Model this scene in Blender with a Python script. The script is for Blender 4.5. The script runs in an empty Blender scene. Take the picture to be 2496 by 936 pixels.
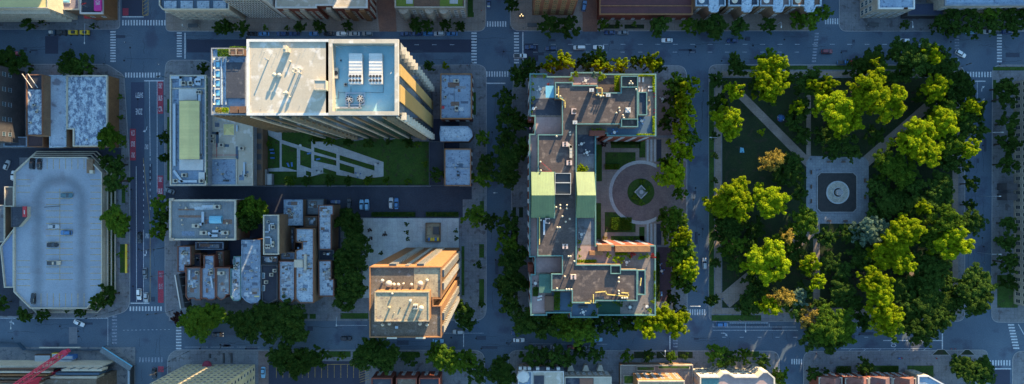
import bpy, math, random
import numpy as np
from mathutils import Vector, Matrix
R = math.radians
rng = random.Random(7)
sc = bpy.context.scene
COL = sc.collection
# ---------------------------------------------------------------- camera, sky, sun, exposure
H = 283.0            # camera height, metres
PXM = 5.5            # photo pixels per metre at ground level
CXP, CYP = 1248.0, 468.0
cam_d = bpy.data.cameras.new('camera'); cam = bpy.data.objects.new('camera', cam_d); COL.objects.link(cam)
cam.location = (0, 0, H); cam.rotation_euler = (0, 0, 0)
cam_d.sensor_width = 36.0; cam_d.lens = 36.0 * H / (2496 / PXM)
cam_d.clip_start = 1.0; cam_d.clip_end = 4000
sc.camera = cam
SUN_EL, SUN_AZ = 12.5, 22.0      # azimuth measured clockwise from +Y (picture top)
w = bpy.data.worlds.new('World'); sc.world = w; w.use_nodes = True
nt = w.node_tree; bg = nt.nodes['Background']
sky = nt.nodes.new('ShaderNodeTexSky'); sky.sky_type = 'NISHITA'; sky.sun_disc = False
sky.sun_elevation = R(SUN_EL); sky.sun_rotation = R(SUN_AZ); sky.air_density = 1.6; sky.dust_density = 0.3; sky.ozone_density = 4.0
hs = nt.nodes.new('ShaderNodeHueSaturation'); hs.inputs['Saturation'].default_value = 1.02
nt.links.new(sky.outputs[0], hs.inputs['Color']); nt.links.new(hs.outputs[0], bg.inputs['Color'])
bg.inputs['Strength'].default_value = 0.14
sd = bpy.data.lights.new('sun', 'SUN'); so = bpy.data.objects.new('sun', sd); COL.objects.link(so)
sd.energy = 4.8; sd.angle = R(0.5); sd.color = (1.0, 0.74, 0.42)
d = Vector((math.sin(R(SUN_AZ)) * math.cos(R(SUN_EL)), math.cos(R(SUN_AZ)) * math.cos(R(SUN_EL)), math.sin(R(SUN_EL))))
so.rotation_euler = d.to_track_quat('Z', 'Y').to_euler(); so.location = (100, 250, 120)
sc.view_settings.view_transform = 'Standard'; sc.view_settings.look = 'None'
sc.view_settings.exposure = 2.12; sc.view_settings.gamma = 1.0; sc.view_settings.use_curve_mapping = False
sc.cycles.max_bounces = 5; sc.cycles.diffuse_bounces = 3; sc.cycles.transparent_max_bounces = 4

# ---------------------------------------------------------------- helpers
def P(x, y, h=0.0):
    k = (H - h) / H / PXM
    return Vector(((x - CXP) * k, (CYP - y) * k, h))
def P2(x, y, h=0.0):
    v = P(x, y, h); return (v.x, v.y)
def poly(pts, h=0.0):
    q = [P2(x, y, h) for x, y in pts]
    a = sum(q[i][0] * q[(i + 1) % len(q)][1] - q[(i + 1) % len(q)][0] * q[i][1] for i in range(len(q)))
    return q if a > 0 else q[::-1]
def rect(x0, y0, x1, y1): return [(x0, y0), (x1, y0), (x1, y1), (x0, y1)]
def inset(q, d):
    n = len(q); out = []
    for i in range(n):
        a, b, c = Vector(q[i - 1]), Vector(q[i]), Vector(q[(i + 1) % n])
        e1 = (b - a).normalized(); e2 = (c - b).normalized()
        n1 = Vector((-e1.y, e1.x)); n2 = Vector((-e2.y, e2.x))
        m = n1 + n2; L = m.length
        if L < 1e-4: m = n1; L = 1
        m = m / L; k = d / max(0.35, m.dot(n1))
        out.append((b.x + m.x * k, b.y + m.y * k))
    return out

class MB:
    def __init__(s): s.v = []; s.f = []; s.m = []
    def add(s, vs, fs, mi=0):
        o = len(s.v); s.v += [tuple(v) for v in vs]
        for f in fs: s.f.append([o + i for i in f]); s.m.append(mi)
        return s
    def box(s, cx, cy, z0, sx, sy, sz, rot=0, mi=0, taper=1.0):
        c, sn = math.cos(rot), math.sin(rot); vs = []
        for z, t in ((z0, 1), (z0 + sz, taper)):
            for a, b in ((-1, -1), (1, -1), (1, 1), (-1, 1)):
                x, y = a * sx / 2 * t, b * sy / 2 * t
                vs.append((cx + x * c - y * sn, cy + x * sn + y * c, z))
        return s.add(vs, [(3, 2, 1, 0), (4, 5, 6, 7), (0, 1, 5, 4), (1, 2, 6, 5), (2, 3, 7, 6), (3, 0, 4, 7)], mi)
    def prism(s, q, z0, z1, mi=0, top=True, bottom=False, side=True, tmi=None):
        n = len(q); vs = [(x, y, z0) for x, y in q] + [(x, y, z1) for x, y in q]; fs = []
        if side: s.add(vs, [(i, (i + 1) % n, n + (i + 1) % n, n + i) for i in range(n)], mi)
        if top: s.add([(x, y, z1) for x, y in q], [tuple(range(n))], mi if tmi is None else tmi)
        if bottom: s.add([(x, y, z0) for x, y in q], [tuple(range(n))[::-1]], mi)
        return s
    def ring(s, q, qi, z0, z1, mi=0):
        n = len(q)
        for i in range(n):
            j = (i + 1) % n
            a, b, c, d_ = q[i], q[j], qi[j], qi[i]
            s.add([(*a, z0), (*b, z0), (*b, z1), (*a, z1)], [(0, 1, 2, 3)], mi)
            s.add([(*d_, z0), (*c, z0), (*c, z1), (*d_, z1)], [(3, 2, 1, 0)], mi)
            s.add([(*a, z1), (*b, z1), (*c, z1), (*d_, z1)], [(0, 1, 2, 3)], mi)
        return s
    def cyl(s, cx, cy, z0, r, h, n=12, mi=0, r2=None):
        r2 = r if r2 is None else r2
        vs = [(cx + r * math.cos(2 * math.pi * i / n), cy + r * math.sin(2 * math.pi * i / n), z0) for i in range(n)]
        vs += [(cx + r2 * math.cos(2 * math.pi * i / n), cy + r2 * math.sin(2 * math.pi * i / n), z0 + h) for i in range(n)]
        return s.add(vs, [(i, (i + 1) % n, n + (i + 1) % n, n + i) for i in range(n)] + [tuple(range(n, 2 * n))], mi)
    def dome(s, cx, cy, z0, r, h, n=10, mi=0):
        vs = []; fs = []; K = 4
        for k in range(K):
            a = k / K * math.pi / 2
            for i in range(n): vs.append((cx + r * math.cos(a) * math.cos(2 * math.pi * i / n), cy + r * math.cos(a) * math.sin(2 * math.pi * i / n), z0 + h * math.sin(a)))
        vs.append((cx, cy, z0 + h))
        for k in range(K - 1):
            for i in range(n): fs.append((k * n + i, k * n + (i + 1) % n, (k + 1) * n + (i + 1) % n, (k + 1) * n + i))
        for i in range(n): fs.append(((K - 1) * n + i, (K - 1) * n + (i + 1) % n, K * n))
        return s.add(vs, fs, mi)
    def bar(s, a, b, wd, mi=0, n=4, r2=None):
        a, b = Vector(a), Vector(b); t = (b - a)
        if t.length < 1e-6: return s
        t.normalize(); up = Vector((0, 0, 1)) if abs(t.z) < 0.95 else Vector((1, 0, 0))
        x = t.cross(up).normalized(); y = x.cross(t); r2 = wd if r2 is None else r2
        vs = []
        for p_, r_ in ((a, wd / 2), (b, r2 / 2)):
            for i in range(n):
                an = 2 * math.pi * (i + .5) / n; k = r_ * (1.414 if n == 4 else 1)
                vs.append(p_ + x * math.cos(an) * k + y * math.sin(an) * k)
        return s.add(vs, [(i, (i + 1) % n, n + (i + 1) % n, n + i) for i in range(n)] + [tuple(range(n))[::-1], tuple(range(n, 2 * n))], mi)
    def sheet(s, q, z, mi=0): return s.add([(x, y, z) for x, y in q], [tuple(range(len(q)))], mi)
    def mesh(s, name, mats, off=(0, 0, 0)):
        me = bpy.data.meshes.new(name)
        ox, oy, oz = off
        me.from_pydata([(x - ox, y - oy, z - oz) for x, y, z in s.v], [], s.f)
        for m in (mats if isinstance(mats, (list, tuple)) else [mats]): me.materials.append(m)
        me.polygons.foreach_set('material_index', s.m); me.update(); return me
    def build(s, name, mats, parent=None, smooth=False):
        off = tuple(parent['_w']) if parent is not None and '_w' in parent else (0, 0, 0)
        me = s.mesh(name, mats, off)
        if smooth: me.polygons.foreach_set('use_smooth', [True] * len(me.polygons))
        o = bpy.data.objects.new(name, me); COL.objects.link(o)
        if parent is not None: o.parent = parent
        o['_w'] = off
        return o
def link(name, me, parent, loc=(0, 0, 0), rz=0, scale=None):
    o = bpy.data.objects.new(name, me); COL.objects.link(o); o.parent = parent
    o.location = loc; o.rotation_euler.z = rz
    if scale: o.scale = scale
    return o
def tag(o, label, cat, group=None):
    o['label'] = label; o['category'] = cat
    if group: o['group'] = group
    return o
def thing(name, label, cat, loc=(0, 0, 0), rz=0, group=None):
    o = bpy.data.objects.new(name, None); COL.objects.link(o); o.location = loc; o.rotation_euler.z = rz
    o['_w'] = tuple(loc); o.empty_display_size = 0.5
    return tag(o, label, cat, group)
def struct(name, mb, m, kind='structure'):
    o = mb.build(name, m); o['kind'] = kind; return o
# ---------------------------------------------------------------- materials
def mat(name, c1, c2=None, scale=0.3, rough=0.85, detail=6, metal=0.0, lo=0.35, hi=0.65, c3=None, grid=None, stretch=None, spec=0.3, objrand=0, lines=None, fine=0.12):
    """noise-mottled procedural surface: c1/c2 mixed by a broad noise, c3 in sparse stains, optional joint grid or seams"""
    m = bpy.data.materials.new(name); m.use_nodes = True; t = m.node_tree; n = t.nodes; L = t.links
    b = n['Principled BSDF']; b.inputs['Roughness'].default_value = rough; b.inputs['Metallic'].default_value = metal
    b.inputs['Specular IOR Level'].default_value = spec
    tc = n.new('ShaderNodeTexCoord'); g = n.new('ShaderNodeNewGeometry'); src = g.outputs['Position']
    mp = n.new('ShaderNodeMapping'); L.new(src, mp.inputs[0])
    if stretch: mp.inputs['Scale'].default_value = stretch
    if c2 is None: c2 = tuple(x * 0.82 for x in c1)
    nz = n.new('ShaderNodeTexNoise'); nz.inputs['Scale'].default_value = scale; nz.inputs['Detail'].default_value = detail; nz.inputs['Roughness'].default_value = 0.62
    L.new(mp.outputs[0], nz.inputs['Vector'])
    mr = n.new('ShaderNodeMapRange'); mr.inputs['From Min'].default_value = lo; mr.inputs['From Max'].default_value = hi; L.new(nz.outputs['Fac'], mr.inputs['Value'])
    mx = n.new('ShaderNodeMix'); mx.data_type = 'RGBA'; mx.inputs[6].default_value = (*c1, 1); mx.inputs[7].default_value = (*c2, 1)
    L.new(mr.outputs[0], mx.inputs[0]); out = mx.outputs[2]
    if c3:
        n3 = n.new('ShaderNodeTexNoise'); n3.inputs['Scale'].default_value = scale * 3.1; n3.inputs['Detail'].default_value = 5; L.new(mp.outputs[0], n3.inputs['Vector'])
        m3 = n.new('ShaderNodeMapRange'); m3.inputs['From Min'].default_value = 0.56; m3.inputs['From Max'].default_value = 0.66; L.new(n3.outputs['Fac'], m3.inputs['Value'])
        x3 = n.new('ShaderNodeMix'); x3.data_type = 'RGBA'; x3.inputs[7].default_value = (*c3, 1); L.new(out, x3.inputs[6]); L.new(m3.outputs[0], x3.inputs[0]); out = x3.outputs[2]
    if fine:
        nf = n.new('ShaderNodeTexNoise'); nf.inputs['Scale'].default_value = 2.3; nf.inputs['Detail'].default_value = 4; L.new(src, nf.inputs['Vector'])
        mf = n.new('ShaderNodeMapRange'); mf.inputs['From Min'].default_value = .3; mf.inputs['From Max'].default_value = .7; mf.inputs['To Min'].default_value = 1 - fine * 1.6; mf.inputs['To Max'].default_value = 1 + fine; L.new(nf.outputs['Fac'], mf.inputs['Value'])
        xf = n.new('ShaderNodeVectorMath'); xf.operation = 'SCALE'; L.new(out, xf.inputs[0]); L.new(mf.outputs[0], xf.inputs['Scale']); out = xf.outputs[0]
    if grid:   # (sx, sy, darkness) pavement joints / sheet seams
        bt = n.new('ShaderNodeTexBrick'); bt.offset = 0 if len(grid) < 4 else grid[3]; bt.inputs['Scale'].default_value = 1; bt.inputs['Brick Width'].default_value = grid[0]; bt.inputs['Row Height'].default_value = grid[1]
        bt.inputs['Mortar Size'].default_value = 0.07 if len(grid) < 5 else grid[4]; bt.inputs['Mortar Smooth'].default_value = .3
        k = grid[2]; bt.inputs['Color1'].default_value = (1, 1, 1, 1); bt.inputs['Color2'].default_value = (.88, .88, .88, 1); bt.inputs['Mortar'].default_value = (k, k, k, 1)
        L.new(src, bt.inputs['Vector'])
        xg = n.new('ShaderNodeVectorMath'); xg.operation = 'MULTIPLY'; L.new(out, xg.inputs[0]); L.new(bt.outputs['Color'], xg.inputs[1]); out = xg.outputs[0]
    if objrand:
        oi = n.new('ShaderNodeObjectInfo'); mo = n.new('ShaderNodeMapRange'); mo.inputs['To Min'].default_value = 1 - objrand; mo.inputs['To Max'].default_value = 1 + objrand; L.new(oi.outputs['Random'], mo.inputs['Value'])
        xo = n.new('ShaderNodeVectorMath'); xo.operation = 'SCALE'; L.new(out, xo.inputs[0]); L.new(mo.outputs[0], xo.inputs['Scale']); out = xo.outputs[0]
    L.new(out, b.inputs['Base Color'])
    return m
def wallgrid(name, c1, c2, fx, fz, k=0.6, ox=.5, mort=.06, rough=.8):
    """wall material with floor / panel lines: uses x+y along the wall and z"""
    m = mat(name, c1, c2, 0.4, rough); n = m.node_tree.nodes; L = m.node_tree.links
    b = n['Principled BSDF']; old = b.inputs['Base Color'].links[0].from_socket
    g = n.new('ShaderNodeNewGeometry'); sx = n.new('ShaderNodeSeparateXYZ'); L.new(g.outputs['Position'], sx.inputs[0])
    ad = n.new('ShaderNodeMath'); ad.operation = 'ADD'; L.new(sx.outputs[0], ad.inputs[0]); L.new(sx.outputs[1], ad.inputs[1])
    cb = n.new('ShaderNodeCombineXYZ'); L.new(ad.outputs[0], cb.inputs[0]); L.new(sx.outputs[2], cb.inputs[1])
    bt = n.new('ShaderNodeTexBrick'); bt.offset = ox; bt.inputs['Scale'].default_value = 1; bt.inputs['Brick Width'].default_value = fx; bt.inputs['Row Height'].default_value = fz; bt.inputs['Mortar Size'].default_value = mort
    bt.inputs['Color1'].default_value = (1, 1, 1, 1); bt.inputs['Color2'].default_value = (.8, .8, .8, 1); bt.inputs['Mortar'].default_value = (k, k, k, 1); L.new(cb.outputs[0], bt.inputs['Vector'])
    xg = n.new('ShaderNodeVectorMath'); xg.operation = 'MULTIPLY'; L.new(old, xg.inputs[0]); L.new(bt.outputs['Color'], xg.inputs[1]); L.new(xg.outputs[0], b.inputs['Base Color'])
    return m
def emit(name, c, s):
    m = bpy.data.materials.new(name); m.use_nodes = True; b = m.node_tree.nodes['Principled BSDF']
    b.inputs['Base Color'].default_value = (*c, 1); b.inputs['Emission Color'].default_value = (*c, 1); b.inputs['Emission Strength'].default_value = s; return m
def leafmat(name, c1, c2, trans=0.35):
    m = bpy.data.materials.new(name); m.use_nodes = True; t = m.node_tree; n = t.nodes; L = t.links
    for x in list(n): n.remove(x)
    out = n.new('ShaderNodeOutputMaterial'); g = n.new('ShaderNodeNewGeometry')
    nz = n.new('ShaderNodeTexNoise'); nz.inputs['Scale'].default_value = 0.5; nz.inputs['Detail'].default_value = 5; L.new(g.outputs['Position'], nz.inputs['Vector'])
    mr = n.new('ShaderNodeMapRange'); mr.inputs['From Min'].default_value = .32; mr.inputs['From Max'].default_value = .68; L.new(nz.outputs['Fac'], mr.inputs['Value'])
    mx = n.new('ShaderNodeMix'); mx.data_type = 'RGBA'; mx.inputs[6].default_value = (*c1, 1); mx.inputs[7].default_value = (*c2, 1); L.new(mr.outputs[0], mx.inputs[0])
    oi = n.new('ShaderNodeObjectInfo'); mo = n.new('ShaderNodeMapRange'); mo.inputs['To Min'].default_value = .78; mo.inputs['To Max'].default_value = 1.22; L.new(oi.outputs['Random'], mo.inputs['Value'])
    ri = n.new('ShaderNodeMapRange'); ri.inputs['To Min'].default_value = .72; ri.inputs['To Max'].default_value = 1.28; L.new(g.outputs['Random Per Island'], ri.inputs['Value'])
    mm = n.new('ShaderNodeMath'); mm.operation = 'MULTIPLY'; L.new(mo.outputs[0], mm.inputs[0]); L.new(ri.outputs[0], mm.inputs[1])
    xo = n.new('ShaderNodeVectorMath'); xo.operation = 'SCALE'; L.new(mx.outputs[2], xo.inputs[0]); L.new(mm.outputs[0], xo.inputs['Scale'])
    df = n.new('ShaderNodeBsdfDiffuse'); tr = n.new('ShaderNodeBsdfTranslucent'); ms = n.new('ShaderNodeMixShader'); ms.inputs[0].default_value = trans
    L.new(xo.outputs[0], df.inputs['Color']); L.new(xo.outputs[0], tr.inputs['Color'])
    L.new(df.outputs[0], ms.inputs[1]); L.new(tr.outputs[0], ms.inputs[2]); L.new(ms.outputs[0], out.inputs['Surface'])
    return m
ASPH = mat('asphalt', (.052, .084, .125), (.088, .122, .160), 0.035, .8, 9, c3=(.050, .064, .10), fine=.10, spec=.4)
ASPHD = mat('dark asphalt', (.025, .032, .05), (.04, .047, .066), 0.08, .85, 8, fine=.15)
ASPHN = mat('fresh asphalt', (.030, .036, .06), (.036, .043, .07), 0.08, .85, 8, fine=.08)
ASPHR = mat('lane asphalt', (.040, .052, .09), (.052, .066, .105), 0.06, .8, 8, fine=.1, stretch=(1, .12, 1))
CONC = mat('concrete pavement', (.20, .205, .215), (.14, .145, .165), 0.12, .9, 8, c3=(.11, .105, .11), grid=(1.6, 1.6, .72), fine=.12)
CONCW = mat('warm concrete pavement', (.27, .22, .185), (.20, .165, .145), 0.15, .9, 8, grid=(3, 3, .7), fine=.12)
CONCP = mat('pale concrete', (.42, .43, .42), (.33, .345, .355), 0.2, .9, 8, grid=(2.2, 2.2, .8), fine=.1)
KERB = mat('kerb stone', (.30, .30, .30), (.22, .22, .23), .3)
PINKT = mat('rose terrace paving', (.36, .26, .24), (.30, .215, .20), 0.2, grid=(1.2, 1.2, .85), fine=.06)
BRICKP = mat('brown paving', (.20, .15, .14), (.15, .11, .105), 0.25, grid=(.6, .6, .8, .5, .03), fine=.12)
BRICKW = mat('rust brick paving', (.22, .11, .075), (.16, .09, .07), 0.3, fine=.12)
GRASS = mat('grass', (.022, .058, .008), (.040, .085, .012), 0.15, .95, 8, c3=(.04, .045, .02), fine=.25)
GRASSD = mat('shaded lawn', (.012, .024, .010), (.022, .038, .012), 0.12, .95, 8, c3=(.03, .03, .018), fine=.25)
SOIL = mat('soil', (.045, .035, .028), (.03, .025, .02), .4)
WHITE = mat('white roof membrane', (.43, .38, .30), (.38, .34, .27), 0.12, .7, 8, grid=(3.1, 40, .86, 0, .08), c3=(.54, .50, .44), fine=.05)
WHITEP = mat('white paint', (.52, .51, .48), (.45, .44, .42), .4, .6, fine=.06)
LINE = mat('white road paint', (.62, .64, .66), (.38, .40, .43), 1.4, .7, 6, c3=(.22, .23, .26), fine=.2)
LINEF = mat('worn white road paint', (.30, .33, .38), (.12, .14, .19), 1.2, .8, 6, fine=.2)
YLINE = mat('yellow road paint', (.55, .34, .06), (.26, .19, .09), 1.2, .8, 6, fine=.2)
REDLANE = mat('red bus lane paint', (.36, .045, .07), (.24, .04, .065), .5, .85, 6, c3=(.18, .05, .07), fine=.15)
BLUER = mat('pale blue-grey roof', (.26, .34, .42), (.18, .25, .34), 0.25, .8, 8, c3=(.11, .15, .22), grid=(30, 1.1, .85), fine=.12)
MOTTL = mat('patched silver roof', (.42, .49, .54), (.12, .16, .23), 0.7, .7, 9, lo=.44, hi=.56, c3=(.26, .30, .36), fine=.2, stretch=(1, .7, 1))
SILV = mat('silver coated roof', (.40, .48, .54), (.28, .36, .44), 0.35, .7, 9, c3=(.14, .19, .26), grid=(1.8, .9, .75, .4, .06), fine=.12)
GREYR = mat('grey roof', (.20, .23, .25), (.15, .18, .20), 0.2, .85, 8, grid=(1.0, 60, .85), fine=.12)
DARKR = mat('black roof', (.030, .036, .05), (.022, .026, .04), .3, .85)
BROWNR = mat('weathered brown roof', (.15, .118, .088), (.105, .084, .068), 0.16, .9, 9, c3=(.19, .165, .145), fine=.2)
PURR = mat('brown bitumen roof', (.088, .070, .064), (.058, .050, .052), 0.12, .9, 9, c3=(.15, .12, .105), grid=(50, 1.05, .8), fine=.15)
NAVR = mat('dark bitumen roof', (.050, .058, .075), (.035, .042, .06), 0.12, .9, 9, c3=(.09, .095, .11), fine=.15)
TANR = mat('tan gravel roof', (.38, .31, .20), (.29, .235, .155), 0.3, .9, 9, c3=(.22, .17, .13), grid=(3.2, 3.2, .85), fine=.15)
CREAM = mat('cream metal roof', (.66, .56, .24), (.60, .50, .22), 0.2, .55, 5, grid=(60, 1.3, .88), fine=.04)
CREAMW = mat('cream stone', (.52, .46, .36), (.44, .39, .31), .4, .85)
TANP = mat('tan metal panel', (.38, .26, .10), (.34, .235, .092), .3, .5, 4, fine=.03)
TEALR = mat('green copper seam roof', (.11, .175, .085), (.092, .15, .078), 0.3, .5, 5, grid=(.62, 60, .72), fine=.06)
TEALP = mat('green painted parapet', (.10, .20, .19), (.075, .16, .155), 0.5, .6)
LEADR = mat('red metal roof', (.10, .035, .035), (.075, .028, .03), 0.2, .6, 5, grid=(60, .9, .75), fine=.08)
SLATE = mat('slate roof', (.10, .12, .15), (.07, .085, .11), .5, .7, grid=(.5, .4, .8, .5, .03))
BRICK = wallgrid('red brick wall', (.26, .075, .045), (.19, .055, .04), .5, .18, .7)
BRICKO = wallgrid('orange brick wall', (.30, .15, .068), (.24, .12, .056), .9, .30, .78)
BRICKT = wallgrid('tan brick wall', (.25, .16, .10), (.19, .12, .08), .6, .2, .75)
BRICKB = wallgrid('brown brick wall', (.26, .125, .07), (.20, .10, .06), .6, .25, .75)
STONE = wallgrid('limestone wall', (.42, .36, .29), (.34, .29, .24), 1.6, .8, .7)
GREYW = wallgrid('grey panel wall', (.28, .30, .33), (.22, .24, .28), 2.4, 1.5, .7, 0)
DARKW = wallgrid('dark grey brick wall', (.085, .08, .085), (.06, .058, .065), .7, .25, .8)
BEIGEW = wallgrid('beige precast wall', (.60, .50, .30), (.52, .43, .26), 3, 3.1, .72, 0)
def simple(name, c, rough=.5, metal=0, spec=.5):
    m = mat(name, c, tuple(x * .88 for x in c), 1.5, rough, 3, metal, fine=.04, spec=spec); return m
GLASS = simple('window glass', (.030, .045, .06), .08, 0, .9)
GLASSB = simple('blue window glass', (.05, .10, .13), .08, 0, .9)
METAL = simple('galvanised metal', (.45, .50, .54), .4, .6)
UNIT = simple('air conditioner casing', (.42, .385, .31), .6)
BLACK = simple('black rubber', (.02, .02, .022), .7)
DMET = simple('dark painted metal', (.045, .05, .055), .5)
STEELB = simple('blue steel', (.045, .085, .13), .5)
RED = simple('red paint', (.45, .03, .04), .5)
PINKC = simple('pink red crane paint', (.62, .05, .10), .5)
YEL = simple('yellow paint', (.75, .47, .03), .5)
MAG = simple('magenta sign face', (.55, .02, .24), .5)
WOOD = mat('weathered timber decking', (.25, .195, .16), (.18, .14, .12), .4, .85, grid=(.28, 50, .7), fine=.15)
WOODD = mat('diagonal grey decking', (.23, .20, .18), (.17, .15, .14), .4, .85, fine=.15, grid=(50, .3, .65))
WOODB = mat('brown timber', (.15, .085, .055), (.11, .065, .045), .5, .8)
WATERB = simple('blue glazed canopy', (.16, .42, .55), .15)
BARK = mat('bark', (.07, .055, .042), (.045, .036, .028), 2, .95)
TARP = simple('blue tarpaulin', (.05, .16, .40), .6)
SKIN = simple('skin', (.45, .26, .18), .6)
WARM = emit('lamp glow', (1.0, .72, .34), .35)
TAIL = emit('tail lamp', (1.0, .10, .04), 3)
HEADL = emit('head lamp', (1.0, .95, .82), .6)
LF = {'D': leafmat('dark green leaves', (.030, .070, .014), (.058, .100, .018)),  # darker leaf copy for trees in shade, the shade put into the colour
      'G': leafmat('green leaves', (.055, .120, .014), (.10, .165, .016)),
      'Y': leafmat('yellow green leaves', (.16, .25, .008), (.26, .31, .010), .45),  # bright leaf copy for sunlit crowns, the sunlight put into the colour
      'O': leafmat('golden leaves', (.22, .18, .04), (.32, .24, .05), .4),
      'B': leafmat('grey green leaves', (.085, .14, .10), (.13, .19, .13), .3),
      'R': leafmat('dark purple leaves', (.055, .028, .026), (.075, .035, .03)),
      'V': leafmat('crimson leaves', (.30, .03, .03), (.40, .06, .04))}
KW = {'D': 'dark green', 'G': 'green', 'Y': 'yellow-green', 'O': 'golden', 'B': 'grey-green', 'R': 'dark purple', 'V': 'crimson'}

# ---------------------------------------------------------------- ground
g = MB(); g.sheet([(-1200, -900), (1200, -900), (1200, 900), (-1200, 900)], 0.0)
struct('road', g, ASPH)
def arc_corner(pts, rad):
    """round the listed corners: pts = [(x,y,r)]"""
    out = []; n = len(pts)
    for i in range(n):
        x, y, r_ = pts[i]
        if not r_: out.append((x, y)); continue
        a = Vector(pts[i - 1][:2]); b = Vector((x, y)); c = Vector(pts[(i + 1) % n][:2])
        u = (a - b).normalized(); v = (c - b).normalized()
        for k in range(7):
            t = k / 6; p0 = b + u * r_; p1 = b + v * r_
            q = p0 * (1 - t) ** 2 + b * 2 * t * (1 - t) + p1 * t * t
            out.append((q.x, q.y))
    return out
KH = .13
def block(pts, m=None, kerb=True):
    q = poly(arc_corner(pts, 0)); qi = inset(q, .28)
    b = MB(); b.ring(q, qi, 0, KH); struct('kerb', b, KERB)
    b = MB(); b.sheet(qi, KH); struct('pavement', b, m or CONC)
L_, R_, T_, B_ = -700, 3200, -700, 1700
block([(L_, T_, 0), (293, T_, 0), (293, 72, 14), (L_, 72, 0)])
block([(395, T_, 0), (1185, T_, 0), (1185, 77, 22), (404, 77, 12)], CONCW)
block([(1243, T_, 0), (1985, T_, 0), (1985, 76, 16), (1243, 76, 24)], CONCW)
block([(2045, T_, 0), (R_, T_, 0), (R_, 77, 0), (2045, 77, 20)])
block([(L_, 156, 0), (262, 156, 10), (303, 183, 10), (317, 400, 0), (317, 757, 24), (262, 774, 6), (L_, 774, 0)])
block([(401, 190, 0), (404, 146, 18), (506, 146, 12), (524, 164, 0), (1050, 158, 0), (1186, 157, 24), (1186, 782, 30), (402, 775, 24)])
block([(1252, 170, 18), (1300, 160, 0), (1674, 159, 26), (1676, 784, 10), (1248, 784, 28), (1245, 300, 0)])
block([(1727, 157, 20), (2352, 158, 26), (2352, 784, 22), (1727, 784, 18)])
block([(2418, 158, 22), (R_, 158, 0), (R_, 792, 0), (2416, 786, 20)])
block([(L_, 846, 0), (250, 846, 14), (318, 890, 10), (330, 960, 0), (330, B_, 0), (L_, B_, 0)])
block([(408, 852, 34), (1182, 853, 28), (1182, B_, 0), (408, B_, 0)])
block([(1238, 853, 26), (1900, 855, 24), (1905, B_, 0), (1250, B_, 0)])
block([(1958, 856, 20), (2408, 852, 16), (2412, B_, 0), (1958, B_, 0)])
block([(2467, 855, 26), (R_, 855, 0), (R_, B_, 0), (2467, B_, 0)])
Z1 = KH + .004
def patch(name, pts, m, z=Z1):
    b = MB(); b.sheet(poly(pts), z); return struct(name, b, m)
# alleys and yards on the blocks
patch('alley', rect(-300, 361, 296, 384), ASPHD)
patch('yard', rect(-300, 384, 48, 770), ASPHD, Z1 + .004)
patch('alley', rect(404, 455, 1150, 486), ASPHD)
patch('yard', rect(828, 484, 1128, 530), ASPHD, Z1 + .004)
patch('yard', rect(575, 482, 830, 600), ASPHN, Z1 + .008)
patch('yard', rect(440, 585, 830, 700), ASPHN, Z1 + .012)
patch('pavement', rect(412, 741, 900, 782), CONC, Z1 + .010)
patch('yard', rect(1050, 290, 1120, 455), ASPHN, Z1 + .008)
patch('driveway', [(917, 0), (963, 0), (967, 77), (925, 77)], BRICKW)
patch('driveway', rect(1420, -10, 1456, 77), BRICKW)
patch('driveway', rect(1900, 0, 1985, 44), CONCW)
patch('alley', rect(630, 856, 655, 1000), BRICKP)
patch('parking_lot', rect(655, 880, 890, 1000), ASPHN)
patch('yard', rect(0, 846, 330, 1000), mat('dusty ground', (.20, .20, .20), (.13, .14, .16), .2, c3=(.09, .10, .12)), Z1)
patch('lawn', rect(1000, 30, 1155, 42), GRASS)
patch('lawn', rect(1140, -10, 1153, 42), GRASS, Z1 + .004)
for x0, x1 in ((500, 522), (545, 560), (588, 606)):
    pass
# verge strips with grass
for x0, y0, x1, y1 in ((408, 242, 413, 275), (408, 285, 413, 440), (300, 330, 308, 345), (297, 460, 306, 495), (297, 560, 306, 580), (293, 595, 306, 665), (270, 395, 277, 740),
        (1153, 225, 1160, 280), (1170, 490, 1180, 520), (1168, 595, 1180, 628), (1168, 680, 1180, 745), (1098, 600, 1110, 720), (1125, 600, 1132, 720),
        (1265, 505, 1275, 530), (1250, 505, 1258, 525), (1246, 560, 1262, 720), (1462, 60, 1510, 70), (1522, 60, 1570, 70), (1775, 160, 1968, 170), (1982, 160, 2235, 170),
        (1728, 200, 1740, 745), (1734, 768, 1855, 782), (830, 763, 898, 777), (755, 765, 770, 777), (730, 764, 750, 777), (1545, 857, 1592, 873), (1600, 857, 1640, 873), (1652, 857, 1688, 873),
        (1815, 856, 1850, 870), (860, 857, 1020, 872), (800, 856, 855, 870), (2420, 163, 2496, 172), (2420, 195, 2428, 250), (2211, 891, 2275, 920), (2095, 891, 2190, 920), (2430, 670, 2480, 750)):
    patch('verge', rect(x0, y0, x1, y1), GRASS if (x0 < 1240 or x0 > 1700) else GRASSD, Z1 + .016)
for q in ([(2268, 866), (2285, 851), (2302, 851), (2316, 866)], [(2336, 866), (2352, 851), (2362, 851), (2378, 866)]):
    b = MB(); pq = poly(q); b.ring(pq, inset(pq, .25), 0, .22); struct('kerb', b, KERB)
    patch('planting_bed', q, GRASSD, .17)
# fresh asphalt areas and lane tints
def road_patch(pts, m, z=.004): return patch('road', pts, m, z)
road_patch(rect(110, 88, 142, 131), ASPHN, .008)
road_patch(rect(455, 96, 1150, 128), ASPHN)
road_patch(rect(319, 200, 352, 735), ASPHR)
road_patch(rect(297, -60, 352, 39), ASPHN)
road_patch(rect(1278, 106, 1312, 150), ASPHN)
road_patch(rect(2416, 900, 2462, 960), ASPHN)
road_patch(rect(168, 797, 188, 838), mat('concrete road repair', (.17, .18, .20), (.14, .15, .17), .5), .008)
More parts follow.
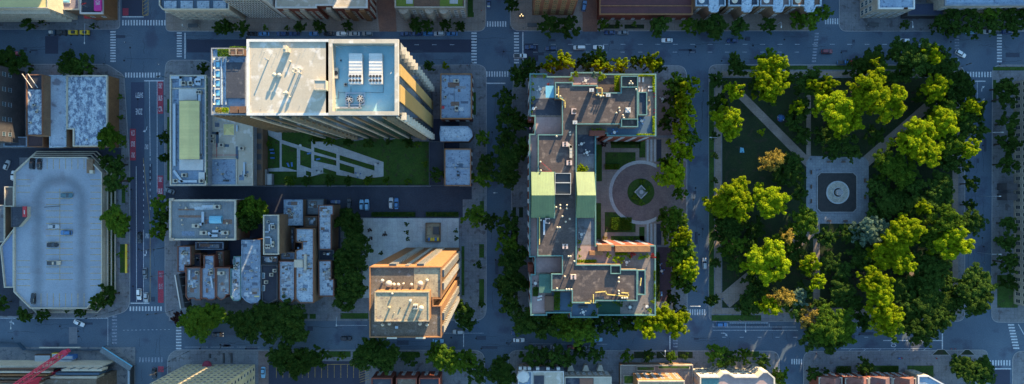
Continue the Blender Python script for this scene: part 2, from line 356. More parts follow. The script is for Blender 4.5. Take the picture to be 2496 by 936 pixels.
# ---------------------------------------------------------------- road markings
def stripes(x0, y0, x1, y1, n, vertical_band, m=LINE, skew=0, duty=.5):
    b = MB()
    for i in range(n):
        if vertical_band:
            h_ = (y1 - y0) / n; ya = y0 + i * h_; sk = skew * (1 - i / n)
            b.sheet(poly([(x0 + sk, ya), (x1 + sk, ya), (x1 + sk, ya + h_ * duty), (x0 + sk, ya + h_ * duty)]), .012)
        else:
            w_ = (x1 - x0) / n; xa = x0 + i * w_
            b.sheet(poly(rect(xa, y0, xa + w_ * duty, y1)), .012)
    return struct('crosswalk', b, m)
for a in ((298, 49, 414, 62, 17, False), (269, 76, 282, 154, 12, True), (431, 79, 443, 142, 10, True), (305, 177, 394, 189, 13, False),
          (316, 747, 398, 758, 11, False), (429, 789, 442, 855, 9, True), (1149, 79, 1162, 158, 11, True), (1253, 79, 1265, 158, 11, True),
          (1187, 52, 1237, 65, 8, False), (1185, 174, 1242, 187, 9, False), (2011, 45, 2046, 59, 6, False), (2430, 84, 2442, 155, 10, True),
          (2350, 175, 2420, 188, 10, False), (2412, 878, 2466, 891, 8, False), (1675, 754, 1722, 768, 8, False), (1929, 875, 1958, 888, 5, False)): stripes(*a)
stripes(273, 770, 285, 842, 9, True, LINEF); stripes(339, 871, 400, 883, 8, False, LINEF)
stripes(1978, 80, 1988, 155, 10, True, LINEF, 8); stripes(2327, 88, 2338, 152, 9, True, LINEF); stripes(2471, 790, 2486, 854, 9, True, LINE, -14); stripes(1641, 814, 1652, 850, 5, True, LINEF)
mk = MB()
def mline(x0, y0, x1, y1, wpx=1.0, z=.010, mb=None):
    a = P(x0, y0); b = P(x1, y1); t = (b - a).normalized(); n_ = Vector((-t.y, t.x, 0)) * (wpx / PXM / 2)
    (mb or mk).sheet([(a + n_).to_tuple()[:2], (a - n_).to_tuple()[:2], (b - n_).to_tuple()[:2], (b + n_).to_tuple()[:2]], z)
def dash(x0, y0, x1, y1, n, wpx=1.0, duty=.45, mb=None):
    for i in range(n):
        t0, t1 = i / n, (i + duty) / n
        mline(x0 + (x1 - x0) * t0, y0 + (y1 - y0) * t0, x0 + (x1 - x0) * t1, y0 + (y1 - y0) * t1, wpx, .010, mb)
mline(352, 197, 399, 197, 2.6); mline(451, 80, 451, 143, 2.6); mline(298, 41, 350, 41, 2.6); mline(318, 739, 364, 739, 2.6)
mline(364, 198, 366, 380, 1.2); mline(383, 198, 383, 470, 1.2); mline(332, 405, 333, 736, 1.2); mline(350, 560, 350, 736, 1.2)
dash(350, 400, 350, 555, 11, 1.3, .35); dash(366, 385, 366, 520, 9, 1.3, .4)
mline(1274.5, 78, 1274.5, 157, 2.6); mline(1185, 203, 1232, 203, 2.8); mline(2297, 813, 2297, 851, 2.8); mline(2153, 830, 2297, 830, 1.8)
mline(2371, 198, 2402, 198, 2.4); mline(2382, 200, 2382, 240, 1.0); mline(2410, 899, 2465, 899, 2.6); mline(1633, 818, 1633, 852, 2.4); mline(1130, 813, 1130, 846, 1.6)
mline(2482, 790, 2496, 815, 2); mline(263, 772, 263, 842, 1.0); mline(0, 776, 262, 776, 1.0)
dash(880, 109, 1140, 109, 6, .9, .25); dash(1300, 108, 2320, 108, 24, .9, .28); dash(1300, 127, 1980, 127, 16, .8, .25)
mline(1738, 797, 1940, 797, .9); mline(1738, 805, 1945, 805, .9); mline(2050, 850, 2270, 850, .9); mline(2050, 856, 2260, 856, .7)
for x in range(2068, 2250, 36): mline(x, 856, x + 8, 850, .9)
mline(2085, 787, 2090, 800, .8); mline(2090, 797, 2150, 801, .8); mline(820, 793, 895, 793, .8); mline(900, 812, 1180, 812, .5); mline(1290, 838, 1480, 839, .6)
dash(450, 846, 640, 846, 3, .6, .9); dash(1760, 822, 2150, 822, 9, .9, .22); dash(300, 805, 420, 803, 12, .8, .4)
mline(1738, 789, 1738, 797, 1); mline(1773, 789, 1773, 797, 1); mline(1875, 789, 1875, 797, 1)
for x in range(205, 262, 12): mline(x, 760 + 9, x + 9, 777, .9)
# turn arrows
def arrow(x, y, ang, s=1.0):
    c, sn = math.cos(ang), math.sin(ang)
    def T(u, v): return (x + (u * c - v * sn) * s, y + (u * sn + v * c) * s)
    for a, b, wd in (((0, 8), (0, 0), 1.6), ((0, 0), (3, -4), 1.6)): mline(*T(*a), *T(*b), wd)
    mk.sheet(poly([T(1, -6), T(8, -7), T(5, -1)]), .010)
arrow(357, 316, R(190)); arrow(357, 617, R(170), .9); arrow(29, 785, R(90), .8); arrow(1766, 812, R(90)); arrow(2393, 216, 0, .9); arrow(2395, 245, 0, .7)
struct('road_marking', mk, LINE)
yl = MB()
mline(348, -40, 348, 36, 1.2, mb=yl); mline(361, -40, 361, 36, 1.2, mb=yl); [mline(348, y + 9, 361, y, 1.0, mb=yl) for y in range(-40, 34, 9)]; mline(348, 37, 361, 37, 1.4, mb=yl)
mline(349, 385, 366, 540, .9, mb=yl); mline(366, 540, 366, 735, .9, mb=yl); mline(274, 740, 283, 740, 1.4, mb=yl); mline(278, 742, 278, 766, 5, mb=yl)
struct('road_marking', yl, YLINE)
for x0, y0, x1, y1 in ((384, 198, 398, 277), (316.5, 314, 331, 391), (384, 428, 398, 487), (385, 660, 399, 738), (299, 20, 313, 38), (385, 893, 399, 907)):
    road_patch(rect(x0, y0, x1, y1), REDLANE, .008)
def lettering(s, x, y, wpx, hpx, rot=0, m=LINE, z=.016, name='road_lettering', parent=None, mtx=None):
    cu = bpy.data.curves.new(name, 'FONT'); cu.body = s; cu.align_x = 'CENTER'; cu.align_y = 'CENTER'; cu.size = 1; cu.offset = .012
    tmp = bpy.data.objects.new(name, cu); COL.objects.link(tmp)
    bpy.context.view_layer.update()
    me = bpy.data.meshes.new_from_object(tmp.evaluated_get(bpy.context.evaluated_depsgraph_get()))
    bpy.data.objects.remove(tmp)
    me.materials.clear(); me.materials.append(m)
    xs = [v.co.x for v in me.vertices]; ys = [v.co.y for v in me.vertices]
    cx, cy = (max(xs) + min(xs)) / 2, (max(ys) + min(ys)) / 2; sx, sy = max(xs) - min(xs), max(ys) - min(ys)
    for v in me.vertices: v.co.x = (v.co.x - cx) / sx * wpx / PXM; v.co.y = (v.co.y - cy) / sy * hpx / PXM
    o = bpy.data.objects.new(name, me); COL.objects.link(o)
    if mtx is None:
        o.location = P(x, y); o.location.z = z; o.rotation_euler.z = rot; o['kind'] = 'structure'
    else:
        o.parent = parent; o.matrix_local = mtx
    return o
PI = math.pi
for s, y in (('ONLY', 209), ('BUS', 239), ('CTA', 266)): lettering(s, 391, y, 9, 13)
for s, y in (('CTA', 324), ('BUS', 351), ('ONLY', 378)): lettering(s, 324, y, 9, 13, PI)
lettering('ONLY', 391, 437, 9, 13); lettering('BUS', 391, 466, 9, 13)
lettering('ONLY', 392, 670, 9, 12, m=LINEF); lettering('BUS', 392, 698, 9, 13, m=LINEF)
lettering('SAFETY', 339, 232, 19, 13, PI); lettering('ZONE', 339, 272, 16, 15, PI)
lettering('ONLY', 357, 358, 9, 12, PI); lettering('ONLY', 358, 575, 9, 12, PI)
lettering('ONLY', 2178, 831, 30, 13, R(90))

# worn details of the asphalt: covers, tar seams, patched strips
rr = random.Random(3); tar = MB(); pat = MB(); man = MB()
def wig(x0, y0, x1, y1, n=5, wpx=.5):
    px, py = x0, y0
    for i in range(1, n + 1):
        t = i / n; qx = x0 + (x1 - x0) * t + rr.uniform(-2, 2); qy = y0 + (y1 - y0) * t + rr.uniform(-2, 2); mline(px, py, qx, qy, wpx, .0068, tar); px, py = qx, qy
for (xa, ya, xb, yb_) in ((0, 84, 2496, 152), (430, 790, 2340, 846), (0, 780, 430, 842)):
    n_ = int((xb - xa) / 42)
    for i in range(n_):
        x = rr.uniform(xa, xb); y = rr.uniform(ya, yb_)
        if rr.random() < .5: wig(x, y, x + rr.uniform(-8, 8), y + rr.uniform(10, 30))
        else: wig(x, y, x + rr.uniform(30, 90), y + rr.uniform(-3, 3), 7)
        if rr.random() < .35: p_ = P(x, y + 6); man.cyl(p_.x, p_.y, .0045, .42, .004, 12)
        if rr.random() < .22: w_, h_ = rr.uniform(6, 40), rr.uniform(4, 11); pat.sheet(poly(rect(x, y, x + w_, y + h_)), .0060)
for (xa, ya, xb, yb_) in ((318, 200, 398, 735), (298, 0, 392, 190), (1190, 200, 1240, 760), (1680, 170, 1722, 750), (2356, 200, 2410, 760), (318, 760, 398, 936)):
    for i in range(int((yb_ - ya) / 36)):
        x = rr.uniform(xa, xb); y = rr.uniform(ya, yb_); wig(x, y, x + rr.uniform(-3, 3), min(yb_, y + rr.uniform(20, 70)), 6)
        if rr.random() < .4: p_ = P(x, y); man.cyl(p_.x, p_.y, .0045, .42, .004, 12)
        if rr.random() < .2: pat.sheet(poly(rect(x, y, x + rr.uniform(5, 10), y + rr.uniform(8, 40))), .0060)
struct('tar_seam', tar, mat('tar seam', (.018, .022, .034))); struct('road_patch', pat, mat('patched asphalt', (.036, .048, .072), (.048, .060, .088), .3)); struct('manhole_cover', man, mat('manhole iron', (.02, .022, .026)))
# ---------------------------------------------------------------- buildings
DIRS = {'N': (0, 1), 'S': (0, -1), 'E': (1, 0), 'W': (-1, 0)}
_win = {}
def win_mesh(ww, wh, fm, gm, style='plain'):
    k = (round(ww, 2), round(wh, 2), fm.name, gm.name, style)
    if k in _win: return _win[k]
    b = MB(); t = .10   # local: x along wall, y outward, z up from sill
    b.add([(-ww / 2, .03, 0), (ww / 2, .03, 0), (ww / 2, .03, wh), (-ww / 2, .03, wh)], [(0, 1, 2, 3)], 1)
    b.box(0, .06, -.14, ww + .4, .22, .14, 0, 0); b.box(0, .05, wh, ww + .2, .14, .10, 0, 0)
    for sx in (-1, 1): b.box(sx * (ww / 2 + .03), .05, 0, t, .12, wh, 0, 0)
    if style == 'sash': b.box(0, .045, wh * .48, ww, .07, .07, 0, 0)
    if style == 'pair': b.box(0, .045, 0, .08, .07, wh, 0, 0)
    me = b.mesh('window', [fm, gm]); _win[k] = me; return me
def windows(root, q, specs, cnt):
    """q: world footprint CCW; windows of a facade become one object each, the largest seen first, up to 96 per building"""
    items = []
    for sp in specs:
        side, z0, z1, fh, spc, ww, wh, fm, gm, style = sp; dx, dy = DIRS[side]
        n = len(q); me = win_mesh(ww, wh, fm, gm, style)
        for i in range(n):
            a = Vector(q[i]); b = Vector(q[(i + 1) % n]); e = b - a; L = e.length
            if L < 2.2: continue
            e.normalize(); nx, ny = e.y, -e.x
            if nx * dx + ny * dy < .66: continue
            k = max(1, int((L - .8) / spc)); rows = max(1, int((z1 - z0) / fh))
            for r_ in range(rows):
                for c in range(k):
                    p_ = a + e * (L * (c + .5) / k); z = z0 + r_ * fh
                    items.append((z, p_.x, p_.y, math.atan2(-nx, ny), me))
    items.sort(key=lambda t: -t[0]); off = Vector(root['_w']); room = 96 - cnt
    for z, x, y, rz, me in items[:room]: link('window', me, root, (x - off.x, y - off.y, z - off.z), rz)
    rest = items[max(0, room):]
    if rest:
        vs = []; fs = []; mi = []; mats = []
        for z, x, y, rz, me in rest:
            o_ = len(vs); M_ = Matrix.Translation((x - off.x, y - off.y, z)) @ Matrix.Rotation(rz, 4, 'Z')
            vs += [tuple(M_ @ v.co) for v in me.vertices]
            ks = []
            for m in me.materials:
                if m not in mats: mats.append(m)
                ks.append(mats.index(m))
            for p_ in me.polygons: fs.append([o_ + i for i in p_.vertices]); mi.append(ks[p_.material_index])
        me = bpy.data.meshes.new('windows'); me.from_pydata(vs, [], fs)
        for m in mats: me.materials.append(m)
        me.polygons.foreach_set('material_index', mi)
        o = link('windows', me, root); o['kind'] = 'stuff'
    return cnt + min(len(items), max(room, 0))
def mass(root, pts, h, wall, roof, par=None, z0=0.0, win=None, h_pts=None, rname='roof', drop=0.0):
    q = poly(pts, h if h_pts is None else h_pts)
    b = MB(); b.prism(q, z0, h, 0, top=False); b.build('wall', wall, root)
    rz = h - drop
    if par:
        ph, pw, pm = par; qi = inset(q, pw)
        b = MB(); b.sheet(qi, rz); b.build(rname, roof, root)
        b = MB(); qo = inset(q, -.08); b.ring(qo, qi, min(rz, h - .25), h + ph); b.build('parapet', pm, root)
    else:
        b = MB(); b.sheet(q, rz); b.build(rname, roof, root)
    if win: root['_n'] = windows(root, q, win, root.get('_n', 0))
    return q
def building(name, label, pts, h, wall, roof, par=(.7, .35, None), win=None, cat='building', group=None, drop=0.0):
    q = poly(pts, h); cx = sum(p_[0] for p_ in q) / len(q); cy = sum(p_[1] for p_ in q) / len(q)
    root = thing(name, label, cat, (cx, cy, 0), 0, group); root['_h'] = h
    if par and par[2] is None: par = (par[0], par[1], CONCP)
    mass(root, pts, h, wall, roof, par, 0, win, drop=drop); return root
# roof plant: parts of the building that carries it; positions in photo pixels at height z
def ac(root, x, y, z, sx=1.8, sy=1.2, sz=1.1, fans=1, rot=0, m=None):
    p_ = P(x, y, z); b = MB(); b.box(p_.x, p_.y, z, sx, sy, .15, rot, 1); b.box(p_.x, p_.y, z + .15, sx - .06, sy - .06, sz, rot, 0)
    o = b.build('air_conditioner', [m or UNIT, DMET], root)
    f = MB(); c, s = math.cos(rot), math.sin(rot)
    for i in range(fans):
        u = (i - (fans - 1) / 2) * (sx / fans) if fans > 1 else sx * .12
        fx, fy = p_.x + u * c, p_.y + u * s; rr = min(sy * .36, sx / fans * .42)
        f.cyl(fx, fy, z + sz + .14, rr, .10, 12, 0)
    g_ = f.build('fan', [BLACK], root); g_.parent = o
    return o
def vent(root, x, y, z, r=.35, h=.9, m=None, cap=True):
    p_ = P(x, y, z); b = MB(); b.cyl(p_.x, p_.y, z, r * .7, h, 10)
    if cap: b.cyl(p_.x, p_.y, z + h, r * 1.25, .22, 12, 0, r * .9); b.dome(p_.x, p_.y, z + h + .22, r * .9, r * .5, 10)
    return b.build('vent', m or UNIT, root)
def duct(root, pts, z, wd=.6, ht=.5, m=None, up=.3):
    b = MB(); w_ = [P(x, y, z) for x, y in pts]
    for a, c in zip(w_, w_[1:]):
        e = (c - a); L = e.length; mid = (a + c) / 2; b.box(mid.x, mid.y, z + up, L + wd * .98, wd, ht, math.atan2(e.y, e.x))
        k = int(L / 1.8)
        for i in range(1, k + 1):
            q_ = a + e * (i / (k + 1)); b.box(q_.x, q_.y, z, .12, wd * 1.12, ht + up + .05, math.atan2(e.y, e.x))
    return b.build('duct', m or METAL, root)
def rail(root, pts, z, h=1.0, m=None, name='railing'):
    b = MB(); w_ = [P(x, y, z) for x, y in pts]
    for a, c in zip(w_, w_[1:]):
        for k in (.5, 1): b.bar(a + Vector((0, 0, h * k)), c + Vector((0, 0, h * k)), .07)
        n_ = max(1, int((c - a).length / 1.6))
        for i in range(n_ + 1):
            q_ = a + (c - a) * i / n_; b.bar(q_, q_ + Vector((0, 0, h)), .07)
    return b.build(name, m or METAL, root)
def pbox(root, name, x0, y0, x1, y1, z, hgt, m, z0=None):
    b = MB(); b.prism(poly(rect(x0, y0, x1, y1), z + hgt if z0 is None else z), z if z0 is None else z0, z + hgt); return b.build(name, m, root)
def skylight(root, x0, y0, x1, y1, z, m=None, hh=.5):
    q = poly(rect(x0, y0, x1, y1), z); b = MB(); b.prism(q, z, z + .3, 0, top=False); qi = inset(q, .12); b.ring(q, qi, z + .3, z + .36, 0)
    cx = sum(a[0] for a in q) / 4; cy = sum(a[1] for a in q) / 4
    for i in range(4): b.add([(*qi[i], z + .33), (*qi[(i + 1) % 4], z + .33), (cx, cy, z + .33 + hh)], [(0, 1, 2)], 1)
    return b.build('skylight', [WHITEP, m or GLASSB], root)
def chimney(root, x, y, z, sx=.9, sy=.6, h=1.5, m=None):
    p_ = P(x, y, z); b = MB(); b.box(p_.x, p_.y, z, sx, sy, h, 0, 0); b.box(p_.x, p_.y, z + h, sx + .15, sy + .15, .15, 0, 1); b.cyl(p_.x, p_.y, z + h + .15, .16, .25, 8, 2)
    return b.build('chimney', [m or BRICK, CONCP, BLACK], root)
def scatter(root, x0, y0, x1, y1, z, n, seed=0, small=True):
    r_ = random.Random(seed)
    for i in range(n):
        x = r_.uniform(x0, x1); y = r_.uniform(y0, y1); k = r_.random()
        if k < .45: vent(root, x, y, z, r_.uniform(.12, .3), r_.uniform(.3, .8))
        elif k < .7: ac(root, x, y, z, r_.uniform(.8, 1.4), .8, .8, 1, r_.choice([0, PI / 2]))
        elif k < .85: pbox(root, 'hatch', x, y, x + 6, y + 5, z, .4, METAL)
        else: vent(root, x, y, z, .15, 1.2, DMET, False)
W = WHITEP
def wspec(side, z0, z1, fh=3.3, spc=3.0, ww=1.2, wh=1.7, fm=None, gm=None, style='sash'): return (side, z0, z1, fh, spc, ww, wh, fm or W, gm or GLASS, style)

BRONZE = mat('bronze facade strip', (.26, .18, .10), (.21, .15, .09))
# --- the white roofed tower
TH = 85.0
tw = building('apartment_tower', 'tall apartment tower with a white membrane roof and tan and glass side walls', rect(603, 97, 972, 281), TH, GREYW, WHITE, (.5, .7, WHITEP), cat='tower', drop=.0)
for c in list(tw.children):
    if c.name.startswith('roof'): bpy.data.objects.remove(c)
b = MB(); b.sheet(inset(poly(rect(603, 97, 799, 281), TH), .6), TH + .05); b.build('roof', WHITE, tw)
TEALD = mat('smooth teal roof coating', (.26, .46, .52), (.22, .40, .46), .15, .7, 5, c3=(.30, .44, .48), fine=.04)
q = poly(rect(802, 97, 972, 281), TH); b = MB(); b.sheet(inset(q, .5), TH - 3.2); b.build('mechanical_deck', TEALD, tw)
b = MB(); b.ring(q, inset(q, 1.2), TH - 3.4, TH + .55); b.build('screen_wall', WHITE, tw)
# east facade: panels, glass bands and fins
ex = P(972, 0, TH).x; ox, oy, _ = tw['_w']
def yb(y): return P(0, y, TH).y
fin = MB()
for y0, y1, kind in ((97, 113, 'p'), (113, 136, 'g'), (136, 160, 'p'), (160, 186, 'w'), (186, 208, 't'), (208, 220, 'g'), (220, 248, 't'), (248, 281, 'g')): pass
def east_panel(y0, y1, z0, z1, m, name, dx=.15):
    b = MB(); b.prism([(ex + .01, yb(y1)), (ex + dx, yb(y1)), (ex + dx, yb(y0)), (ex + .01, yb(y0))], z0, z1); return b.build(name, m, tw)
east_panel(155, 184, 2, TH - .6, TANP, 'cladding_panel', .45); east_panel(205, 247, 2, TH - .6, TANP, 'cladding_panel', .45)
gl = wallgrid('curtain wall glass', (.05, .075, .09), (.035, .05, .07), 1.5, 3.1, .35, 0, .16, .12)
for y0, y1 in ((118, 154.5), (184.5, 204.5), (247.5, 277)): east_panel(y0, y1, 2, TH - .8, gl, 'curtain_wall', .2)
for y in (116, 279):
    nfl = 13
    for k in range(nfl):
        z = 5 + k * 6.2; b = MB(); b.box(ex + .7, yb(y), z, 1.5, 2.3, .9); b.build('balcony', CREAMW, tw)
for k in range(3): pbox_ = None
# south facade: cream bands and glass
sy_ = P(0, 281, TH).y; xa, xb = P(603, 0, TH).x, P(972, 0, TH).x
b = MB(); b.prism([(xa + .5, sy_ - .2), (xb - .5, sy_ - .2), (xb - .5, sy_ - .01), (xa + .5, sy_ - .01)], 3, TH - 1); b.build('curtain_wall', gl, tw)
for i in range(11):
    x = xa + .7 + i * (xb - xa - 1.4) / 10; b = MB(); b.box(x, sy_ - .35, 3, .45 if i % 2 else .5, .4, TH - 4); b.build('pilaster', BRONZE if i % 2 else CREAMW, tw)
for k in range(26):
    z = 4.5 + k * 3.1
    b = MB(); b.box(xb - 3.0, sy_ - .7, z, 2.4, 1.2, .3); b.build('balcony', BRONZE, tw) if k % 2 else None
    b = MB(); b.box(xa + (xb - xa) * .3, sy_ - .7, z, 2.6, 1.2, .3); b.build('balcony', BRONZE, tw) if k % 2 else None
# roof furniture
RZ = TH + .05
for x, y in ((612, 105), (646, 106), (690, 106), (750, 106), (645, 127), (662, 131), (675, 130), (732, 130), (774, 118), (620, 131), (612, 250), (636, 265), (645, 277), (664, 257), (705, 277), (731, 258), (774, 277), (785, 262)):
    b = MB(); p_ = P(x, y, RZ); b.bar(p_, p_ + Vector((0, 0, 1.1)), .10, 0, 6); b.build('roof_anchor', METAL, tw)
b = MB(); p_ = P(654, 147, RZ); b.cyl(p_.x, p_.y, RZ, .22, 2.6, 8); b.build('mast', METAL, tw)
for x, y, r_, h_ in ((672, 184, .55, 1.3), (684, 185, .55, 1.3), (709, 151, .3, .8), (709, 237, .3, .8), (701, 228, .5, 1.5), (697, 229, .3, 1.8)): vent(tw, x, y, RZ, r_, h_)
for x, y in ((722, 170), (734, 170), (734, 180), (720, 178)): vent(tw, x, y, RZ, .28, 2.4)
b = MB(); p_ = P(700, 122, RZ); b.box(p_.x, p_.y, RZ, 1.0, 2.0, 2.2); b.box(p_.x + .7, p_.y - .3, RZ, .6, 1.2, 1.6); b.box(p_.x, p_.y, RZ + 2.2, .6, .6, .7); b.build('exhaust_stack', UNIT, tw)
b = MB(); p_ = P(780, 207, RZ + 2.8); b.box(p_.x, p_.y, RZ, 3.7, 2.9, 2.8); b.ring(poly(rect(765.5, 195.5, 795, 219), RZ + 2.8), inset(poly(rect(765.5, 195.5, 795, 219), RZ + 2.8), .2), RZ + 2.8, RZ + 3.0); b.build('stair_head', WHITE, tw)
MD = TH - 3.2
for xc in (867, 916):
    q = P(xc, 163, MD + 2.2); b = MB(); b.box(q.x, q.y + 1.0, MD + .3, 4.1, 6.0, 2.2); b.box(q.x, q.y - 3.7, MD + .3, 4.1, 3.2, 2.5)
    for i in range(7): b.box(q.x, q.y - 1.9 + i, MD + 2.5, 4.0, .12, .07)
    o = b.build('chiller', WHITEP, tw); f = MB()
    for i in range(4):
        for j in range(2): f.cyl(q.x - 1.5 + i, q.y - 3.05 - j * 1.35, MD + 2.8, .43, .12, 12)
    f.build('fan', BLACK, tw).parent = o
ac(tw, 820, 180, MD, 1.7, 3.4, 1.3, 1); ac(tw, 843, 207, MD, 1, 1, .6, 1); vent(tw, 813, 218, MD, .5, .6); vent(tw, 832, 148, MD, .25, .5, DMET)
for xc in (851, 878):
    q = P(xc, 241, MD + 1.5); b = MB(); b.cyl(q.x, q.y, MD + .3, 1.25, 1.3, 20); o = b.build('cooling_fan', METAL, tw)
    f = MB(); f.cyl(q.x, q.y, MD + 1.6, 1.1, .05, 20, 0); f.build('fan', DMET, tw).parent = o
    f = MB()
    for i in range(7): a = i * 2 * PI / 7; f.bar((q.x, q.y, MD + 1.72), (q.x + 1.05 * math.cos(a), q.y + 1.05 * math.sin(a), MD + 1.72), .14, 0, 4)
    f.build('fan_blade', WHITEP, tw).parent = o
q = P(864, 241, MD); b = MB(); b.ring(poly(rect(843, 226, 890, 257), MD), inset(poly(rect(843, 226, 890, 257), MD), .35), MD, MD + .5); b.build('plant_frame', METAL, tw)
duct(tw, [(806, 263), (880, 263)], MD, .5, .5, WHITEP); duct(tw, [(852, 252), (852, 262)], MD, .4, .5, WHITEP); duct(tw, [(878, 252), (878, 262)], MD, .4, .5, WHITEP)
duct(tw, [(826, 226), (935, 226), (935, 195)], MD, .09, .09, DMET); duct(tw, [(812, 240), (826, 240), (826, 222)], MD, .09, .09, DMET); duct(tw, [(856, 212), (856, 226)], MD, .09, .09, DMET)
for x, y, x2, y2 in ((818, 112, 834, 120), (886, 112, 905, 118), (918, 112, 930, 113), (963, 115, 972, 123), (952, 180, 962, 162), (963, 215, 966, 235)):
    b = MB(); b.bar(P(x, y, TH + .3), P(x2, y2, MD + 1), .18, 0, 6); b.build('brace', METAL, tw)
# podium wing left of the tower
pw = building('apartment_wing', 'slightly lower wing with planters and pergolas against the left side of the white roofed tower', rect(517, 118, 601, 280), 64, DARKW, BLUER, (.6, .3, GREYW), cat='building')
q = P(575, 196, 64.4); b = MB(); b.box(q.x, q.y, 64, 6.4, 12.2, .9); b.build('dark_roof', NAVR, pw)
for i in range(5):
    y = 146 + i * 23
    pbox(pw, 'roof_beam', 526, y, 534, y + 3, 64, .8, WHITEP); pbox(pw, 'glass_panel', 527, y + 5, 535, y + 18, 64, .5, WATERB)
for x in (522, 538, 549): pbox(pw, 'roof_beam', x, 141, x + 3, 255, 64, .6, SILV)
for x, y in ((562, 119), (580, 119)): pbox(pw, 'pergola', x, y, x + 16, y + 16, 64, 2.0, WOODB); rail(pw, [(x, y), (x + 16, y), (x + 16, y + 16), (x, y + 16), (x, y)], 65.1, 1.1, CREAMW, 'pergola_frame')
for x in (560, 582): pbox(pw, 'pergola', x, 259, x + 19, 275, 64, 1.2, WOODB)
for y in range(143, 262, 22): b = MB(); q = P(521, y, 65); b.box(q.x, q.y, 64.6, .35, .35, .35); b.build('wall_lamp', WARM, pw)
s_ = poly(rect(517, 118, 601, 280), 64); yy = min(a[1] for a in s_); x0 = min(a[0] for a in s_); x1 = max(a[0] for a in s_)
for i in range(7): b = MB(); b.box(x0 + .4 + i * (x1 - x0 - .8) / 6, yy - .2, 3, .35, .5, 60); b.build('pilaster', BRONZE, pw)

# --- buildings between the bus street and the garden
b1 = building('office_building', 'long pale building with a cream ridged roof beside the red bus lane', rect(417, 184, 504, 452), 15, GREYW, BLUER, (.9, .45, CREAMW))
q = poly(rect(436, 245, 483, 388), 18); cx = (q[0][0] + q[1][0]) / 2; xs = sorted({round(a[0], 3) for a in q}); ys = sorted({round(a[1], 3) for a in q})
b = MB(); b.prism(q, 15, 17.3, top=False); b.build('clerestory', GREYW, b1)
b = MB(); m_ = sum(xs) / 2; b.add([(xs[0] - .2, ys[0], 17.3), (m_, ys[0], 17.9), (m_, ys[1], 17.9), (xs[0] - .2, ys[1], 17.3)], [(0, 1, 2, 3)]); b.add([(m_, ys[0], 17.9), (xs[1] + .2, ys[0], 17.3), (xs[1] + .2, ys[1], 17.3), (m_, ys[1], 17.9)], [(0, 1, 2, 3)])
b.build('ridged_roof', CREAM, b1)
pbox(b1, 'white_deck', 436, 217, 480, 244, 15, .5, WHITEP); pbox(b1, 'white_deck', 437, 389, 495, 415, 15, .5, WHITEP)
for a in ([(423, 190), (443, 190), (443, 208)], [(468, 192), (468, 208), (480, 208), (480, 190), (498, 190)], [(489, 232), (489, 300)], [(492, 300), (492, 378), (486, 382)], [(428, 256), (428, 402)], [(428, 418), (446, 442)], [(430, 442), (480, 442)]): duct(b1, a, 15, 1.0, .8)
for x, y, f in ((450, 204, 1), (467, 204, 1), (488, 226, 2), (452, 427, 1), (431, 441, 1), (494, 441, 1)): ac(b1, x, y, 15, 2.0, 1.7, 1.4, f)
ac(b1, 486, 200, 15, 2.2, 3.2, 1.1, 2, 0, METAL); pbox(b1, 'side_beam', 417, 214, 500, 217, 15, .3, CREAMW); pbox(b1, 'side_beam', 484, 420, 502, 440, 15, .9, WHITEP)
for i in range(14): pbox(b1, 'green_gutter', 503, 190 + i * 18.5, 505, 205 + i * 18.5, 15, .5, TEALR)
rail(b1, [(424, 220), (424, 412)], 15, 1.0)
b2 = building('low_building', 'low pale roofed building with a small pyramid skylight under the tower wing', [(507, 280), (617, 280), (617, 452), (507, 452)], 10, GREYW, WHITE, (.6, .35, CREAMW))
skylight(b2, 545, 302, 572, 330, 10, CREAM, 1.4); pbox(b2, 'low_roof', 511, 388, 574, 450, 10, .12, BLUER); pbox(b2, 'roof_kerb', 510, 385, 576, 387.5, 10, .5, CREAMW); pbox(b2, 'roof_kerb', 575, 388, 577.5, 450, 10, .5, CREAMW)
for a in ([(513, 325), (530, 325), (530, 350)], [(530, 355), (555, 355)], [(578, 360), (578, 385)]): duct(b2, a, 10, 1.1, .2, STEELB, 0)
for x, y in ((517, 332), (518, 345), (541, 354), (590, 362)): ac(b2, x, y, 10, 2.4, 1.5, 1.2, 1)
duct(b2, [(597, 398), (597, 428)], 10, .7, .6); ac(b2, 600, 428, 10, 1.2, 1.2, 1, 1); duct(b2, [(512, 378), (580, 378)], 10, .12, .12, RED); duct(b2, [(529, 350), (529, 384)], 10, .12, .12, RED)
ac(b2, 552, 440, 10, 2.4, .8, .6, 1, 0, DMET); pbox(b2, 'vent_shaft', 576, 305, 579, 320, 10, .7, METAL); scatter(b2, 520, 395, 570, 430, 10, 5, 3)
ga = MB(); ga.prism(poly(rect(622, 312, 640, 452), 6), 0, 6); lw = thing('brick_wall_range', 'narrow dark brick range with arched recesses left of the lawn garden', 'building', P(631, 380)); ga.build('wall', BRICKT, lw)
for y in (325, 350, 375, 400): b = MB(); b.prism(poly(rect(625, y, 637, y + 14), 6.1), 5.8, 6.1); b.build('recess', DMET, lw)
# --- three brick houses right of the tower
h1 = building('brick_house', 'red brick corner house with a blue-grey roof and four air conditioners', rect(1074, 180, 1150, 290), 10, BRICK, BLUER, (.6, .4, BRICKO), win=[wspec('E', 1.2, 9, 3.1, 3.2), wspec('S', 1.2, 9, 3.1, 3.2)])
for x, y, a, b_ in ((1085, 195, 1, .9), (1112, 198, 2.3, 1.4), (1086, 237, 1, 1), (1113, 265, 1.5, 2.4)): ac(h1, x, y, 10, a, b_, 1.1, 1)
pbox(h1, 'red_hatch', 1077, 258, 1083, 265, 10, .5, RED); duct(h1, [(1095, 213), (1108, 213), (1108, 250)], 10, .08, .08, DMET); vent(h1, 1078, 213, 10, .2, .4)
h2 = building('brick_house', 'small blue roofed house with a rounded bay between two larger brick houses', [(1074, 308), (1140, 308), (1150, 318), (1152, 332), (1142, 344), (1074, 344), (1072, 325)], 9, BRICKB, SILV, (.4, .3, BLUER))
